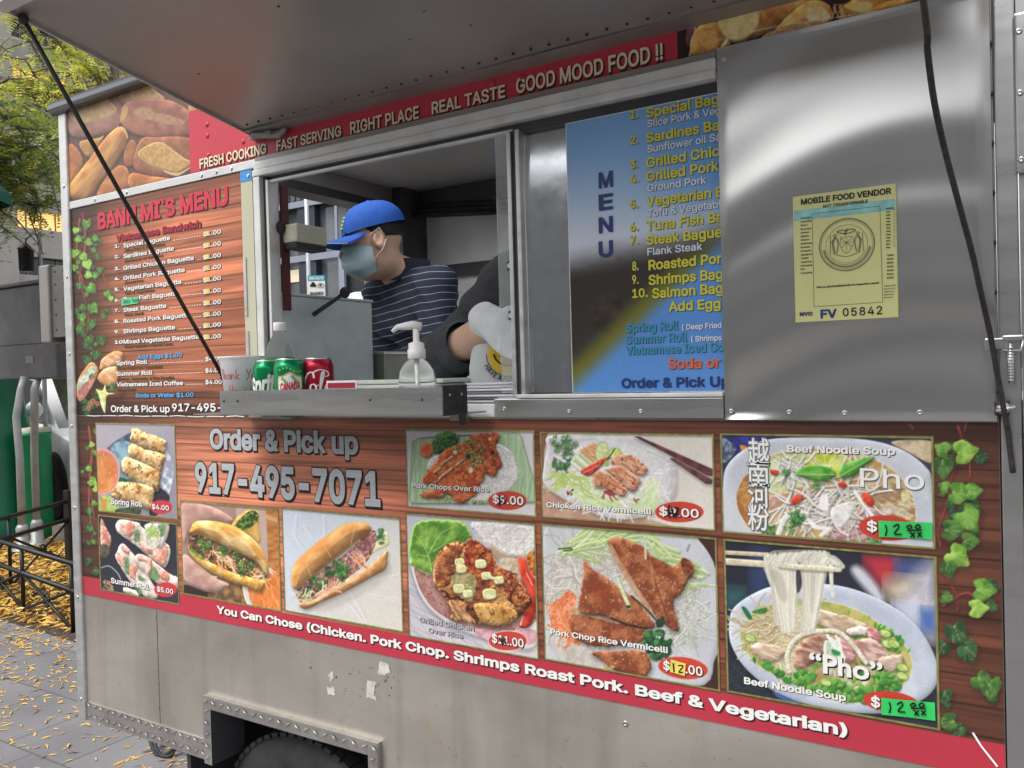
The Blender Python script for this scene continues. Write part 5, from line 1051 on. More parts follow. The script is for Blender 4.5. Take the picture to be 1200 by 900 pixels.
A.P([(35, 640), (70, 570), (150, 480), (195, 500), (150, 570), (60, 680)], '#d8dccb', c2='#9db089', ts=30, bev=14); A.P([(45, 680), (120, 600), (180, 560), (150, 640), (80, 740)], '#a2605c', c2='#c98f86', ts=20, bev=12); cilantro(A, 150, 560, 30, 4, '#2f5a34', '#4f7a44')
cilantro(A, 150, 790, 80, 8, '#24562c', '#4c8a44'); cilantro(A, 200, 700, 60, 6, '#2c6030', '#5c9a4a'); cilantro(A, 320, 650, 40, 4, '#3f7a34', '#6aa650'); cilantro(A, 130, 840, 60, 6, '#1f4a28', '#3f7a3c')
A.P([(190, 665), (240, 680), (265, 630), (280, 690), (345, 700), (280, 720), (270, 790), (262, 860), (230, 790), (215, 720)], '#c9c96a', c2='#e6e6b4', ts=30, bev=14, k=.4)
for x, y in ((140, 790), (200, 780), (130, 820), (165, 760)): A.E(x, y, 18, 16, '#a63a36', edge=('#d98a80', 7))
mn = MB(); mn.box((-3.171, -.0016, 1.662), (-2.196, 0, 2.4585)); mn = mn.build('menu_board', M_PRINT, cart, 'wood print menu board with ivy left of the window')
A.build('wood_print', M_PRINT, mn)
L = MB(); q3 = lambda x, y: (80+x/3, 200+y/3); y_ = -.0042
mu = [M_MENUR, M_SHADE, M_DRED, M_WHITE, M_BLK, M_OLIVE, M_SKYB, M_STICKT, M_STICKG]
text(L, 'BANH MI`S MENU', q3(105, 205), q3(562, 124), 20, 0, y_, .03, None, (1, .05, .08, .035))
text(L, 'Vietnamese Sandwich', q3(168, 248), q3(467, 200), 8, 2, y_, .035, None, (1, .08, .12, .05))
rows = [('1.', 'Special Baguette', 272, 222, 358, 'Slice Pork & Vegetables'), ('2.', 'Sardines baguette', 309, 263, 372, 'Sunflower oil Sardines'), ('3.', 'Grilled Chicken Baguette', 351, 304, 442, None), ('4.', 'Grilled Pork Baguette', 386, 344, 410, 'Ground Pork'), ('5.', 'Vegetarian Baguette', 424, 385, 398, 'Tofu & Vegetables'), ('6.', 'Tuna Fish Baguette', 461, 427, 388, None), ('7.', 'Steak Baguette', 498, 468, 345, 'Flank Steak'), ('8.', 'Roasted Pork Baguette', 536, 509, 428, None), ('9.', 'Shrimps Baguette', 573, 548, 376, None), ('10', 'Mixed Vegetable Baguette', 609, 589, 460, 'Mixed Vegetable & Special Sauce')]
for nmb, it, yl, yr, xe, sub in rows:
    sl = (yr-yl)/(538-165)
    yy = lambda x: yl+sl*(x-165)
    text(L, nmb, q3(163, yy(163)), q3(180 if len(nmb) < 3 and nmb != '10' else 192, yy(184)), 4.0, 3, y_, .03, None, (4, .1, .14, .05))
    text(L, it, q3(194, yy(194)), q3(xe, yy(xe)), 4.9, 3, y_, .022, None, (4, .1, .14, .04))
    text(L, '$1.00', q3(474, yy(474)), q3(537, yy(537)), 4.9, 3, y_, .022, None, (4, .1, .14, .04))
    text(L, '.'*max(3, int((466-xe-14)/8)), q3(xe+12, yy(xe+12)), q3(466, yy(466)), 4.5, 3, y_, .01)
    p0, p1 = F(q3(486, yy(486)+1), y_), F(q3(495, yy(495)-16), y_); L.box((p0[0], y_-.0008, p0[2]), (p1[0], y_-.0014, p1[2]), 8)
    if sub: text(L, sub, q3(198, yy(198)+17), q3(198+min(170, 6.2*len(sub)), yy(198+min(170, 6.2*len(sub)))+16), 3.4, 5, y_, .03)
text(L, 'Add Eggs $1.00', q3(244, 663), q3(400, 655), 4.8, 6, y_, .022, None, (4, .1, .14, .04))
for it, yl, xe, pr_, sub in (('Spring Roll', 684, 278, '$4.00', '(Deep Fried Pork Vegetable)'), ('Summer Roll', 722, 296, '$6.00', '(Shrimp, Vegetable, & Rice Noodle)'), ('Vietnamese Iced Coffee', 760, 404, '$4.00', '(Slow Drip)')):
    yy = lambda x: yl-(x-170)*(.045-.016*(yl-684)/76)
    text(L, it, q3(170, yl), q3(xe, yy(xe)), 4.9, 3, y_, .022, None, (4, .1, .14, .04)); text(L, pr_, q3(482, yy(482)), q3(540, yy(540)), 4.9, 3, y_, .022, None, (4, .1, .14, .04))
    text(L, '.'*int((474-xe-14)/8), q3(xe+12, yy(xe+12)), q3(472, yy(472)), 4.5, 3, y_, .01)
    text(L, sub, q3(172, yl+17), q3(172+6.2*len(sub)*.95, yy(172+6*len(sub))+17), 3.4, 5, y_, .03)
text(L, 'Soda or Water $1.00', q3(237, 798), q3(441, 795), 4.8, 6, y_, .022, None, (4, .1, .14, .04))
text(L, 'Order & Pick up', q3(150, 850), q3(357, 848), 7.8, 3, y_, .02, None, (4, .06, .08, .03)); text(L, '917-495-7071', q3(365, 848), q3(640, 845), 9.2, 3, y_, .02, None, (4, .06, .08, .03))
st = [F(q3(x, y), y_) for x, y in ((188, 450), (246, 443), (247, 466), (188, 475))]; L.add([(p[0], y_-.001, p[2]) for p in st], [(3, 2, 1, 0)], 7)
text(L, 'Spicy Tuna', q3(192, 467), q3(243, 461), 4.6, 4, y_-.0022, .0, slant=.3)
L.build('lettering', mu, mn)
# torn bits of old vinyl along the seam under the board
b = MB()
for i in range(9): x = -3.1+i*.1; b.ribbon([(x, 1.6605), (x+.05, 1.659+.002*(i % 3)), (x+.09, 1.6605)], .003, -.006, 0)
b.build('torn_edge', M_WHITE, mn)

# ---- poster in the sliding window
ps = thing('menu_poster', (0, 0, 0), 'blue and white printed price poster in the sliding window', None); ps.parent = cart; ps.location = real((-.7, 0, 1.72))-world_loc(cart)
A = Art([(668, 150), (850, 100), (850, 460), (668, 458)], -.0015, .003, '#5b8fd0', (600, 60, 2.143), 34)
A.X, A.Z = np.meshgrid(np.linspace(-.993, -.45, 240), np.linspace(2.398, 1.727, 290)); q = proj(A.X, np.full_like(A.X, A.y), A.Z); A.x, A.y_ = (q[0]-600)*2.143, (q[1]-60)*2.143; A.c = np.zeros(A.X.shape+(3,)); A.px1 = 2
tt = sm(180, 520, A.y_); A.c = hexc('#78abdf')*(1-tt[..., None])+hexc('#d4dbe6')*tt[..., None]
A.c += (hexc('#3f86d0')-A.c)*(sm(250, 560, A.x)*(1-sm(260, 500, A.y_)))[..., None]*.7
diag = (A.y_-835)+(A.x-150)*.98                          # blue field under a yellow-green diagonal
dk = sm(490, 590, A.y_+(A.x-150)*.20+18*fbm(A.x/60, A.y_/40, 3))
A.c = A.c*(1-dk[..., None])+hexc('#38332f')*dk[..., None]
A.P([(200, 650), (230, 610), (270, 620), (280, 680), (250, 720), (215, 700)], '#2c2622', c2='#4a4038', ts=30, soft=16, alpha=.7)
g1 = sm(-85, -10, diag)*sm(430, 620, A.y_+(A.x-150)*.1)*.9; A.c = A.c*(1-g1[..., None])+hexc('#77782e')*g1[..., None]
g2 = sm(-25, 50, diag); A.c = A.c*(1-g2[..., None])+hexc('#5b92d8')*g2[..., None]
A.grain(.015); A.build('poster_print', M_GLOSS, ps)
b = MB(); b.box((-.995, -.001, 1.726), (-.45, .0005, 2.4)); b.build('poster_sheet', M_WHITE, ps)
L = MB(); w9 = lambda x, y: (600+x/2.143, 60+y/2.143); y_ = -.0035
for ch, yy in zip('MENU', (345, 401, 458, 519)):
    text(L, ch, w9(218, yy), w9(254, yy-4), 19, 0, y_, .03)
def pr(s_, x, y, x2, y2, cap, mi, bold=.022, sh=4):
    text(L, s_, w9(x, y), w9(x2, y2), cap, mi, y_, bold, None, (sh, .05, .07, bold) if sh is not None else None)
K = (522-337)
for i, (nm, yl, yr, x2, sub, ys, xs) in enumerate((('Special Bag', 165, 135, 520, 'Slice Pork & Veg', 192, 524), ('Sardines Ba', 229, 200, 520, 'Sunflower oil Sa', 256, 524), ('Grilled Chic', 290, 266, 522, None, 0, 0), ('Grilled Pork', 326, 302, 520, 'Ground Pork', 354, 488), ('Vegetarian E', 390, 366, 530, 'Tofu & Vegetabl', 418, 526), ('Tuna Fish Ba', 450, 430, 530, None, 0, 0), ('Steak Bague', 484, 470, 528, 'Flank Steak', 514, 478), ('Roasted Por', 549, 534, 527, None, 0, 0), ('Shrimps Bag', 583, 577, 530, None, 0, 0), ('Salmon Bag', 617, 612, 530, None, 0, 0))):
    x1 = 337 if i < 7 else (343 if i < 9 else 352)
    pr('%d.' % (i+1), (297 if i < 7 else 302), yl+6-(i > 4)*3, (318 if i < 9 else 341), yl+3-(i > 4)*3, 10.5, 1); pr(nm, x1, yl, x2, yr, 11.8, 1)
    if sub: pr(sub, 340, ys, xs, ys-(xs-340)*(.19-.012*i), 8.6, 2, .015)
pr('Add Egg', 394, 652, 524, 648, 11.5, 1)
pr('Spring Roll', 286, 705, 418, 701, 10.5, 3); pr('( Deep Fried', 427, 699, 526, 696, 6.5, 2, .02); pr('Summer Roll', 286, 734, 440, 730, 10.5, 3); pr('( Shrimps', 450, 729, 527, 727, 6.5, 2, .02)
pr('Vietnamese Iced Co', 286, 760, 532, 757, 10.5, 3); pr('Soda or', 392, 797, 524, 796, 12.5, 5); pr('Order & Pick Up', 275, 843, 548, 846, 11.5, 0, .03, None)
L.build('lettering', [M_NAVY, M_YEL, M_LTXT, M_TEAL, mat('blue_shadow_ink', '#2f4a66', .5, var=.05), M_ORANGE], ps)

# ---- vendor permit on the steel sheet
pm = thing('permit_decal', (0, 0, 0), 'pale yellow vendor permit decal on the steel sheet', None); pm.parent = cart; pm.location = real((-.34, 0, 1.87))-world_loc(cart)
M_PERM = mat('permit_paper', '#c9c98a', .45, var=.06, vscale=6); M_HOLO = mat('foil_strip', '#8fc4c0', .25, .3, var=.25, vscale=50)
b = MB(); x0, x1, z0, z1 = -.4405, -.2395, 1.8715, 2.139; yp = -.0225
b.box((x0, yp, z0), (x1, -.012, z1), 0); b.box((x0+.002, yp-.0004, z1-.052), (x1-.002, yp-.0001, z1-.030), 1); b.build('permit_sheet', [M_PERM, M_HOLO], pm)
L = MB(); e5 = lambda x, y: (920+x/5, 205+y/5); yq = yp-.001
text(L, 'MOBILE FOOD VENDOR', e5(93, 177), e5(622, 110), 7, 0, yq, .03); text(L, 'NOT TRANSFERRABLE', e5(222, 193), e5(485, 163), 3.6, 0, yq, .02)
text(L, 'NYC', e5(86, 828), e5(162, 824), 4.6, 1, yq, .06); text(L, 'FV', e5(208, 842), e5(305, 836), 10.5, 1, yq, .035); text(L, '05842', e5(338, 830), e5(570, 815), 9.6, 0, yq, .012, sp=1.15)
text(L, 'Visit nyc.gov/health/permits for inspection results', e5(182, 665), e5(552, 636), 2.2, 0, yq, .03)
for i, s_ in enumerate(('Borough', 'Citywide', 'Bronx', 'Brooklyn', 'Queens', 'Staten', 'Island', 'Restricted', 'Private', 'Property', 'Specialized', 'Vendor', 'Temporary', 'Processing', 'Non', 'Processing')):
    yy = 258+i*21.5; text(L, s_, e5(92, yy), e5(92+min(66, 8*len(s_)), yy-6), 1.9, 0, yq, .02)
for i, s_ in enumerate(('MONTH', 'Jan.', 'Feb.', 'Mar.', 'Apr.', 'May', 'Jun.', 'Jul.', 'Aug.', 'Sep.', 'Oct.', 'Nov.', 'Dec.')): text(L, s_, e5(592, 202+i*19), e5(620 if i else 634, 199+i*19), 1.9, 0, yq, .03)
for i in range(7): text(L, str(2019+i) if i else 'YEAR', e5(597, 476+i*22), e5(636, 473+i*22), 1.9, 0, yq, .03)
for i in range(5): text(L, ('Tear this', 'permit is', 'valid to the', 'date shown', 'above')[i], e5(578, 655+i*17), e5(650-i*4, 650+i*17), 1.6, 0, yq, .01)
def loop(pts, w): L.ribbon([(F(p, yq)[0], F(p, yq)[2]) for p in pts], w, yq, 0)
loop([e5(158, 228), e5(170, 772)], .0007); loop([e5(170, 772), e5(572, 745)], .0007); loop([e5(572, 745), e5(556, 182)], .0007); loop([e5(556, 182), e5(158, 228)], .0007)
for i in range(12): c0 = e5(640, 200+18+i*19-12); loop([(c0[0]+1.1*math.cos(a_), c0[1]+1.1*math.sin(a_)) for a_ in np.linspace(0, 6.28, 9)], .0004)
L.build('lettering', [M_BLK, M_NAVY], pm)
L = MB(); c0 = F(e5(360, 408), yq); r0 = (F(e5(360, 256), yq)[2]-F(e5(360, 562), yq)[2])/2
M_SEAL = mat('seal_ink', '#77785a', .5, var=.2, vscale=60)
def arc(cx, cz, r_, a0, a1, w, n=40): L.ribbon([(c0[0]+(cx+r_*math.cos(t_))*r0, c0[2]+(cz+r_*math.sin(t_))*r0) for t_ in np.linspace(a0, a1, n)], w, yq, 0)
arc(0, 0, 1, 0, 6.284, .0022); arc(0, 0, .93, 0, 6.284, .0006); arc(0, 0, .76, 0, 6.284, .0008); arc(0, .0, .70, 3.5, 5.9, .0007); arc(0, 0, .845, 3.3, 6.1, .004, 50)
for k in range(60): t_ = k*2*math.pi/60; L.ribbon([(c0[0]+.95*r0*math.cos(t_), c0[2]+.95*r0*math.sin(t_)), (c0[0]+.98*r0*math.cos(t_), c0[2]+.98*r0*math.sin(t_))], .0012, yq-.0002, 0)
def pl(pts, w=.0011): L.ribbon([(c0[0]+a_*r0, c0[2]+b_*r0) for a_, b_ in smooth_open(pts)], w, yq, 0)
pl([(-.22, .28), (.22, .28), (.22, -.05), (0, -.34), (-.22, -.05), (-.22, .28)]); pl([(-.2, .25), (.2, -.1)], .0012); pl([(.2, .25), (-.2, -.1)], .0012); pl([(0, .27), (0, -.3)], .0008); pl([(-.2, .08), (.2, .08)], .0008)
for sgn in (-1, 1):
    pl([(sgn*.42, .45), (sgn*.36, .4), (sgn*.4, .34), (sgn*.47, .38), (sgn*.42, .45)], .0016); pl([(sgn*.4, .34), (sgn*.5, .1), (sgn*.44, -.3)], .004); pl([(sgn*.36, .3), (sgn*.3, .05), (sgn*.36, -.3)], .0025); pl([(sgn*.58, .42), (sgn*.6, -.3)], .0014); pl([(sgn*.46, .25), (sgn*.58, .12)], .0014); pl([(sgn*.5, -.3), (sgn*.2, -.42), (0, -.46)], .0016)
    pl([(0, .5), (sgn*.14, .58), (sgn*.34, .52), (sgn*.2, .46), (0, .42)], .0024)
pl([(-.05, .36), (0, .56), (.06, .6)], .003)
L.build('emblem', M_SEAL, pm)

# ---- awning: the window flap propped open on two stays
XH0, XH1 = -2.12, -.15
hz = 2.565; P0 = Vector((XH0, -.004, hz)); P1 = Vector((XH0, -.764, 2.702))
def aw(x, t, n=0.0):                          # t: 0 hinge .. 1 outer edge, n: height above the underside
    d = (P1-P0); nn = Vector((0, .18, 1)).normalized(); return Vector((x, P0.y, P0.z))+d*t+nn*n
b = MB(); nx, nt_ = 60, 24; g = []
for j in range(nt_+1):
    for i in range(nx+1):
        x = XH0+(XH1-XH0)*i/nx; t_ = j/nt_; e = min(i/4, (nx-i)/4, j/3, (nt_-j)/3, 1)
        g.append(aw(x, t_, e*(.003*math.sin(x*5+t_*3)+.002*math.sin(x*11-t_*6))))
b.add(g, [(j*(nx+1)+i, j*(nx+1)+i+1, (j+1)*(nx+1)+i+1, (j+1)*(nx+1)+i) for j in range(nt_) for i in range(nx)], 0, True)
def slab(b, x0, x1, t0, t1, n0, n1, mi=0):
    vs = [aw(x, t_, n) for n in (n0, n1) for t_ in (t0, t1) for x in (x0, x1)]
    b.add(vs, [(0, 1, 3, 2), (4, 6, 7, 5), (0, 4, 5, 1), (2, 3, 7, 6), (0, 2, 6, 4), (1, 5, 7, 3)], mi)
slab(b, XH0, XH1, 0, 1, .006, .03, 0); slab(b, XH0-.006, XH0, -.005, 1.0, -.008, .032, 1); slab(b, XH1, XH1+.006, -.005, 1.0, -.008, .032, 1); slab(b, XH0-.006, XH1+.006, 1.0, 1.045, -.012, .034, 1)
awn = b.build('awning', [mat('awning_sheet', (.36, .33, .315), .40, .6, var=.14, vscale=2.2, rvar=.14, detail=8, bump=.04, bscale=50), M_ALU], cart, 'propped open steel flap shading the serving window')
b = MB(); slab(b, XH0, XH1, -.01, .055, -.006, -.001); 
b.tube([aw(XH0, -.012, -.004), aw(XH1, -.012, -.004)], .007, 0, 8); b.build('hinge', M_GALV, awn)
b = MB(); R_ = random.Random(4)
for i in range(38): p = aw(XH0+.04+i*.0515, .085, -.001); b.ball(p, (.0045, .0045, .003), 0, 8, 4)
for i in range(16): p = aw(R_.uniform(XH0+.05, XH1-.05), R_.uniform(.15, .9), -.0012); b.ball(p, (R_.uniform(.002, .006), R_.uniform(.001, .004), .0012), 0, 6, 4)
b.build('rivets', M_DARK, awn)
b = MB(); b.tube([aw(XH0+.02, .03, -.012), aw(XH0+.12, .0, -.02), aw(XH0+.16, .02, -.012)], [.012, .016, .008], 0, 7); b.box((XH0, -.03, 2.545), (XH0+.1, -.004, 2.557))
b.build('latch', M_GALV, awn)
# stays
b = MB(); a0 = aw(XH0+.012, .955, -.012); a1 = Vector(F((262, 443), -.03)); b.tube([a0, a0*.66+a1*.34, a0*.33+a1*.67, a1], .0062, 0, 8); b.ball(a0, .013, 0, 8, 6); b.ball(a1, .012, 0, 8, 6)
b.build('support_stay', M_DARK, cart, 'straight dark stay at the left end of the flap')
b = MB(); top = aw(XH1-.012, .97, -.012); pts = [top]
for p, t_ in (((1082, 0), .62), ((1087, 60), .55), ((1095, 120), .47), ((1107, 175), .39), ((1120, 225), .33), ((1130, 262), .27), ((1140, 300), .22), ((1151, 350), .15), ((1160, 390), .1), ((1169, 440), .05), ((1176, 478), .03)):
    pts.append(Vector(F(p, -.76*t_-.012)))
pts += [Vector(F((1181, 505), -.022)), Vector(F((1184, 530), -.018)), Vector(F((1187, 554), -.016))]
b.tube([Vector(p) for p in smooth_open([list(p) for p in pts], 4)], .0050, 0, 8)
q = F((1176, 478), -.02); b.lathe([(.012, -.012), (.012, .012)], (q[0], q[1], q[2]), 10, 1, 'y'); b.tube([(q[0]-.012, -.03, q[2]-.006), (q[0]+.02, -.03, q[2]+.002)], .004, 1, 6); b.box((q[0]-.014, -.024, q[2]-.016), (q[0]+.01, -.004, q[2]+.014), 2, .004)
b.build('support_cable', [mat('frayed_cord', (.035, .028, .026), .75, var=.5, vscale=120, bump=.4, bscale=200), M_SCREW, M_DARK], cart, 'slack dark cord at the right end of the flap')

# right edge: hinge plate and toggle latch
b = MB(); b.box((-.0305, -.012, 2.13), (.012, -.004, 2.43), 0, .004)
for z in (2.395, 2.28, 2.155): b.screw(-.027+.004, z, -.012, .006, 1)
b.box((.012, -.02, 2.12), (.03, -.002, 2.44), 0, .003); b.build('door_hinge', [M_STEEL, M_SCREW], cart)
q = F((1175, 403), -.01); b = MB(); b.box((q[0]-.03, -.014, q[2]-.01), (q[0]+.012, -.005, q[2]+.012), 0, .003); b.box((q[0], -.022, q[2]+.006), (q[0]+.035, -.008, q[2]+.016), 1, .003); b.tube([(q[0]+.012, -.02, q[2]), (q[0]+.014, -.02, q[2]-.075)], .006, 1, 8)
b.tube([(q[0], -.02, q[2]-.012), (q[0]+.03, -.022, q[2]-.014), (q[0]+.034, -.022, q[2]+.006)], .003, 1, 6)
for i in range(12): b.lathe([(.0075, 0), (.0075, .002)], (q[0]+.0128, -.02, q[2]-.07+i*.0055), 8, 1, 'z')
b.build('toggle_latch', [M_STEEL, M_SCREW], cart)
b = MB(); q = F((1193, 640), 0); b.screw(q[0], q[2], 0, .007, 1); q = F((733, 848), 0); b.screw(q[0], q[2], 0, .008, 0); b.build('screw', [M_SCREW, M_DARK], cart)

# counter shelf in front of the window
b = MB(); x0, x1, ys, z0, z1 = -2.058, -1.238, -.222, 1.682, 1.750
b.box((x0, ys, z0), (x1, ys+.004, z1)); b.box((x0-.13, ys+.004, z0-.004), (x1-.004, -.022, z0)); b.box((x1-.004, ys+.004, z0-.003), (x1, -.115, z1+.004), 1)
for x, dz in ((-2.04, -.03), (-1.98, -.03), (-1.47, -.03), (-1.3, -.03)): b.lathe([(.004, 0), (.003, -.002)], (x, ys, z1+dz), 8, 1, 'y')
for y in (-.19, -.14): b.lathe([(.004, 0), (.003, .002)], (x1, y, z1-.02), 8, 2, 'x')
b.tube([(x1-.01, -.125, z0-.03), (x1-.01, -.125, z0+.01)], .01, 1, 8)
b.build('counter_shelf', [M_STEEL, M_DARK, M_SCREW], cart, 'narrow steel shelf along the serving window')
b = MB(); b.box((-2.1, -.03, 1.655), (-1.97, 0, 1.676), 0, .003); b.box((-1.36, -.03, 1.655), (-1.31, 0, 1.676), 0, .003); b.build('shelf_hinge', M_GALV, cart)

# side bracket projecting past the left end
b = MB(); q0 = F((80, 258), .0); b.box((-3.33, .0, 1.97), (-3.223, .012, 2.25), 0, .002); b.box((-3.40, -.01, 1.95), (-3.331, .06, 2.262), 1, .008); b.box((-3.42, .0, 1.95), (-3.401, .08, 2.262), 2, .003)
for z in (2.0, 2.06, 2.12, 2.18, 2.23): b.screw(-3.30, z, 0, .004, 3); b.screw(-3.24, z, 0, .004, 3)
b.build('side_bracket', [mat('bracket_steel', (.14, .135, .125), .45, .7, var=.2, vscale=8), M_GALV, M_DARK, M_DARK], cart)

# old stickers, seam and dirt on the bare steel
R2 = random.Random(12)
b = MB()
for quad in ([(385, 790), (390, 787), (392, 796), (386, 798)], [(383, 804), (392, 806), (392, 815), (384, 813)], [(445, 775), (456, 778), (458, 790), (449, 792), (443, 788)], [(430, 797), (441, 800), (438, 812), (442, 822), (429, 817)]):
    q = [F(quad[i], -.0015)*(1-k/4)+F(quad[(i+1) % len(quad)], -.0015)*k/4 for i in range(len(quad)) for k in range(4)]; q = [p+np.array([R2.uniform(-.003, .003), 0, R2.uniform(-.004, .004)]) for p in q]; n = len(q); b.add([(p[0], -.0015, p[2]) for p in q], [list(range(n))[::-1]], 0)
b.build('torn_sticker', mat('weathered_sticker', (.50, .48, .44), .85, var=.25, vscale=60), cart)
b = MB(); R_ = random.Random(7); xs = F((183, 700), 0)[0]
b.box((xs-.0012, -.0012, .545), (xs+.0012, 0, .955))
for i in range(44): z = .56+i*.009; b.ball((xs+R_.gauss(0, .0022), -.0006, z+R_.uniform(-.004, .004)), (R_.uniform(.0008, .002), .0006, R_.uniform(.002, .005)), 0, 6, 4)
for i in range(26): p = F((R_.gauss(437, 17), R_.gauss(797, 12)), 0); b.ball((p[0], -.0004, p[2]), (R_.uniform(.001, .003), .0004, R_.uniform(.001, .004)), 0, 6, 4)
for p in ((394, 793), (452, 797), (364, 782), (490, 748)): q = F(p, 0); b.ball((q[0], -.001, q[2]), (.004, .002, .004), 0, 8, 4)
b.build('dirt_marks', M_SOOT, cart)

# ------------------------------------------------------------------ PEOPLE: smooth bodies from blended distance fields (metres)
def WD(p, dep): return np.array(real(FD(p, dep)))
def unit(v): v = np.array(v, float); return v/np.linalg.norm(v)
class Body:
    def __init__(s): s.p = []
    def cone(s, a, b, ra, rb, k=.02): s.p.append(('c', np.array(a, float), np.array(b, float), ra, rb, k)); return s
    def chain(s, pts, rs, k=.02):
        for i in range(len(pts)-1): s.cone(pts[i], pts[i+1], rs[i], rs[i+1], k)
        return s
    def ell(s, c, r, axes=None, k=.02, sub=False): s.p.append(('s' if sub else 'e', np.array(c, float), np.array(r, float), np.array(axes if axes is not None else np.eye(3), float), None, k)); return s
    def mesh(s, h=.006, grow=0.0, clip=None):
        lo = np.min([np.minimum(p[1], p[2] if p[0] == 'c' else p[1])-max(np.max(p[3]) if p[0] == 'c' else np.max(p[2]), .01)-.02 for p in s.p if p[0] != 's'], 0)
        hi = np.max([np.maximum(p[1], p[2] if p[0] == 'c' else p[1])+max(np.max([p[3], p[4]]) if p[0] == 'c' else np.max(p[2]), .01)+.02 for p in s.p if p[0] != 's'], 0)
        n = np.ceil((hi-lo)/h).astype(int)+1
        ax = [lo[i]+np.arange(n[i])*h for i in range(3)]
        V = np.full(n, .2, np.float32)
        for p in s.p:
            if p[0] == 'c': a = np.minimum(p[1], p[2])-max(p[3], p[4]); b = np.maximum(p[1], p[2])+max(p[3], p[4])
            else: a = p[1]-p[2].max(); b = p[1]+p[2].max()
            m_ = p[5]*2+.02; i0 = np.clip(((a-m_-lo)/h).astype(int), 0, n-1); i1 = np.clip(((b+m_-lo)/h).astype(int)+2, 1, n)
            sl = tuple(slice(i0[k], i1[k]) for k in range(3))
            X, Y, Z_ = np.meshgrid(*[ax[k][sl[k]] for k in range(3)], indexing='ij')
            if p[0] == 'c':
                d = p[2]-p[1]; L2 = d@d+1e-12; t = np.clip(((X-p[1][0])*d[0]+(Y-p[1][1])*d[1]+(Z_-p[1][2])*d[2])/L2, 0, 1)
                D = np.sqrt((X-p[1][0]-t*d[0])**2+(Y-p[1][1]-t*d[1])**2+(Z_-p[1][2]-t*d[2])**2)-(p[3]+(p[4]-p[3])*t)
            else:
                q = [(X-p[1][0])*p[3][i][0]+(Y-p[1][1])*p[3][i][1]+(Z_-p[1][2])*p[3][i][2] for i in range(3)]
                k0 = np.sqrt(sum((q[i]/p[2][i])**2 for i in range(3)))+1e-6; k1 = np.sqrt(sum((q[i]/p[2][i]**2)**2 for i in range(3)))+1e-6
                D = k0*(k0-1)/k1
            k = p[5]; W0 = V[sl]
            if p[0] == 's':
                hh = np.clip(.5-.5*(W0+D)/k, 0, 1); V[sl] = W0*(1-hh)-D*hh+k*hh*(1-hh)
            else:
                hh = np.clip(.5+.5*(D-W0)/k, 0, 1); V[sl] = D*(1-hh)+W0*hh-k*hh*(1-hh)
        V = V-grow
        if clip is not None: V = np.maximum(V, clip(*np.meshgrid(*ax, indexing='ij')))
        return nets(V, lo, h)
def nets(V, lo, h):
    ins = V < 0; nx, ny, nz = V.shape
    acc = np.zeros((nx-1, ny-1, nz-1, 3), np.float32); cnt = np.zeros((nx-1, ny-1, nz-1), np.float32)
    for axis in range(3):
        o1, o2 = [k for k in range(3) if k != axis]
        for da in (0, 1):
            for db in (0, 1):
                s0 = [slice(0, V.shape[k]-1) for k in range(3)]; s0[o1] = slice(da, V.shape[o1]-1+da); s0[o2] = slice(db, V.shape[o2]-1+db)
                s1 = list(s0); s1[axis] = slice(1, V.shape[axis]); s0, s1 = tuple(s0), tuple(s1)
                cr = ins[s0] != ins[s1]; v0, v1 = V[s0], V[s1]; t = np.where(cr, v0/np.where(cr, v0-v1, 1), 0)
                pos = np.zeros(cr.shape+(3,), np.float32); pos[..., axis] = t; pos[..., o1] = da; pos[..., o2] = db
                acc += pos*cr[..., None]; cnt += cr
    act = cnt > 0; idx = np.full(act.shape, -1, np.int64); ii = np.argwhere(act); idx[act] = np.arange(len(ii))
    P = lo+(ii+acc[act]/cnt[act][:, None])*h
    F_ = []
    for axis in range(3):
        o1, o2 = [(1, 2), (2, 0), (0, 1)][axis]
        s0 = [slice(1, -1)]*3; s0[axis] = slice(0, V.shape[axis]-1); s1 = list(s0); s1[axis] = slice(1, V.shape[axis])
        c = ins[tuple(s0)] != ins[tuple(s1)]; w_ = np.argwhere(c); flip = ins[tuple(s0)][c]
        base = w_.copy(); base[:, o1] += 1; base[:, o2] += 1; g = []
        for da, db in ((1, 1), (0, 1), (0, 0), (1, 0)):
            q = base.copy(); q[:, o1] -= da; q[:, o2] -= db; g.append(idx[q[:, 0], q[:, 1], q[:, 2]])
        g = np.stack(g, 1); g = np.where(flip[:, None], g, g[:, ::-1]); F_.append(g)
    return P, np.vstack(F_)
def raw(name, PF, m, parent=None, label=None, smooth=True):
    P, F_ = PF; me = bpy.data.meshes.new(name); me.from_pydata([tuple(p) for p in P.tolist()], [], F_.tolist()); me.update()
    me.polygons.foreach_set('use_smooth', [smooth]*len(me.polygons)); me.materials.append(m)
    o = bpy.data.objects.new(name, me); COL.objects.link(o)
    if parent: o.parent = parent; o.location = -world_loc(parent)
    if label: o['label'] = label
    return o
class RMB(MB):                                 # a MB whose coordinates are already metres
    def build(s, name, mats, parent=None, label=None):
        s.v = [(x/U, y/U, z/U-GZ) for x, y, z in s.v]; return MB.build(s, name, mats, parent, label)
def noisy(P, amp, sc, seed=0):
    n = vn(P[:, 0]*sc+P[:, 2]*sc*.7, P[:, 1]*sc-P[:, 2]*sc*.6, seed)-.5
    return n*amp
M_SKIN = mat('skin', (.70, .44, .32), .5, var=.1, vscale=14, bump=.05, bscale=120)
M_HAIR = mat('dark_hair', (.012, .010, .009), .55, var=.3, vscale=60, bump=.3, bscale=200)
M_CAP = mat('blue_cap_cloth', (.013, .09, .42), .8, var=.12, vscale=40, bump=.12, bscale=260)
M_MASK = mat('pale_teal_mask', (.37, .51, .54), .8, var=.06, vscale=30, bump=.08, bscale=200)
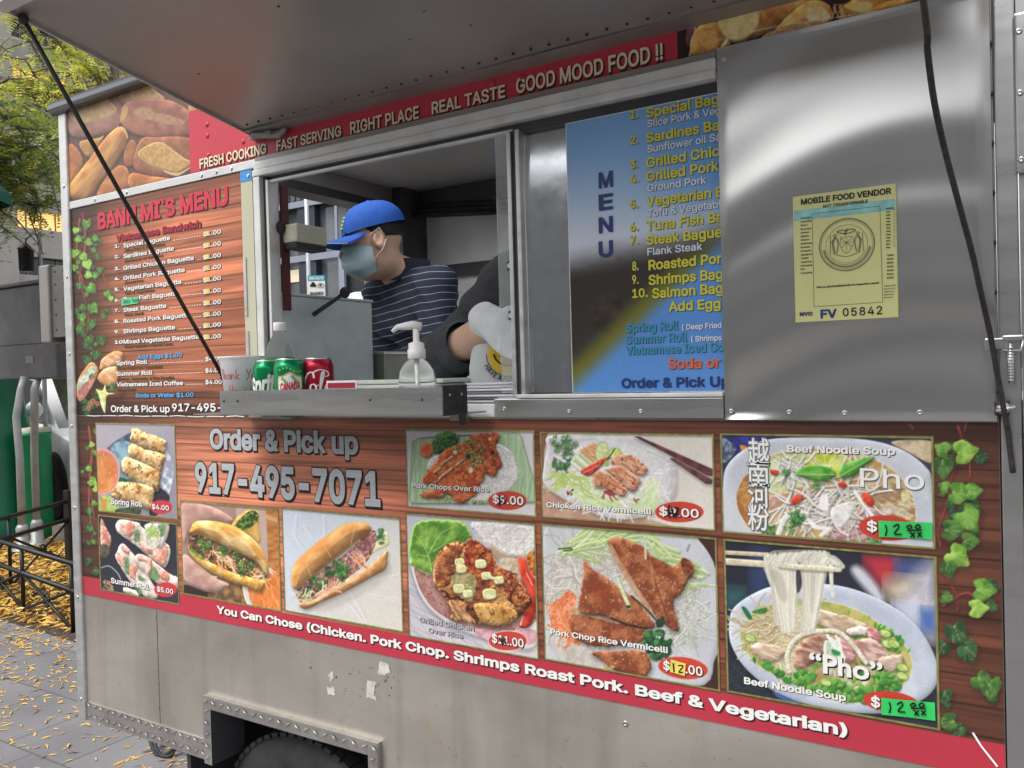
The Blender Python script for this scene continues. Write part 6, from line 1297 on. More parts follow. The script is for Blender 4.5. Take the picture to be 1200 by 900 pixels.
M_TROUS = mat('dark_trousers', (.03, .032, .04), .85, var=.2, vscale=20)
M_GLOVE = mat('white_glove', (.76, .77, .78), .45, var=.08, vscale=30, bump=.15, bscale=60)
M_SWEAT = mat('charcoal_knit', (.055, .057, .062), .9, var=.25, vscale=30, bump=.3, bscale=240)
def stripe_mat():
    M = mat('striped_knit', (.018, .026, .055), .85, bump=.2, bscale=260); N = M.node_tree; p = N.nodes['Principled BSDF']
    tc = N.nodes.new('ShaderNodeTexCoord'); sx = N.nodes.new('ShaderNodeSeparateXYZ'); N.links.new(tc.outputs['Object'], sx.inputs[0])
    no = N.nodes.new('ShaderNodeTexNoise'); no.inputs['Scale'].default_value = 5; N.links.new(tc.outputs['Object'], no.inputs['Vector'])
    def mth(op, a, b=None):
        q = N.nodes.new('ShaderNodeMath'); q.operation = op
        for i, v in ((0, a), (1, b)):
            if v is None: continue
            if isinstance(v, (int, float)): q.inputs[i].default_value = v
            else: N.links.new(v, q.inputs[i])
        return q.outputs[0]
    z = mth('ADD', sx.outputs['Z'], mth('MULTIPLY', no.outputs['Fac'], .035)); z = mth('ADD', z, mth('MULTIPLY', sx.outputs['X'], -.12))
    f = mth('FRACT', mth('DIVIDE', z, .0255)); s_ = mth('LESS_THAN', f, .10)
    mx = N.nodes.new('ShaderNodeMix'); mx.data_type = 'RGBA'; mx.inputs[6].default_value = (.010, .0145, .034, 1); mx.inputs[7].default_value = (.20, .225, .29, 1)
    N.links.new(s_, mx.inputs[0]); N.links.new(mx.outputs[2], p.inputs['Base Color']); return M
M_STRIPE = stripe_mat()

def person(label, Hc, face, tilt, sh, el, wr, tip, chest, hip, floor, shirt, m_shirt, cap=True, mask=True, glove=None, sleeve=1.0, group=None):
    """Hc head centre; face: facing; sh/el/wr/tip: [left, right] joints in metres"""
    f0 = unit((face[0], face[1], 0)); l = np.array([-f0[1], f0[0], 0]); z0 = np.array([0, 0, 1.])
    f = unit(f0*math.cos(tilt)-z0*math.sin(tilt)); z = np.cross(f, l); z = unit(z if z[2] > 0 else -z)
    AX = np.array([f, l, z]); hp = lambda a, b, c: Hc+f*a+l*b+z*c
    root = bpy.data.objects.new('person', None); COL.objects.link(root); root.location = (hip[0], hip[1], floor)
    tag(root, label, 'person', group)
    B = Body()
    B.ell(hp(-.008, 0, .03), (.096, .076, .088), AX, .02).ell(hp(.012, 0, -.045), (.076, .062, .072), AX, .03)
    B.ell(hp(.045, 0, -.09), (.04, .042, .028), AX, .03)                                   # chin
    B.cone(hp(.088, 0, .012), hp(.108, 0, -.028), .010, .015, .012)                         # nose
    B.ell(hp(.078, .03, .022), (.018, .02, .011), AX, .012, True).ell(hp(.078, -.03, .022), (.018, .02, .011), AX, .012, True)
    for s_ in (1, -1):
        B.ell(hp(.069, s_*.031, .016), (.012, .014, .011), AX, .006)
        B.ell(hp(-.008, s_*.078, .0), (.020, .011, .033), AX, .006); B.ell(hp(-.004, s_*.086, .004), (.009, .006, .018), AX, .006, True)
    B.ell(hp(.088, 0, -.058), (.014, .024, .006), AX, .008)
    nk = chest+np.array([0, 0, .13]); B.cone(hp(-.03, 0, -.07), nk+(Hc-nk)*.1, .050, .058, .03)
    sv = unit((sh[0]-sh[1])*[1, 1, .3]); fw = np.cross(sv, z0); TA = np.array([fw, sv, z0])
    B.ell(chest+np.array([0, 0, -.02]), (.118, .165, .20), TA, .05); B.ell(hip*.5+chest*.5, (.112, .15, .2), TA, .05); B.ell(hip, (.115, .16, .13), TA, .05)
    for i in (0, 1):
        B.cone(nk-z0*.08, sh[i]-z0*.01, .05, .05, .03); B.chain([sh[i], el[i], wr[i]], [.053, .044, .030], .03)
        hd = unit(tip[i]-wr[i]); sd_ = unit(np.cross(hd, unit(np.array(real(CAM))-wr[i]) if glove and i in glove else z0)+1e-6); up = np.cross(sd_, hd)
        pc = wr[i]+hd*.05; B.ell(pc, (.052, .040, .017), np.array([hd, sd_, up]), .012)
        for j, (o, L_) in enumerate(((-.03, .062), (-.01, .075), (.01, .07), (.029, .055))):
            a = wr[i]+hd*.088+sd_*o; b_ = a+hd*L_*.5-up*L_*.18; c_ = b_+hd*L_*.35-up*L_*.42; B.chain([a-hd*.02, a, b_, c_], [.0095, .0095, .0088, .0075], .004)
        a = wr[i]+hd*.03+sd_*.036*(1 if i else -1)*-1; b_ = a+hd*.03+sd_*.024*(-1 if i else 1)*1-up*.01; B.chain([wr[i]+hd*.02, a, b_, b_+hd*.03-up*.012], [.014, .013, .011, .0085], .006)
        s_ = 1 if i == 0 else -1; hj = hip+sv*s_*.085-z0*.06; kn = np.array([hj[0], hj[1], (hj[2]+floor)/2+.03])+fw*.02*(1 if fw@f0 > 0 else -1); an = np.array([hj[0], hj[1], floor+.08])
        B.chain([hj, kn, an], [.085, .056, .038], .03); B.chain([an-z0*.03, an-z0*.045+f0*.14], [.035, .028], .02)
    raw('body', B.mesh(.006), M_SKIN, root)
    # clothes: the same joints, a little wider
    T = Body()
    T.ell(chest+np.array([0, 0, -.02]), (.13, .176, .205), TA, .05); T.ell(hip*.5+chest*.5, (.128, .165, .21), TA, .05); T.ell(hip+z0*.02, (.128, .17, .13), TA, .05)
    for i in (0, 1):
        T.cone(nk-z0*.03, sh[i], .07, .07, .05); e2 = el[i]; w2 = el[i]+(wr[i]-el[i])*(sleeve if isinstance(sleeve, (int, float)) else sleeve[i])
        T.chain([sh[i], e2], [.07, .062], .03); T.chain([e2, w2], [.062, .048 if sleeve == 1.0 else .055], .03)
    P, F_ = T.mesh(.006)
    n = noisy(P, .020, 13, 3)+noisy(P, .012, 34, 5)+.004*np.sin(P[:, 2]*70+P[:, 0]*40+8*vn(P[:, 0]*9, P[:, 2]*9, 4)); P = P+np.stack([n*.7, n*.7, n*.3], 1)
    shirt_o = raw(shirt, (P, F_), m_shirt, root)
    c = RMB(); k = 20; ring = []
    ctr = nk+z0*.03+(Hc-nk)*.10
    for j, (rr, dz_) in enumerate(((.098, -.05), (.085, -.01), (.076, .025), (.071, .026), (.069, -.01))):
        ring += [ctr+TA[0]*rr*math.cos(2*math.pi*i/k)*1.02+TA[1]*rr*1.02*math.sin(2*math.pi*i/k)+z0*dz_ for i in range(k)]
    c.add(ring, [(j*k+i, j*k+(i+1) % k, (j+1)*k+(i+1) % k, (j+1)*k+i) for j in range(4) for i in range(k)], 0, True); c.build('collar', M_SWEAT if m_shirt is M_SWEAT else mat('navy_collar', (.014, .018, .035), .9, var=.2, vscale=30), shirt_o)
    Q = Body()
    for i in (0, 1):
        s_ = 1 if i == 0 else -1; hj = hip+sv*s_*.085-z0*.05; kn = np.array([hj[0], hj[1], (hj[2]+floor)/2+.03]); Q.chain([hj, kn, np.array([hj[0], hj[1], floor+.06])], [.1, .07, .055], .03)
    Q.ell(hip-z0*.02, (.125, .17, .11), TA, .04); raw('trousers', Q.mesh(.011), M_TROUS, root)
    s_ = RMB()
    for i in (0, 1):
        g = 1 if i == 0 else -1; hj = hip+sv*g*.085; s_.ball(np.array([hj[0], hj[1], floor+.04])+f0*.05, (.1 if abs(f0[0]) > .7 else .07, .1 if abs(f0[1]) > .7 else .07, .045), 0, 12, 8)
    s_.build('shoes', M_BLACK, root)
    e_ = RMB()
    for sg in (1, -1):
        e_.tube([hp(.088, sg*.014, .034), hp(.090, sg*.032, .040), hp(.078, sg*.052, .036)], [.003, .0045, .002], 0, 6); e_.tube([hp(.083, sg*.018, .016), hp(.084, sg*.032, .018), hp(.074, sg*.047, .014)], [.0018, .003, .0018], 0, 6)
    e_.build('brows', M_HAIR, root)
    for i in (0, 1):                           # rolled cuffs
        if sleeve != 1.0:
            p0 = el[i]+(wr[i]-el[i])*sleeve; d_ = unit(wr[i]-el[i]); c = RMB(); c.tube([p0+d_*.012, p0+d_*.038, p0+d_*.052], [.060, .058, .050], 0, 20, False); c.build('cuff', m_shirt, shirt_o)
    # hair
    Hh = Body(); Hh.ell(hp(-.016, 0, .034), (.098, .080, .092), AX, .01); Hh.ell(hp(.075, 0, -.02), (.095, .15, .075), AX, .008, True); Hh.ell(hp(-.03, 0, -.10), (.2, .2, .115), AX, .008, True)
    raw('hair', Hh.mesh(.006), M_HAIR, root)
    if cap:
        c = RMB(); k = 36; rows = []
        for j in range(9):
            a = math.pi/2*j/8
            for i in range(k):
                t_ = 2*math.pi*i/k; w_ = 1+.012*math.cos(6*t_)*math.sin(a)
                rows.append(hp(-.012+.110*math.cos(t_)*math.cos(a)**.8*w_, .090*math.sin(t_)*math.cos(a)**.8*w_,   .047+.092*math.sin(a)-.010*math.cos(t_)*(1-j/8)))
        c.add(rows, [(j*k+i, j*k+(i+1) % k, (j+1)*k+(i+1) % k, (j+1)*k+i) for j in range(8) for i in range(k)], 0, True)
        c.ball(hp(-.012, 0, .139), (.008, .008, .005), 0, 10, 5)
        co = c.build('cap', M_CAP, root); c = RMB(); top = []; bot = []; n_ = 16
        for j in range(6):
            for i in range(n_+1):
                t_ = (i/n_-.5)*2*1.15; r_ = j/5; e = .085+.085*r_*math.cos(t_*.82)**.7
                x = .098*math.cos(t_)*(1-r_)+e*r_*1.06*math.cos(t_*.7)-.01; y = .088*math.sin(t_)*(1-.08*r_); zz = .040-.016*r_-.022*(math.sin(t_)**2)*(.5+.6*r_)
                top.append(hp(x, y, zz)); bot.append(hp(x, y, zz-.005))
        fq = [(j*(n_+1)+i, j*(n_+1)+i+1, (j+1)*(n_+1)+i+1, (j+1)*(n_+1)+i) for j in range(5) for i in range(n_)]
        c.add(top, fq, 0, True); c.add(bot, [q[::-1] for q in fq], 0, True)
        rim = [5*(n_+1)+i for i in range(n_+1)]; c.add([top[i] for i in rim]+[bot[i] for i in rim], [(i, i+1, n_+2+i, n_+1+i) for i in range(n_)], 1, True)
        c.build('brim', [M_CAP, mat('grey_piping', (.4, .42, .5), .8)], co)
        c = RMB()
        for i in range(4): t_ = .17; zz = .058+i*.0115; ca_ = (1-((zz-.032)/.098)**2)**.4; c.ball(hp(-.012+.112*math.cos(t_)*ca_, .092*math.sin(t_)*ca_, zz), (.006, .006, .0055), 0, 6, 4)
        c.build('cap_badge', mat('lime_thread', (.42, .62, .05), .7), co)
    if mask:
        c = RMB(); nu, nv = 22, 14; g = []
        for j in range(nv+1):
            for i in range(nu+1):
                t_ = (i/nu-.5)*2*1.36; v = j/nv; zz = -.002-.112*v
                rx = .104+.016*math.sin(math.pi*min(1, v*1.1))*math.cos(t_)-.028*max(0, v-.72)/.28+.0022*math.sin(v*26)*math.cos(t_)
                ry = .070+.006*math.sin(math.pi*v)-.01*v; sq = 1-.30*abs(t_/1.36)**3
                g.append(hp(rx*math.cos(t_)-.002+.012*max(0, .16-v)*math.cos(t_)*4*math.exp(-(t_/.3)**2), ry*math.sin(t_)*1.02, -.056+(zz+.056)*sq))
        c.add(g, [(j*(nu+1)+i, j*(nu+1)+i+1, (j+1)*(nu+1)+i+1, (j+1)*(nu+1)+i) for j in range(nv) for i in range(nu)], 0, True)
        mo = c.build('face_mask', M_MASK, root); c = RMB()
        for sg in (1, -1):
            e0 = g[(nu if sg > 0 else 0)]; e1 = g[nv*(nu+1)+(nu if sg > 0 else 0)]
            c.tube([e0, hp(.02, sg*.079, .02), hp(-.012, sg*.088, .036), hp(-.026, sg*.088, .01)], .0016, 0, 6); c.tube([e1, hp(.02, sg*.077, -.06), hp(-.012, sg*.086, -.032), hp(-.028, sg*.088, -.004)], .0016, 0, 6)
        c.build('ear_loops', mat('white_elastic', (.6, .6, .6), .8), mo)
    if glove is not None:
        for i in glove:
            Gv = Body(); hd = unit(tip[i]-wr[i]); sd_ = unit(np.cross(hd, unit(np.array(real(CAM))-wr[i]))+1e-6); up = np.cross(sd_, hd)
            Gv.cone(wr[i]-hd*.02, wr[i]+hd*.02, .038, .036, .015); Gv.ell(wr[i]+hd*.05, (.058, .048, .024), np.array([hd, sd_, up]), .015)
            for j, (o, L_) in enumerate(((-.037, .066), (-.0125, .08), (.0125, .074), (.036, .06))):
                a = wr[i]+hd*.088+sd_*o; b_ = a+hd*L_*.5-up*L_*.18; c_ = b_+hd*L_*.35-up*L_*.42; Gv.chain([a-hd*.02, a, b_, c_], [.0106, .0106, .0100, .0090], .002)
            a = wr[i]+hd*.03+sd_*.036*(1 if i else -1)*-1; b_ = a+hd*.03+sd_*.024*(-1 if i else 1)*1-up*.01; Gv.chain([wr[i]+hd*.02, a, b_, b_+hd*.03-up*.012], [.018, .0165, .0145, .012], .006)
            P, F_ = Gv.mesh(.004); n = noisy(P, .004, 60, 9); raw('glove', (P+n[:, None]*.6, F_), M_GLOVE, root)
    return root
FL = .515*U+GZ*U
person('cook in a blue cap, teal mask and navy striped shirt looking down', WD((437, 285), 3.86), (-.62, -.78), rad(10),
       [WD((511, 338), 3.84), WD((452, 340), 4.05)], [WD((519, 428), 3.70), WD((428, 425), 4.0)], [WD((468, 428), 3.42), WD((420, 436), 3.62)], [WD((440, 424), 3.30), WD((414, 436), 3.46)],
       WD((484, 372), 4.0), WD((500, 500), 4.1), FL, 'polo_shirt', M_STRIPE)
person('worker in a charcoal sweater holding a bag with a white glove', WD((668, 205), 2.86), (-.35, -.94), rad(12),
       [WD((730, 318), 2.7), WD((603, 330), 2.80)], [WD((752, 440), 2.58), WD((521, 420), 2.68)], [WD((690, 430), 2.40), WD((577, 379), 2.43)], [WD((655, 410), 2.36), WD((607, 396), 2.37)],
       WD((665, 360), 2.88), WD((676, 560), 2.94), FL, 'sweater', M_SWEAT, cap=True, mask=True, glove=(1,), sleeve=.24)

# ------------------------------------------------------------------ THINGS IN THE CART AND ON THE SHELF
def text3(mb, s, O, ex, ey, h, mi=0, bold=.02, wf=1.0, width=None, slant=0., bend=None):
    v, f = glyphs(s, bold); x0, x1 = v[:, 0].min(), v[:, 0].max(); sc = h/CAPH; sx = width/(x1-x0) if width else sc*wf
    pts = []
    for a, b, c_ in v:
        x = (a-x0+slant*b)*sx; y = b*sc
        pts.append(bend(x, y) if bend else np.array(O)+np.array(ex)*x+np.array(ey)*y)
    mb.add(pts, f, mi)
M_CANTOP = mat('can_lid_metal', (.6, .6, .6), .25, 1.0)
def can(name_label, x, y, z, col, deco):
    t = thing('soda_can', (x, y, z), name_label, 'soda can', 'soda cans on the shelf')
    r, h = .0450, .166
    b = MB(); b.lathe([(r*.76, .0), (r*.8, .001), (r*.98, .012), (r, .018), (r, h-.026), (r*.97, h-.02), (r*.83, h-.004)], (x, y, z), 40, 0, 'z', True, True)
    b.build('can_body', mat(name_label.split(' ')[0]+'_can_paint', col, .28, .55, var=.06, vscale=9), t)
    b = MB(); b.lathe([(r*.83, h-.004), (r*.85, h), (r*.81, h), (r*.78, h-.007), (.001, h-.006)], (x, y, z), 40, 0, 'z', True, False); b.box((x-.006, y-.018, z+h-.006), (x+.006, y+.006, z+h-.003)); b.build('lid', M_CANTOP, t)
    a0 = math.atan2(CAM[1]-y, CAM[0]-x)
    def on(u, v, o=.0007): a = a0+u/r; return (x+(r+o)*math.cos(a), y+(r+o)*math.sin(a), z+v)
    deco(t, on)
    return t
def strokes_on(mb, on, strokes, w, mi, o=.0009):
    for s_ in strokes:
        P = [np.array(p) for p in smooth_open(s_, 6)]; vs = []
        for i in range(len(P)):
            t = P[min(i+1, len(P)-1)]-P[max(i-1, 0)]; t = t/(np.linalg.norm(t)+1e-9); k = abs(t[1])*.55+.45; n_ = np.array([-t[1], t[0]])*w/2*k
            vs += [on(*(P[i]+n_), o), on(*(P[i]-n_), o)]
        mb.add(vs, [(2*i, 2*i+1, 2*i+3, 2*i+2) for i in range(len(P)-1)], mi, True)
def deco_lime(t, on):
    b = MB(); text3(b, 'Sprite', None, None, None, .050, 0, .035, width=.112, slant=.18, bend=lambda u, v: on(u-.074, v+.066+.16*(u-.05), .0014)); text3(b, 'Sprite', None, None, None, .050, 1, .085, width=.115, slant=.18, bend=lambda u, v: on(u-.073, v+.064+.16*(u-.05), .0007)); b.build('lettering', [M_WHITE, mat('deep_green_ink', '#0d6a38', .35)], t)
def deco_ginger(t, on):
    b = MB(); sh = [(-.036, .112), (-.02, .118), (0, .128), (.02, .118), (.036, .112), (.034, .06), (.022, .036), (0, .026), (-.022, .036), (-.034, .06)]
    def fan(P, mi, o, s_=1.0):
        c0 = (0, .078); Q = smooth_closed(P, 4); vs = []; n = len(Q)
        for k in range(5):
            for p in Q: vs.append(on((p[0]-c0[0])*s_*(1-k/5)+c0[0], (p[1]-c0[1])*s_*(1-k/5)+c0[1], o))
        vs.append(on(*c0, o)); b.add(vs, [(k*n+i, k*n+(i+1) % n, (k+1)*n+(i+1) % n, (k+1)*n+i) for k in range(4) for i in range(n)]+[(4*n+i, 4*n+(i+1) % n, 5*n) for i in range(n)], mi, True)
    fan(sh, 0, .0006, 1.0); fan(sh, 1, .0010, .9); strokes_on(b, on, [[(-.024, .112), (-.01, .095), (-.02, .075)], [(.005, .118), (.016, .1), (.006, .086)], [(-.02, .052), (0, .045), (.016, .05)]], .010, 2, .0013)
    text3(b, 'CANADA', None, None, None, .020, 3, .04, width=.056, bend=lambda u, v: on(u-.028, v+.078+.10*(u-.028), .0017)); text3(b, 'DRY', None, None, None, .018, 3, .04, width=.030, bend=lambda u, v: on(u-.012, v+.054+.10*u, .0017))
    for k in range(7): strokes_on(b, on, [[(-.03+k*.01, .132+.006*math.sin(k*.9)), (-.027+k*.01, .135+.006*math.sin(k*.9))]], .007, 4, .001)
    b.build('lettering', [mat('gold_ink', '#b9a05a', .4), M_WHITE, mat('map_green', '#7aa86a', .4), M_MENUR, mat('leaf_green', '#7fbf6a', .4)], t)
def deco_cola(t, on):
    b = MB()
    C = [[(-.012, .108), (-.016, .124), (-.030, .122), (-.042, .104), (-.046, .082), (-.040, .066), (-.030, .066), (-.022, .076)], [(-.016, .124), (.004, .132), (.026, .126), (.030, .116), (.020, .112)], [(-.012, .092), (-.022, .088), (-.024, .074), (-.016, .067), (-.008, .074), (-.008, .086), (-.014, .092)], [(-.008, .086), (.000, .088)], [(.002, .072), (.010, .098), (.016, .122), (.011, .124), (.006, .1), (.005, .076), (.010, .067), (.016, .074)], [(.034, .090), (.024, .090), (.018, .078), (.022, .067), (.031, .074), (.036, .090)], [(.036, .090), (.034, .074), (.040, .067), (.046, .074)], [(-.05, .050), (-.02, .056), (.012, .046), (.05, .053)]]
    strokes_on(b, on, C, .0055, 0, .0009); b.build('lettering', M_WHITE, t)
can('green soda can with white slanted lettering, left of three', -1.978, -.105, 1.672, (.0, .22, .075), deco_lime)
can('green ginger ale can with a shield badge, middle of three', -1.815, -.172, 1.672, (.004, .16, .06), deco_ginger)
can('red cola can with white script, right of three', -1.765, -.110, 1.672, (.38, .012, .03), deco_cola)
# water bottle
M_PET = mat('clear_bottle_plastic', (.97, .98, .98), .03, trans=1.0, ior=1.10, bump=.03, bscale=30)
q = F((329.5, 440), -.045); x, y, z = q[0], q[1], 1.683
t = thing('water_bottle', (x, y, z), 'clear water bottle with a green label behind the soda cans', 'water bottle')
b = MB(); b.lathe([(.036, 0), (.043, .006), (.043, .03), (.040, .036), (.043, .042), (.043, .09), (.0415, .095), (.0415, .165), (.043, .17), (.041, .19), (.030, .22), (.018, .24), (.017, .248)], (x, y, z), 36); b.build('bottle_body', M_PET, t)
b = MB(); b.lathe([(.0185, .246), (.0195, .248), (.0195, .268), (.018, .272), (.0001, .272)], (x, y, z), 24, 0, 'z', True, False); b.build('cap', M_WHITE, t)
b = MB(); b.lathe([(.0432, .096), (.0432, .164)], (x, y, z), 40, 0, 'z', True, False); a0 = math.atan2(CAM[1]-y, CAM[0]-x)
def on(u, v, o=.0007): a = a0+u/.0432; return (x+(.0432+o)*math.cos(a), y+(.0432+o)*math.sin(a), z+v)
strokes_on(b, on, [[(.018*math.cos(i*.5), .131+.022*math.sin(i*.5)) for i in range(14)]], .006, 1); text3(b, '8', None, None, None, .026, 1, .03, bend=lambda u, v: on(u-.008, v+.118, .001))
b.build('label', [mat('bottle_label_green', (.03, .22, .08), .4, var=.2, vscale=40), mat('label_lime', (.5, .6, .2), .4)], t)
# tub
q = F((284, 440), -.10); x, y, z = q[0], q[1], 1.683
M_TUB = mat('milky_plastic', (.80, .80, .82), .35, trans=.35, ior=1.2, var=.04, vscale=20)
t = thing('plastic_tub', (x, y, z), 'milky plastic tip tub with red handwriting at the shelf end', 'tub')
b = MB(); b.lathe([(.0001, .004), (.048, .0), (.0655, .15), (.0665, .152), (.068, .163), (.0705, .166), (.0705, .171), (.066, .171), (.063, .15), (.047, .006)], (x, y, z), 44, 0, 'z', True, False); b.build('tub_body', M_TUB, t)
b = MB(); R_ = random.Random(3)
for i in range(9): b.box((x-.03+R_.uniform(-.01, .02), y-.02, z+.01+i*.008), (x+.02+R_.uniform(-.01, .02), y+.02, z+.012+i*.008+R_.uniform(0, .01)))
b.build('folded_notes', mat('banknote_green', (.16, .18, .13), .8, var=.3, vscale=40), t)
a0 = math.atan2(CAM[1]-y, CAM[0]-x)
def on(u, v, o=.001): r_ = .048+.0175*v/.15; a = a0+u/.06; return (x+(r_+o)*math.cos(a), y+(r_+o)*math.sin(a), z+v)
b = MB(); sc = .024
W_ = {'T': [[(0, 1), (.7, 1)], [(.35, 1), (.3, 0)]], 'h': [[(.05, 1), (0, 0), (.2, .5), (.4, .4), (.38, 0)]], 'a': [[(.4, .45), (.1, .45), (.05, .05), (.35, .1), (.42, .5), (.45, 0)]], 'n': [[(0, .5), (0, 0), (.15, .48), (.35, .4), (.38, 0)]], 'k': [[(.05, 1), (0, 0)], [(.4, .5), (.05, .2), (.42, 0)]], 'Y': [[(0, 1), (.25, .5)], [(.55, 1), (.1, -.1)]], 'o': [[(.2, .5), (.02, .25), (.2, 0), (.4, .25), (.2, .5)]], 'u': [[(0, .5), (.05, .02), (.3, .05), (.38, .5), (.4, 0)]], 'H': [[(0, 1), (.05, 0)], [(.5, 1), (.5, 0)], [(0, .5), (.5, .5)]], 'v': [[(0, .5), (.2, 0), (.4, .5)]], 'e': [[(.05, .28), (.38, .3), (.25, .5), (.05, .3), (.15, 0), (.4, .1)]]}
def hand(s_, u, v):
    for ch in s_:
        if ch != ' ': strokes_on(b, on, [[(u+p[0]*sc, v+p[1]*sc*1.3) for p in st] for st in W_[ch]], .0022, 0)
        u += sc*.62
hand('Thank You', -.078, .100); hand('Have', -.045, .052); strokes_on(b, on, [[(.02, .06), (.035, .085)], [(.03, .05), (.06, .09)]], .002, 0)
b.build('handwriting', mat('red_marker', '#b3403c', .5), t)
# sanitizer
q = F((489, 440), -.12); x, y, z = q[0], q[1], 1.683
t = thing('pump_bottle', (x, y, z), 'clear hand sanitizer bottle with a white pump at the shelf end', 'pump bottle')
b = MB(); b.lathe([(.050, 0), (.057, .005), (.058, .05), (.0575, .085), (.053, .108), (.04, .128), (.024, .139), (.021, .142)], (x, y, z), 40)
for i in range(len(b.v)): b.v[i] = (b.v[i][0], y+(b.v[i][1]-y)*.62, b.v[i][2])
b.build('bottle_body', M_PET, t)
b = MB(); b.lathe([(.053, .006), (.054, .05), (.0535, .07), (.001, .071)], (x, y, z), 30, 0)
for i in range(len(b.v)): b.v[i] = (b.v[i][0], y+(b.v[i][1]-y)*.6, b.v[i][2])
b.build('gel', mat('clear_gel', (.90, .95, .95), .10, trans=.70, ior=1.15, var=.05, vscale=60, bump=.3, bscale=90), t)
b = MB(); b.lathe([(.022, .140), (.024, .142), (.024, .166), (.021, .168), (.021, .182), (.012, .185), (.0085, .187), (.0085, .222)], (x, y, z), 24); b.tube([(x+.012, y+.008, z+.226), (x-.01, y-.006, z+.230), (x-.042, y-.025, z+.226), (x-.054, y-.033, z+.214)], [.012, .012, .008, .005], 0, 10); b.tube([(x, y, z+.14), (x+.003, y, z+.06), (x-.004, y, z+.012)], .006, 0, 8)
b.build('pump', mat('white_plastic', (.74, .73, .70), .4, var=.04, vscale=20), t)
b = MB(); w3 = np.array([AR[0], AR[1], 0]); o_ = np.array([x, y-.037, z+.030]); b.ball(o_+np.array([-.004, 0, .006]), (.006, .002, .007), 0, 10, 6); b.build('label', M_MENUR, t)
# small card and papers
q = F((397, 452), -.2); b = MB(); b.box((q[0]-.055, -.19, 1.684), (q[0]+.055, -.188, 1.772), 0); b.box((q[0]-.05, -.1915, 1.752), (q[0]+.05, -.1905, 1.766), 1)
o = b.build('table_card', [M_LTXT, M_DRED]); tag(o, 'small pale card with a red heading in front of the red can', 'card'); settle(o, (q[0], -.189, 1.684))
b = MB()
for i in range(5): b.box((-1.9+.01*i, -.02+.012*i, 1.7015+i*.014), (-1.48+.015*i, .22+.006*i, 1.7135+i*.014), 0, .004)
o = b.build('foam_lids', mat('foam_white', (.62, .66, .6), .6, var=.05, vscale=20)); tag(o, 'stack of pale foam lids on the sill behind the cans', 'food lids'); settle(o, (-1.7, .1, 1.7015))
b = MB(); R_ = random.Random(8)
for i in range(7):
    o_ = R_.uniform(-.012, .012); b.box((-1.36+o_, .02+o_, 1.7015+i*.008), (-1.02+o_, .30, 1.7075+i*.008), 0, .002)
o = b.build('paper_stack', mat('wrapping_paper', (.66, .66, .70), .7, var=.04, vscale=20)); tag(o, 'stack of white wrapping paper on the sill below the bag', 'paper stack'); settle(o, (-1.2, .15, 1.7015))
# steel cabinet with a ladle
t = thing('steel_cabinet', (-2.35, .29, 1.69), 'brushed steel box beside the serving window with a straight top edge', 'steel box')
M_BOX = mat('cold_grey_steel', (.50, .57, .57), .45, .25, var=.22, vscale=6, rvar=.12, detail=8)
b = MB(); b.box((-2.62, .045, 1.6915), (-2.092, .50, 2.055), 0, .006); b.build('casing', M_BOX, t)
b = MB(); b.box((-2.625, .04, 2.0555), (-2.088, .505, 2.064), 0, .003); b.build('lid', M_BOX, t)
a0 = np.array(FX((367, 369), -2.075)); a1 = np.array(FX((404, 343), -2.03)); t = thing('ladle', tuple(a0), 'dark rod handle with a round knob leaning on the steel box', 'handle')
b = MB(); b.tube([a0, a0*.5+a1*.5, a1], [.008, .0075, .007], 0, 10); b.build('handle', M_DARK, t); b = MB(); b.ball(a1, (.016, .02, .02), 0, 16, 10); b.build('knob', M_BLACK, t)
# pans on the counter
M_PAN = mat('green_grey_enamel', (.28, .31, .25), .4, .3, var=.15, vscale=8)
def pan(c, lx, ly, h, lab):
    t = thing('steam_pan', c, lab, 'pan'); x, y, z = c; b = MB()
    for (s0, z0), (s1, z1) in (((.86, 0), (1.0, h)), ((.82, .01), (.96, h))):
        P = [(x+sx*lx*s_/2, y+sy*ly*s_/2, z+zz) for s_, zz in ((s0, z0), (s1, z1)) for sx, sy in ((-1, -1), (1, -1), (1, 1), (-1, 1))]
        b.add(P, [(i, (i+1) % 4, 4+(i+1) % 4, 4+i) for i in range(4)]+[(0, 3, 2, 1)])
    b.build('pan_body', M_PAN, t); b = MB()
    for a, c_ in (((-.56, -.56), (.56, -.48)), ((-.56, .48), (.56, .56)), ((-.56, -.479), (-.48, .479)), ((.48, -.479), (.56, .479))): b.box((x+a[0]*lx, y+a[1]*ly, z+h+.001), (x+c_[0]*lx, y+c_[1]*ly, z+h+.012), 0, .003)
    b.build('rim', M_STEEL, t)
q = FD((452, 425), 3.32); pan((q[0], q[1], 1.691), .24, .30, .17, 'deep green-grey pan on the counter in front of the cook')
# soap dispenser on the jamb
t = thing('soap_dispenser', (-2.05, .08, 2.1), 'beige box dispenser on the inside of the window jamb', 'dispenser')
b = MB(); b.box((-2.054, .035, 2.215), (-1.985, .17, 2.275), 0, .008); b.build('housing', mat('beige_plastic', (.46, .46, .36), .5, var=.08, vscale=20), t); b = MB(); b.box((-2.052, .037, 2.196), (-1.99, .168, 2.2145), 0, .003); b.ball((-2.05, .03, 2.265), (.016, .016, .022), 0, 12, 8); b.build('button', M_BLACK, t)
b = MB(); b.box((-2.056, .032, 2.0), (-2.046, .06, 2.40)); b.build('jamb_strip', mat('dark_red_paint', (.09, .01, .015), .5, var=.1, vscale=9), cart)
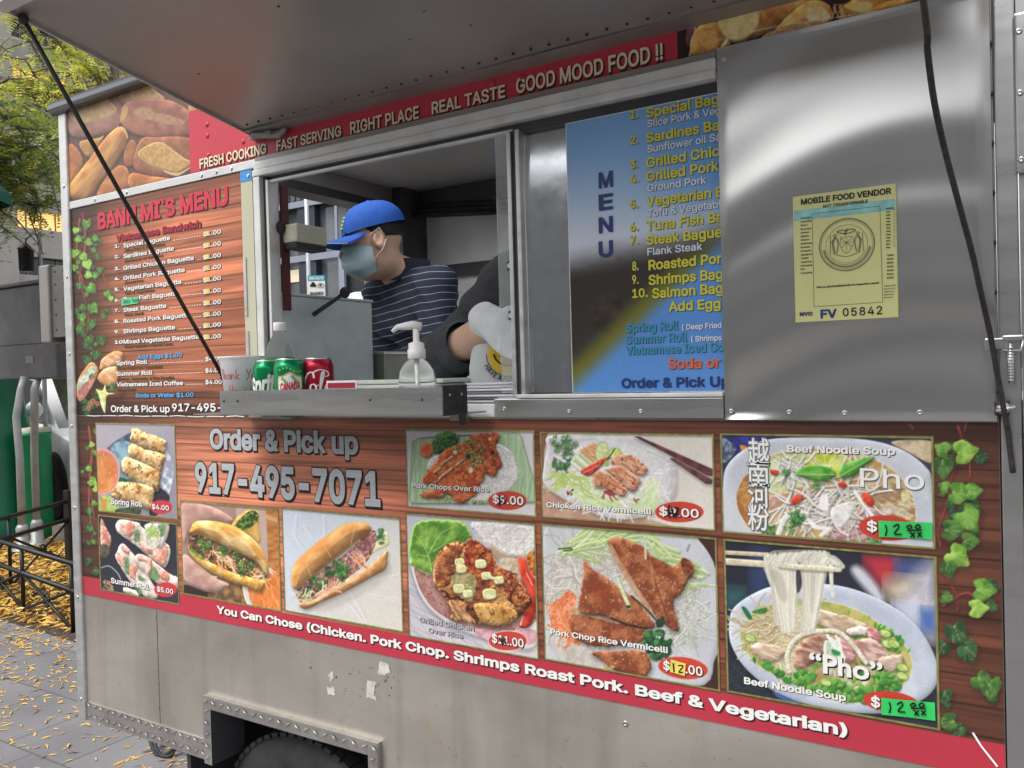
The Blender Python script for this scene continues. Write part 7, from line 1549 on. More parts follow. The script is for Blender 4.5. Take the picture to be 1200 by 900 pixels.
# plastic bag with a smiling face
bc = np.array(FD((594, 430), 2.50)); ex = unit((AR[0], AR[1], 0)); ez = np.array([0, 0, 1.]); en = unit(np.cross(ez, ex))
if en @ (CAM-bc) < 0: en = -en
t = thing('carrier_bag', tuple(bc-ez*.09), 'white carrier bag with a yellow smiling face in the gloved hand', 'bag')
M_BAG = mat('thin_white_plastic', (.68, .71, .71), .35, trans=.12, ior=1.1, var=.03, vscale=20, bump=.2, bscale=26)
b = MB(); rows = []; k = 40; HH = [(-.108, .80), (-.10, .96), (-.06, 1.0), (0, 1.0), (.05, .93), (.085, .74), (.105, .5), (.112, .3)]
def bagp(a, zz, w_): 
    n_ = 1+.05*math.sin(a*5+zz*40)+.04*math.sin(a*9-zz*70); px = .112*w_*math.copysign(abs(math.cos(a))**.7, math.cos(a)); py = .062*w_*math.copysign(abs(math.sin(a))**.7, math.sin(a))*n_
    return bc+ex*px+en*py+ez*zz
for zz, w_ in HH: rows += [bagp(2*math.pi*i/k, zz, w_) for i in range(k)]
b.add(rows, [(j*k+i, j*k+(i+1) % k, (j+1)*k+(i+1) % k, (j+1)*k+i) for j in range(len(HH)-1) for i in range(k)]+[list(range(k))[::-1]], 0, True); b.build('bag_body', M_BAG, t)
def onb(u, v, o=.002):
    zs = [h_[0] for h_ in HH]; ws = [h_[1] for h_ in HH]; w_ = np.interp(v, zs, ws); cx = min(.999, abs(u)/(.112*w_)); s_ = (1-cx**(2/.7))**.35 if cx < 1 else 0
    return bc+ex*u+en*(.062*w_*s_*1.02+o)+ez*v
b = MB(); fc = (.006, .035); rings = 7; seg = 32
def disc(r0, cx, cz, mi, o):
    vs = [onb(cx, cz, o)]; 
    for j in range(1, rings+1): vs += [onb(cx+r0*j/rings*math.cos(2*math.pi*i/seg), cz+r0*j/rings*math.sin(2*math.pi*i/seg), o) for i in range(seg)]
    fs = [(0, 1+i, 1+(i+1) % seg) for i in range(seg)]+[(1+j*seg+i, 1+(j+1)*seg+i, 1+(j+1)*seg+(i+1) % seg, 1+j*seg+(i+1) % seg) for j in range(rings-1) for i in range(seg)]; b.add(vs, fs, mi, True)
disc(.060, fc[0], fc[1], 0, .008)
for dx in (-.020, .022):
    vs = [onb(fc[0]+dx+.007*math.cos(i*.5), fc[1]+.024+.012*math.sin(i*.5), .0105) for i in range(12)]; b.add(vs, [list(range(12))], 1)
strokes_on(b, lambda u, v, o: onb(u, v, o), [[(fc[0]+.044*math.cos(a), fc[1]+.012+.044*math.sin(a)) for a in np.linspace(3.35, 6.07, 9)]], .006, 1, .0105)
strokes_on(b, lambda u, v, o: onb(u, v, o), [[(fc[0]+.0635*math.cos(a), fc[1]+.0635*math.sin(a)) for a in np.linspace(3.1, 6.3, 16)]], .0025, 1, .009)
text3(b, 'HAVE A NICE DAY', None, None, None, .014, 1, .02, wf=1.0, bend=lambda u, v: onb(fc[0]+(.078-v)*math.cos(3.55+u/.08), fc[1]+(.078-v)*math.sin(3.55+u/.08), .008) )
text3(b, 'Thank You', None, None, None, .022, 1, .03, width=.15, slant=.25, bend=lambda u, v: onb(-.082+u, -.082+v+.6*(u-.075)**2-.012*0, .008))
b.build('printing', [mat('smile_yellow', (.72, .50, .02), .4, var=.04, vscale=9), M_BLK], t)

# ------------------------------------------------------------------ SURROUNDINGS
def paving_mat(name, c1, c2, joint, size, rough=.85):
    M = bpy.data.materials.new(name); M.use_nodes = True; N = M.node_tree; p = N.nodes['Principled BSDF']; p.inputs['Roughness'].default_value = rough
    tc = N.nodes.new('ShaderNodeTexCoord'); br = N.nodes.new('ShaderNodeTexBrick'); N.links.new(tc.outputs['Object'], br.inputs['Vector'])
    br.inputs['Color1'].default_value = (*c1, 1); br.inputs['Color2'].default_value = (*c2, 1); br.inputs['Mortar'].default_value = (*joint, 1)
    br.inputs['Scale'].default_value = 1; br.inputs['Brick Width'].default_value = size; br.inputs['Row Height'].default_value = size; br.inputs['Mortar Size'].default_value = .006; br.offset = .5
    no = N.nodes.new('ShaderNodeTexNoise'); no.inputs['Scale'].default_value = 2.3; no.inputs['Detail'].default_value = 9; N.links.new(tc.outputs['Object'], no.inputs['Vector'])
    n2 = N.nodes.new('ShaderNodeTexNoise'); n2.inputs['Scale'].default_value = 220; n2.inputs['Detail'].default_value = 3; N.links.new(tc.outputs['Object'], n2.inputs['Vector'])
    mr = N.nodes.new('ShaderNodeMapRange'); mr.inputs['To Min'].default_value = .55; mr.inputs['To Max'].default_value = 1.35; N.links.new(no.outputs['Fac'], mr.inputs['Value'])
    mr2 = N.nodes.new('ShaderNodeMapRange'); mr2.inputs['To Min'].default_value = .6; mr2.inputs['To Max'].default_value = 1.4; N.links.new(n2.outputs['Fac'], mr2.inputs['Value'])
    m1 = N.nodes.new('ShaderNodeMix'); m1.data_type = 'RGBA'; m1.blend_type = 'MULTIPLY'; m1.inputs[0].default_value = 1; N.links.new(br.outputs['Color'], m1.inputs[6]); N.links.new(mr.outputs[0], m1.inputs[7])
    m2 = N.nodes.new('ShaderNodeMix'); m2.data_type = 'RGBA'; m2.blend_type = 'MULTIPLY'; m2.inputs[0].default_value = 1; N.links.new(m1.outputs[2], m2.inputs[6]); N.links.new(mr2.outputs[0], m2.inputs[7]); N.links.new(m2.outputs[2], p.inputs['Base Color'])
    b = N.nodes.new('ShaderNodeBump'); b.inputs['Strength'].default_value = .35; b.inputs['Distance'].default_value = .004; N.links.new(n2.outputs['Fac'], b.inputs['Height']); N.links.new(b.outputs[0], p.inputs['Normal'])
    return M
def struct(mb, name, m):
    o = mb.build(name, m); o['kind'] = 'structure'; return o
g0 = -GZ
b = MB(); b.add([(-260, -260, g0-.17), (260, -260, g0-.17), (260, 260, g0-.17), (-260, 260, g0-.17)], [(0, 1, 2, 3)]); struct(b, 'ground', mat('dark_ground', (.10, .098, .095), .9, var=.2, vscale=.6))
b = MB(); b.box((-60, -5.2, g0-.165), (60, 6.6, g0)); struct(b, 'sidewalk', paving_mat('asphalt_hex_paving', (.155, .150, .158), (.19, .183, .19), (.105, .102, .106), .40))
b = MB(); b.box((-60, -5.42, g0-.165), (60, -5.201, g0+.003), 0, .02); struct(b, 'kerb', mat('granite_kerb', (.32, .31, .30), .8, var=.2, vscale=20))
b = MB(); b.box((-90, -44, g0-.168), (90, -5.42, g0-.16)); struct(b, 'road', mat('road_asphalt', (.13, .127, .125), .85, var=.25, vscale=3, bump=.3, bscale=120))
b = MB(); b.box((-90, 6.8, g0-.168), (90, 20, g0-.158)); struct(b, 'road', mat('road_asphalt', (.085, .083, .085)))
b = MB(); pts_ = [(-14, 2.1), (-5.9, 1.75), (-6.4, 4.6), (-14, 4.9)]; b.add([(x, y, g0+.006) for x, y in pts_], [(0, 1, 2, 3)]); struct(b, 'soil_bed', mat('dark_soil', (.055, .042, .03), .95, var=.4, vscale=30, bump=.5, bscale=60))
# fallen leaves: nobody could count them
R_ = random.Random(21); NR = np.random.RandomState(21)
def leaves_on_ground():
    V = []; F_ = []; C = []
    def leaf(x, y, z, l, w, a, col, tilt):
        k = len(V); c, s_ = math.cos(a), math.sin(a); n_ = R_.uniform(-tilt, tilt); e = R_.uniform(-tilt, tilt)
        for u, v, h in ((-1, 0, 0), (-.2, .5, n_), (1, 0, e), (-.2, -.5, -n_*.4)): V.append((x+(u*c*l-v*s_*w)*.5, y+(u*s_*l+v*c*w)*.5, z+abs(h)*l*.5+.002))
        F_.append((k, k+1, k+2, k+3)); C.append(col)
    pal = [(.66, .40, .06), (.62, .33, .05), (.70, .50, .15), (.52, .26, .06), (.36, .19, .07), (.66, .46, .20)]
    for _ in range(15500):                      # the bed behind the low fence
        u = R_.random(); x = -14+8.2*u; y = R_.uniform(1.85, 4.7)
        leaf(x, y, g0+.006+R_.uniform(0, .02), R_.uniform(.05, .14), R_.uniform(.02, .06), R_.uniform(0, 6.3), pal[min(5, int(abs(R_.gauss(1.2, 1.6))))], .55)
    for _ in range(2600):                       # thinning out over the paving
        y = 1.9-abs(R_.gauss(0, .75)); x = R_.uniform(-11, -3.2)
        leaf(x, y, g0, R_.uniform(.04, .085), R_.uniform(.016, .034), R_.uniform(0, 6.3), pal[min(2, int(abs(R_.gauss(.3, .9))))], .3)
    for _ in range(420):
        leaf(R_.uniform(-7, 1), R_.uniform(-2.5, 1), g0, R_.uniform(.04, .08), R_.uniform(.016, .03), R_.uniform(0, 6.3), pal[min(2, int(abs(R_.gauss(.3, .9))))], .3)
    return V, F_, C
def colour_mat(name, rough=.6, trans=0.0):
    M = bpy.data.materials.new(name); M.use_nodes = True; N = M.node_tree; p = N.nodes['Principled BSDF']; a = N.nodes.new('ShaderNodeVertexColor'); a.layer_name = 'tint'
    p.inputs['Roughness'].default_value = rough; N.links.new(a.outputs['Color'], p.inputs['Base Color'])
    if trans:
        tr = N.nodes.new('ShaderNodeBsdfTranslucent'); mx = N.nodes.new('ShaderNodeMixShader'); mx.inputs[0].default_value = trans; N.links.new(a.outputs['Color'], tr.inputs['Color'])
        N.links.new(p.outputs[0], mx.inputs[1]); N.links.new(tr.outputs[0], mx.inputs[2]); N.links.new(mx.outputs[0], N.nodes['Material Output'].inputs[0])
    return M
def tinted(name, V, F_, C, m, parent=None):
    me = bpy.data.meshes.new(name); me.from_pydata(V, [], F_); me.update()
    at = me.color_attributes.new('tint', 'FLOAT_COLOR', 'CORNER'); n = np.array([len(f) for f in F_]); c = np.repeat(np.array(C, np.float32), n, 0); c = np.hstack([c, np.ones((len(c), 1), np.float32)]); at.data.foreach_set('color', c.ravel())
    me.materials.append(m); return link(name, me, parent)
M_LITTER = colour_mat('leaf_litter', .7)
o = tinted('fallen_leaves', *leaves_on_ground(), M_LITTER); o['kind'] = 'stuff'

# low iron tree guard
def flat(v): v = np.array([v[0], v[1], 0.]); return v/np.linalg.norm(v)
t = thing('tree_guard_fence', tuple(FZ((84, 740))), 'low black iron tree guard with crossed bars and small rings', 'fence')
M_IRON = mat('black_iron', (.012, .012, .013), .45, .2, var=.3, vscale=30, bump=.1, bscale=60)
A0 = FZ((86, 742)); d1 = flat(ray((-540, 480))); P2 = FD((79, 500), 9.3); P2[2] = g0; d2 = -flat(ray((650, 470)))
def panel(p0, d, L_, n, h1, h2):
    b = MB(); up = np.array([0, 0, 1.]); 
    for h in (h1, h2): b.tube([p0+up*h-d*.35, p0+d*L_+up*h], .022, 0, 6)
    w = L_/n
    for i in range(n):
        a = p0+d*w*i; c = p0+d*w*(i+1); b.tube([a+up*h2, c+up*.02], .014, 0, 6); b.tube([a+up*.02, c+up*h2], .014, 0, 6)
        m_ = (a+c)/2+up*(h2+.02)/2; pr = [m_+d*.055*math.cos(k*.449)+up*.055*math.sin(k*.449) for k in range(15)]; b.tube(pr, .011, 0, 6, False)
        b.tube([a, a+up*(h1+.02)], .018, 0, 6)
    return b
panel(A0, d1, 4.2, 4, .56, .34).build('fence_panel', M_IRON, t); panel(P2, d2, 4.2, 4, .70, .50).build('fence_panel', M_IRON, t)
b = MB(); b.box((P2[0]-.05, P2[1]-.05, g0), (P2[0]+.05, P2[1]+.05, g0+.82), 0, .008); b.build('corner_post', M_IRON, t)

# grey cabinet on two pipes
q = FD((67, 443), 9.7); x1, y1, zb = q[0], q[1], q[2]; zt = FD((67, 330), 9.7)[2]
t = thing('utility_cabinet', (x1-.7, y1+.3, g0), 'scuffed grey utility cabinet raised on two pale pipes', 'utility box')
M_CAB = mat('weathered_grey_paint', (.085, .08, .082), .5, .3, var=.35, vscale=2.5, detail=8, bump=.06, bscale=40)
b = MB(); b.box((x1-1.45, y1, zb), (x1, y1+.65, zt), 0, .02); b.build('cabinet_box', M_CAB, t)
b = MB(); b.box((x1-1.48, y1-.03, zt+.002), (x1+.03, y1+.68, zt+.05), 0, .015); b.box((x1-1.45, y1-.012, zb+.42), (x1, y1-.001, zb+.435)); b.build('lid', M_CAB, t)
b = MB(); b.box((x1-.65, y1-.006, zb+.19), (x1-.48, y1-.001, zb+.27)); b.build('name_plate', mat('faded_plate', (.16, .15, .15), .6, var=.2, vscale=30), t)
M_PIPE = mat('pale_pipe', (.36, .37, .37), .45, .3, var=.15, vscale=9)
for (pt, pb) in (((14, 447), (27, 648)), ((30, 447), (44, 641))):
    base = FZ(pb); top = FD(pt, 9.9); b = MB(); mid = np.array([base[0]*.35+top[0]*.65, base[1]*.6+top[1]*.4, top[2]-.42]); b.tube([top+np.array([0, .15, .05]), top+np.array([0, .1, -.1]), mid, np.array([base[0], base[1], top[2]-.9]), base], .044, 0, 12); b.lathe([(.055, .18), (.07, .2), (.07, .3), (.05, .34)], tuple(base), 14); b.lathe([(.13, 0), (.13, .05), (.07, .07), (.07, .2)], tuple(base), 16); b.build('pipe', M_PIPE, t)
q = FZ((70, 640)); b = MB(); b.box((q[0]-.35, q[1]+.1, g0), (q[0]+.12, q[1]+.5, g0+.24), 0, .02); o = b.build('stone_block', mat('rough_stone', (.23, .20, .17), .9, var=.3, vscale=9, bump=.4, bscale=20)); tag(o, 'rough stone block on the leaves beside the pale pipes', 'stone block'); settle(o, (q[0], q[1]+.3, g0))
# green kiosk pod and the bin beside it
M_GREEN = mat('green_fibreglass', (.012, .16, .085), .4, var=.3, vscale=1.6, detail=7, rvar=.1)
c = FD((-26, 560), 11.1); c[2] = g0; zs = FD((40, 525), 10.8)[2]; ztp = FD((0, 440), 11)[2]
t = thing('street_pod', tuple(c), 'large dark green round pod with a sloping shoulder behind the pipes', 'green pod')
b = MB(); b.lathe([(.80, 0), (.80, .12), (.74, .14), (.73, zs-g0-.12), (.70, zs-g0+.06), (.60, zs-g0+.34), (.52, ztp-g0), (.40, ztp-g0+.12), (.001, ztp-g0+.2)], tuple(c), 40, 0, 'z', True, False); b.build('pod_shell', M_GREEN, t)
b = MB(); b.lathe([(.83, 0), (.83, .13), (.80, .16), (.76, .16)], tuple(c), 40); b.build('base_ring', mat('dark_green_plastic', (.008, .07, .04), .5, var=.2), t)
c = FD((42, 600), 10.9); c[2] = g0; zt2 = FD((50, 506), 10.9)[2]; t = thing('litter_bin', tuple(c), 'shorter bright green cylinder bin beside the large pod', 'bin')
b = MB(); b.lathe([(.20, 0), (.21, .03), (.205, zt2-g0-.05), (.215, zt2-g0-.04), (.215, zt2-g0)], tuple(c), 30); b.build('bin_body', mat('bright_green_plastic', (.01, .24, .10), .4, var=.15, vscale=3), t); b = MB(); b.lathe([(.216, zt2-g0+.001), (.21, zt2-g0+.05), (.001, zt2-g0+.07)], tuple(c), 30, 0, 'z', True, False); b.build('lid', mat('pale_rim_plastic', (.45, .45, .33), .5, var=.1), t)
# hanging lantern on a post behind the cabinet
q = FD((46, 276), 11.2); t = thing('street_lantern', (q[0], q[1], g0), 'small black lantern hanging from a pale bracket above the grey cabinet', 'lantern')
b = MB(); b.tube([(q[0], q[1], g0), (q[0], q[1], q[2]+.04)], .03, 0, 8); l0 = FD((30, 280), 11.1); b.tube([(q[0], q[1], q[2]), tuple((q+l0)/2+np.array([0, 0, .05])), tuple(l0)], .022, 0, 8); b.build('post', M_PIPE, t)
zl0, zl1 = FD((30, 318), 11.1)[2], FD((30, 287), 11.1)[2]; b = MB(); b.lathe([(.09, zl0), (.10, zl0+.02), (.105, zl1-.07), (.12, zl1-.06), (.05, zl1), (.012, zl1+.03), (.012, l0[2])], (l0[0], l0[1], 0), 4); b.build('lantern_body', M_IRON, t)

# vehicles behind
M_WPAINT = mat('white_car_paint', (.72, .73, .75), .22, var=.02, vscale=3); M_CGLASS = mat('car_glass', (.015, .02, .022), .05, spec=.8, var=.3, vscale=3); M_TRIM = mat('black_plastic', (.02, .02, .022), .6, var=.2)
def vehicle(name, pos, head, prof, cab, Wd, wheels, label, cat, glass_side, ws):
    t = thing(name, pos, label, cat); c, s_ = math.cos(head), math.sin(head)
    def loc(x, y, z): return (pos[0]+x*c-y*s_, pos[1]+x*s_+y*c, g0+z)
    def loft(prof, stations):
        b = MB(); n = len(prof); cx = sum(p[0] for p in prof)/n; cz = sum(p[1] for p in prof)/n; vs = []
        for y, k, kz in stations: vs += [loc(cx+(p[0]-cx)*k, y, cz+(p[1]-cz)*kz) for p in prof]
        m_ = len(stations); b.add(vs, [(j*n+i, j*n+(i+1) % n, (j+1)*n+(i+1) % n, (j+1)*n+i) for j in range(m_-1) for i in range(n)], 0, True)
        b.add(vs[:n], [list(range(n))]); b.add(vs[-n:], [list(range(n))[::-1]]); return b
    h = Wd/2
    loft(prof, [(-h, .975, .95), (-h+.05, .99, .98), (-h+.16, 1, 1), (h-.16, 1, 1), (h-.05, .99, .98), (h, .975, .95)]).build('body', M_WPAINT, t)
    loft(cab, [(-h+.20, .96, .96), (-h+.12, 1, 1), (h-.12, 1, 1), (h-.20, .96, .96)]).build('cabin', M_WPAINT, t)
    for sg in (-1, 1):
        for poly in glass_side:
            b = MB(); vs = [loc(x, sg*(h-.10), z) for x, z in poly]; b.add(vs, [list(range(len(poly)))]); b.build('side_window', M_CGLASS, t)
        b = MB(); mx = ws[0][0]-.25; b.ball(loc(mx, sg*(h+.10), ws[0][1]+.18), (.10, .12, .13), 0, 10, 7); b.build('wing_mirror', M_WPAINT, t)
        b = MB(); fx = max(p[0] for p in prof); b.ball(loc(fx-.16, sg*(h-.32), prof[0][1]*0+.98), (.16, .2, .12), 0, 10, 6); b.build('headlight', mat('headlamp_glass', (.6, .62, .65), .1, var=.05), t)
    b = MB(); (xa, za), (xb, zb_) = ws; nx_, nz_ = -(zb_-za), (xb-xa); L_ = math.hypot(nx_, nz_); nx_, nz_ = nx_/L_, nz_/L_
    if nx_ < 0: nx_, nz_ = -nx_, -nz_
    b.add([loc(xa+nx_*.03, -h+.24, za+nz_*.03), loc(xa+nx_*.03, h-.24, za+nz_*.03), loc(xb+nx_*.03, h-.30, zb_+nz_*.03), loc(xb+nx_*.03, -h+.30, zb_+nz_*.03)], [(0, 1, 2, 3)]); b.build('windscreen', M_CGLASS, t)
    for wx in wheels:
        for sg in (-1, 1):
            wt = bpy.data.objects.new('wheel', None); COL.objects.link(wt); cc = loc(wx, sg*(h-.12), .49); adopt(wt, t, cc)
            dy = np.array([-s_, c, 0])*sg
            def wl(prof_, seg=28):
                b = MB(); b.lathe(prof_, (0, 0, 0), seg, 0, 'y'); 
                for i in range(len(b.v)): x, y, z = b.v[i]; b.v[i] = (cc[0]+x*c+dy[0]*y, cc[1]+x*s_+dy[1]*y, cc[2]+z)
                return b
            wl([(.30, .10), (.34, .13), (.46, .11), (.49, .05), (.49, -.12), (.3, -.14)]).build('tyre', M_BLACK, wt); wl([(.05, .10), (.1, .11), (.28, .075), (.305, .11), (.315, .10)]).build('rim', mat('alloy_rim', (.42, .42, .43), .35, .9, var=.2, vscale=12), wt)
            wl([(.58, .125), (.58, .128), (.52, .128), (.52, .125)]).build('arch_trim', M_TRIM, wt)
    return t
suvp = [(3.15, .45), (3.2, .95), (3.05, 1.18), (2.2, 1.32), (1.35, 1.42), (-2.9, 1.42), (-3.1, 1.0), (-3.05, .42), (0, .34)]
suvc = [(1.75, 1.36), (.70, 2.12), (.2, 2.22), (-2.2, 2.2), (-2.95, 1.4)]
w0 = FZ((79, 619)); hd = rad(-14)
pos = (w0[0]-1.95*math.cos(hd)+(-1.15)*math.sin(hd)*-1*0+1.1*-math.sin(hd), w0[1]-1.95*math.sin(hd)+1.1*math.cos(hd), g0)
vehicle('parked_car', pos, hd, suvp, suvc, 2.45, (1.95, -1.95), 'white car parked behind the green pod with its front wheel at the cart corner', 'car', [[(1.45, 1.45), (.62, 2.06), (-.3, 2.12), (-.3, 1.45)], [(-.42, 1.45), (-.42, 2.12), (-1.6, 2.1), (-1.6, 1.45)], [(-1.72, 1.45), (-1.72, 2.08), (-2.2, 2.05), (-2.7, 1.45)]], ((1.66, 1.46), (.76, 2.10)))
q = FD((78, 400), 17.5)
vehicle('parked_van', (q[0]-2.2, q[1]+.4, g0), rad(-10), [(3.4, .5), (3.45, 1.2), (3.2, 1.6), (2.6, 1.75), (-3.9, 1.75), (-3.95, .5)], [(2.7, 1.7), (1.75, 3.0), (1.3, 3.2), (-3.8, 3.2), (-3.85, 1.7)], 2.9, (2.3, -2.5), 'tall white van parked farther back beyond the white car', 'van', [[(2.2, 1.8), (1.6, 2.75), (.6, 2.8), (.6, 1.8)]], ((2.62, 1.8), (1.85, 2.9)))

# parasol at the left edge
c = FD((-58, 150), 9.2); t = thing('parasol', (c[0], c[1], g0), 'green canopy edge of a parasol at the left border', 'parasol')
zc = FD((6, 222), 9.2)[2]; b = MB(); b.tube([(c[0], c[1], g0), (c[0], c[1], zc+.65)], .03, 0, 10); b.build('pole', M_PIPE, t)
b = MB(); k = 8; ap = (c[0], c[1], zc+.62); ed = np.linalg.norm(FD((3, 222), 9.2)[:2]-c[:2]); rg = [(c[0]+ed*math.cos(i*math.pi/4+.3), c[1]+ed*math.sin(i*math.pi/4+.3), zc) for i in range(k)]
b.add([ap]+rg+[(x, y, z-.12) for x, y, z in rg], [(0, 1+i, 1+(i+1) % k) for i in range(k)]+[(1+i, 9+i, 9+(i+1) % k, 1+(i+1) % k) for i in range(k)]); b.build('canopy', mat('green_canvas', (.015, .11, .07), .85, var=.12, vscale=12), t)

# honey locust trees
M_BARK = mat('grey_bark', (.13, .115, .10), .9, var=.3, vscale=12, bump=.5, bscale=30); M_LEAF = colour_mat('leaflets', .55, .35)
def tree(base, H, spread, targets, nleaf, pal, label, seed, trunk_r=.16):
    R_ = random.Random(seed); t = thing('locust_tree', base, label, 'tree', 'yellowing street trees'); pal = [tuple(min(.85, x*2.3) for x in p) for p in pal]; B3 = np.array(base); b = MB(); top = B3+np.array([0, 0, H])
    tr = [B3, B3+np.array([R_.uniform(-.15, .15), .1, H*.35]), B3+np.array([.1, R_.uniform(-.2, .2), H*.7]), top]; b.tube([tuple(p) for p in tr], [trunk_r, trunk_r*.8, trunk_r*.6, trunk_r*.35], 0, 10)
    b.build('trunk', M_BARK, t); b = MB(); V = []; F_ = []; C = []; tw = []
    for tg in targets:
        tg = np.array(tg); s0 = tr[1]*(1-(u := R_.uniform(.2, .9)))+tr[3]*u; m1 = s0*.6+tg*.4+np.array([R_.uniform(-.2, .2), R_.uniform(-.2, .2), R_.uniform(.1, .5)]); m2 = s0*.25+tg*.75+np.array([R_.uniform(-.2, .2), R_.uniform(-.2, .2), R_.uniform(0, .4)])
        Q = smooth_open([s0, m1, m2, tg], 5); n = len(Q); b.tube([tuple(p) for p in Q], [.055*(1-i/n)+.008 for i in range(n)], 0, 6)
        for _ in range(13):
            i = R_.randint(n//4, n-1); p = Q[i]; d = np.array([R_.gauss(0, 1), R_.gauss(0, 1), R_.gauss(-.1, .5)]); d = d/np.linalg.norm(d)*R_.uniform(.4, 1.0)*spread; e = p+d+np.array([0, 0, -.12*spread]); m_ = p*.5+e*.5+np.array([0, 0, .1*spread])
            b.tube([tuple(p), tuple(m_), tuple(e)], [.016, .011, .005], 0, 4, False); tw.append((p, m_, e))
    b.build('limbs', M_BARK, t)
    for _ in range(nleaf):
        p, m_, e = R_.choice(tw); u = R_.random(); o = p*(1-u)**2+2*m_*u*(1-u)+e*u*u
        d = np.array([R_.gauss(0, 1), R_.gauss(0, 1), R_.gauss(-.25, .5)]); d /= np.linalg.norm(d); sd_ = np.cross(d, [0, 0, 1]); sd_ = sd_/(np.linalg.norm(sd_)+1e-6); up = np.cross(sd_, d); L_ = R_.uniform(.16, .30); col = np.array(R_.choice(pal))*R_.uniform(.7, 1.25)
        for k in range(6):
            for sg in (-1, 1):
                a = o+d*L_*(k+.5)/6+np.array([0, 0, -.05*(k/6)**2]); w_ = .017; l_ = R_.uniform(.04, .065); tip = a+sd_*sg*l_+d*.012+up*R_.uniform(-.015, .015); kk = len(V)
                V += [tuple(a), tuple((a+tip)/2+d*w_), tuple(tip), tuple((a+tip)/2-d*w_*.8)]; F_.append((kk, kk+1, kk+2, kk+3)); C.append(tuple(col))
    tinted('crown', V, F_, C, M_LEAF, t)
P_ = lambda x, y, d_: FD((x, y), d_)
base1 = FD((-90, 640), 9.6); base1[2] = g0
tree(tuple(base1), 5.6, 1.0, [P_(25, 150, 10), P_(60, 165, 10.5), P_(20, 190, 9.8), P_(60, 200, 11), P_(10, 240, 10), P_(40, 262, 10.8), P_(-30, 150, 10), P_(-60, 60, 10), P_(70, 140, 11.5), P_(-40, 250, 9), P_(30, 170, 11.5), P_(0, 205, 11), P_(80, 185, 12)], 2000,
     [(.085, .12, .022), (.11, .15, .03), (.17, .20, .035), (.07, .10, .022), (.24, .22, .04)], 'green leafy street tree hanging over the grey cabinet', 5)
base2 = FD((150, 600), 15); base2[2] = g0-.1
tree(tuple(base2), 8.0, 1.3, [P_(60, 40, 14), P_(100, 70, 14.5), P_(80, 85, 14), P_(30, 70, 13.5), P_(120, 50, 15), P_(40, 100, 14), P_(140, 20, 15), P_(10, 90, 13.8), P_(70, 60, 15.5), P_(110, 85, 15), P_(20, 20, 14), P_(90, 100, 14)], 1900,
     [(.30, .27, .05), (.20, .23, .05), (.44, .34, .04), (.14, .18, .05), (.52, .40, .05)], 'yellow green tree behind the cart roof corner', 6)
base3 = FD((-140, 600), 21); base3[2] = g0-.1
tree(tuple(base3), 10.5, 1.9, [P_(20, 130, 20), P_(60, 150, 21), P_(10, 60, 20), P_(40, 180, 22), P_(70, 215, 21), P_(-20, 200, 20), P_(90, 120, 22), P_(0, 160, 19.5), P_(50, 95, 21)], 1500,
     [(.10, .13, .04), (.14, .17, .05), (.20, .21, .06)], 'dull green tree farther back in front of the pale building', 7)

# buildings
M_BEIGE = mat('beige_stone', (.50, .46, .42), .85, var=.1, vscale=.4); M_WIN = mat('dark_window_glass', (.03, .035, .045), .08, spec=.8, var=.3, vscale=.3); M_LIT = mat('lit_window', (1.0, .62, .22), .5, emit=.55); M_MULL = mat('window_metal', (.2, .2, .2), .4, .5, var=.1)
t = thing('office_building', (-80, 36, g0), 'pale stone office building with ribbon windows behind the trees', 'building')
b = MB(); X = -80; fl = [16.6+4.4*i for i in range(-3, 9)]; prev = g0
for z in fl: b.box((X-20, 2, prev), (X, 62, z)); prev = z+1.75; 
b.box((X-20, 2, prev), (X, 62, prev+4))
for y in np.arange(2, 63, 7.4): b.box((X-1, y-.9, g0), (X+.5, y+.9, prev+4))
b.build('walls', M_BEIGE, t); R_ = random.Random(2); b = MB(); lit = MB(); mu = MB()
for k, z in enumerate(fl):
    for j, y in enumerate(np.arange(2, 60, 7.4)):
        (lit if (k in (3, 6) and R_.random() < .8) else b).box((X-1.2, y+.9, z), (X-.8, y+6.5, z+1.75))
        for i in range(1, 4): mu.box((X-.78, y+.9+i*1.4-.06, z), (X-.7, y+.9+i*1.4+.06, z+1.75))
b.build('windows', M_WIN, t); lit.build('lit_windows', M_LIT, t); mu.build('mullions', M_MULL, t)
# storefront seen through the cart
t = thing('storefront_building', (-10.5, 9.2, g0), 'blue grey storefront with large panes seen through the serving window', 'building')
Y9 = 9.0; f9 = lambda x, y: F(p=(300+x/5, 190+y/5), y=Y9)
M_BLUEG = mat('blue_grey_metal', (.115, .125, .16), .5, .2, var=.12, vscale=2); M_BLUEL = mat('pale_blue_metal', (.26, .29, .36), .5, .2, var=.06, vscale=2); M_PANE = mat('shop_glass', (.10, .11, .125), .1, spec=.7, var=.45, vscale=1.1, detail=5)
zt = f9(300, 205)[2]; z1 = f9(130, 272)[2]; z2 = f9(200, 558)[2]; z3 = f9(200, 595)[2]; zb = g0
XX = lambda x: f9(x, 450)[0]
b = MB(); b.box((-15, Y9, z1), (-6, Y9+6, zt+.25)); b.box((-15, Y9+.3, zb), (-14.2, Y9+6, z1)); b.box((-6.8, Y9+.3, zb), (-6, Y9+6, z1)); b.box((-14.2, Y9+5, zb), (-6.8, Y9+6, z1))
for i in range(60): b.box((-15+i*.15, Y9-.03, z1+.08), (-15+i*.15+.07, Y9-.001, zt+.2))
b.build('fascia', M_BLUEG, t)
b = MB(); 
for x0, x1_ in ((-15, XX(130)), (XX(250), XX(300)), (XX(315), XX(352)), (XX(655), XX(670)), (XX(820), XX(860))): b.box((x0, Y9-.02, zb), (x1_, Y9+.3, z1-.001))
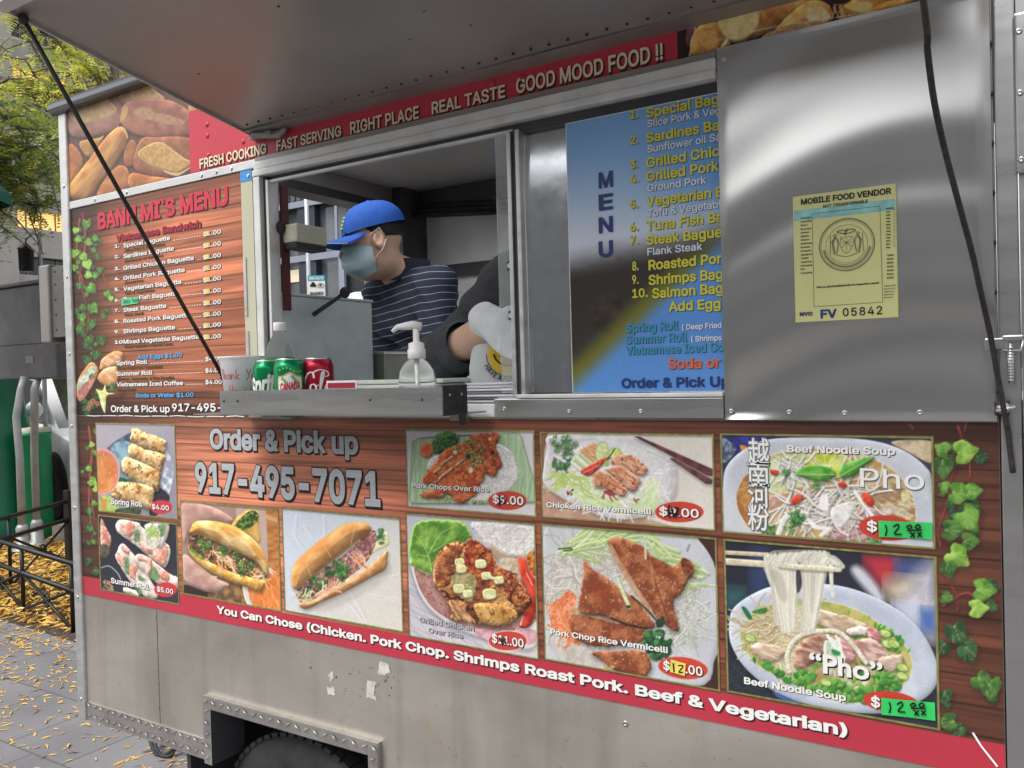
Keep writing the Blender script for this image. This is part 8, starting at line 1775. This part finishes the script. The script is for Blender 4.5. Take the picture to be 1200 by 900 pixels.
b.build('pillars', mat('dark_blue_metal', (.045, .05, .068), .5, .3, var=.1, vscale=2), t)
b = MB(); b.box((-14.9, Y9-.05, z1-.06), (-6, Y9-.021, z1+.05)); b.box((-14.9, Y9-.05, z3), (-6, Y9-.021, z2))
for x0, x1_ in ((XX(476), XX(490)), (XX(126), XX(136)), (XX(560), XX(566))): b.box((x0, Y9-.05, z2+.001), (x1_, Y9-.021, z1-.061))
for x0, x1_ in ((XX(490), XX(522)), (XX(640), XX(654))): b.box((x0, Y9-.05, zb), (x1_, Y9-.021, z3-.001))
b.build('window_frames', M_BLUEL, t)
b = MB(); b.box((-14.5, Y9+.12, zb), (-6.5, Y9+.14, z1-.01)); b.build('glazing', M_PANE, t)
b = MB(); q0, q1 = f9(165, 705), f9(260, 622); b.box((q0[0], Y9+.09, q0[2]), (q1[0], Y9+.11, q1[2])); b.build('lit_pane', mat('warm_lit_pane', (.62, .52, .36), .5, emit=.35), t)
b = MB(); q0, q1 = f9(523, 900), f9(640, 618); b.box((q0[0], Y9+.05, g0), (q1[0], Y9+.08, q1[2])); b.build('door', mat('dark_door', (.02, .022, .03), .4, var=.1), t)
# route sign on a pole
q = FD((371, 336), 11.0); t = thing('route_sign', (q[0], q[1], g0), 'small blue and white bike route sign on a pale pole outside', 'sign')
b = MB(); pq = FD((361, 300), 11.1); b.tube([(pq[0], pq[1], g0), (pq[0], pq[1], q[2]+3.0)], .028, 0, 8); b.build('pole', mat('galvanised_pole', (.6, .62, .64), .4, .3, var=.1), t)
ex = unit((AR[0], AR[1], 0)); ez = np.array([0, 0, 1.]); en = unit((CAM[0]-q[0], CAM[1]-q[1], 0)); w_, h_ = .112, .150
def plate(b, x0, x1_, z0, z1_, o, mi): b.add([q+ex*x0+ez*z0+en*o, q+ex*x1_+ez*z0+en*o, q+ex*x1_+ez*z1_+en*o, q+ex*x0+ez*z1_+en*o], [(0, 1, 2, 3)], mi)
b = MB(); plate(b, -w_, w_, -h_*1.5, h_, 0, 0); plate(b, -w_, w_, h_*.52, h_, .003, 1); b.build('sign_plate', [M_WHITE, mat('sign_teal', (.01, .33, .42), .4, var=.05)], t, recalc=False)
b = MB(); text3(b, 'BIKE ROUTE', q+ex*-.095+ez*.094+en*.006, ex, ez, .034, 0, .03, width=.19); text3(b, 'SHARED', q+ex*-.09+ez*-.105+en*.006, ex, ez, .036, 1, .03, width=.18); text3(b, 'LANE', q+ex*-.07+ez*-.18+en*.006, ex, ez, .036, 1, .03, width=.14)
def shp(pts): b.add([q+ex*x+ez*z+en*.006 for x, z in pts], [list(range(len(pts)))], 1)
shp([(-.085, .0), (-.085, .03), (-.07, .035), (-.06, .06), (-.03, .06), (-.02, .035), (-.008, .03), (-.008, .0)])
for cx in (.03, .075): b.tube([q+ex*(cx+.022*math.cos(i*.52))+ez*(.012+.022*math.sin(i*.52))+en*.006 for i in range(13)], .003, 1, 4, False)
b.tube([q+ex*.03+ez*.012+en*.006, q+ex*.045+ez*.045+en*.006, q+ex*.07+ez*.045+en*.006, q+ex*.055+ez*.012+en*.006, q+ex*.045+ez*.045+en*.006], .003, 1, 4, False); b.build('lettering', [M_WHITE, M_BLK], t)
q = FD((424, 349), 9.5); t = thing('metal_canister', (q[0], q[1], g0), 'rounded pale canister outside behind the cook', 'canister'); b = MB(); b.lathe([(.28, 0), (.28, q[2]-g0-.12), (.24, q[2]-g0), (.1, q[2]-g0+.06), (.001, q[2]-g0+.07)], (q[0], q[1], g0), 24, 0, 'z', True, False); b.build('shell', M_ALUW, t); b = MB(); b.lathe([(.285, q[2]-g0-.20), (.29, q[2]-g0-.18), (.285, q[2]-g0-.14)], (q[0], q[1], g0), 24); b.build('band', M_STEEL, t)
# row of houses across the street, mirrored in the steel
cols = [((.62, .60, .58), 21, -60, -26), ((.45, .43, .41), 19, -25.9, -4), ((.70, .70, .69), 23, -3.9, 24), ((.54, .52, .49), 20, 24.1, 60)]
names = ['tan corner house across the street', 'brick red house across the street', 'pale wide house across the street', 'brown house at the far right across the street']
for (c_, h, xa, xb), nm in zip(cols, names):
    t = thing('town_house', ((xa+xb)/2, -49, g0), nm, 'house', 'houses across the street'); b = MB(); b.box((xa, -54, g0-.16), (xb, -48, g0+h), 0); b.box((xa-.1, -48.3, g0+h+.002), (xb+.1, -47.8, g0+h+.35), 0); b.build('walls', mat('house_wall_%d' % int(h*10), c_, .85, var=.15, vscale=.8), t)
    b = MB()
    for f_ in range(1, int(h/3.2)):
        for i in range(int((xb-xa)/2.4)): x = xa+.8+i*2.4; b.box((x, -47.998, g0+f_*3.2+.6), (x+1.2, -47.96, g0+f_*3.2+2.5))
    b.build('windows', M_WIN, t); b = MB(); b.box((xa+.4, -47.998, g0), (xb-.4, -47.95, g0+2.6)); b.build('shopfront', mat('shop_front_grey', (.22, .22, .23), .3, var=.3, vscale=.5), t)

b = MB(); R_ = random.Random(5); c = FZ((200, 882), g0); pts = [tuple(c+np.array([.09*math.cos(i*.62)*(1+.2*math.sin(i*1.7))-.02*i/9, .06*math.sin(i*.62), .03+.025*math.sin(i*1.3)])) for i in range(22)]; pts += [tuple(c+np.array([.10, .12, .02])), tuple(c+np.array([.3, .3, .012]))]
b.tube(smooth_open(pts, 4).tolist(), .010, 0, 6); o = b.build('power_cord', M_BLACK); tag(o, 'loop of black cord on the paving under the cart skirt', 'cord'); settle(o, tuple(c))
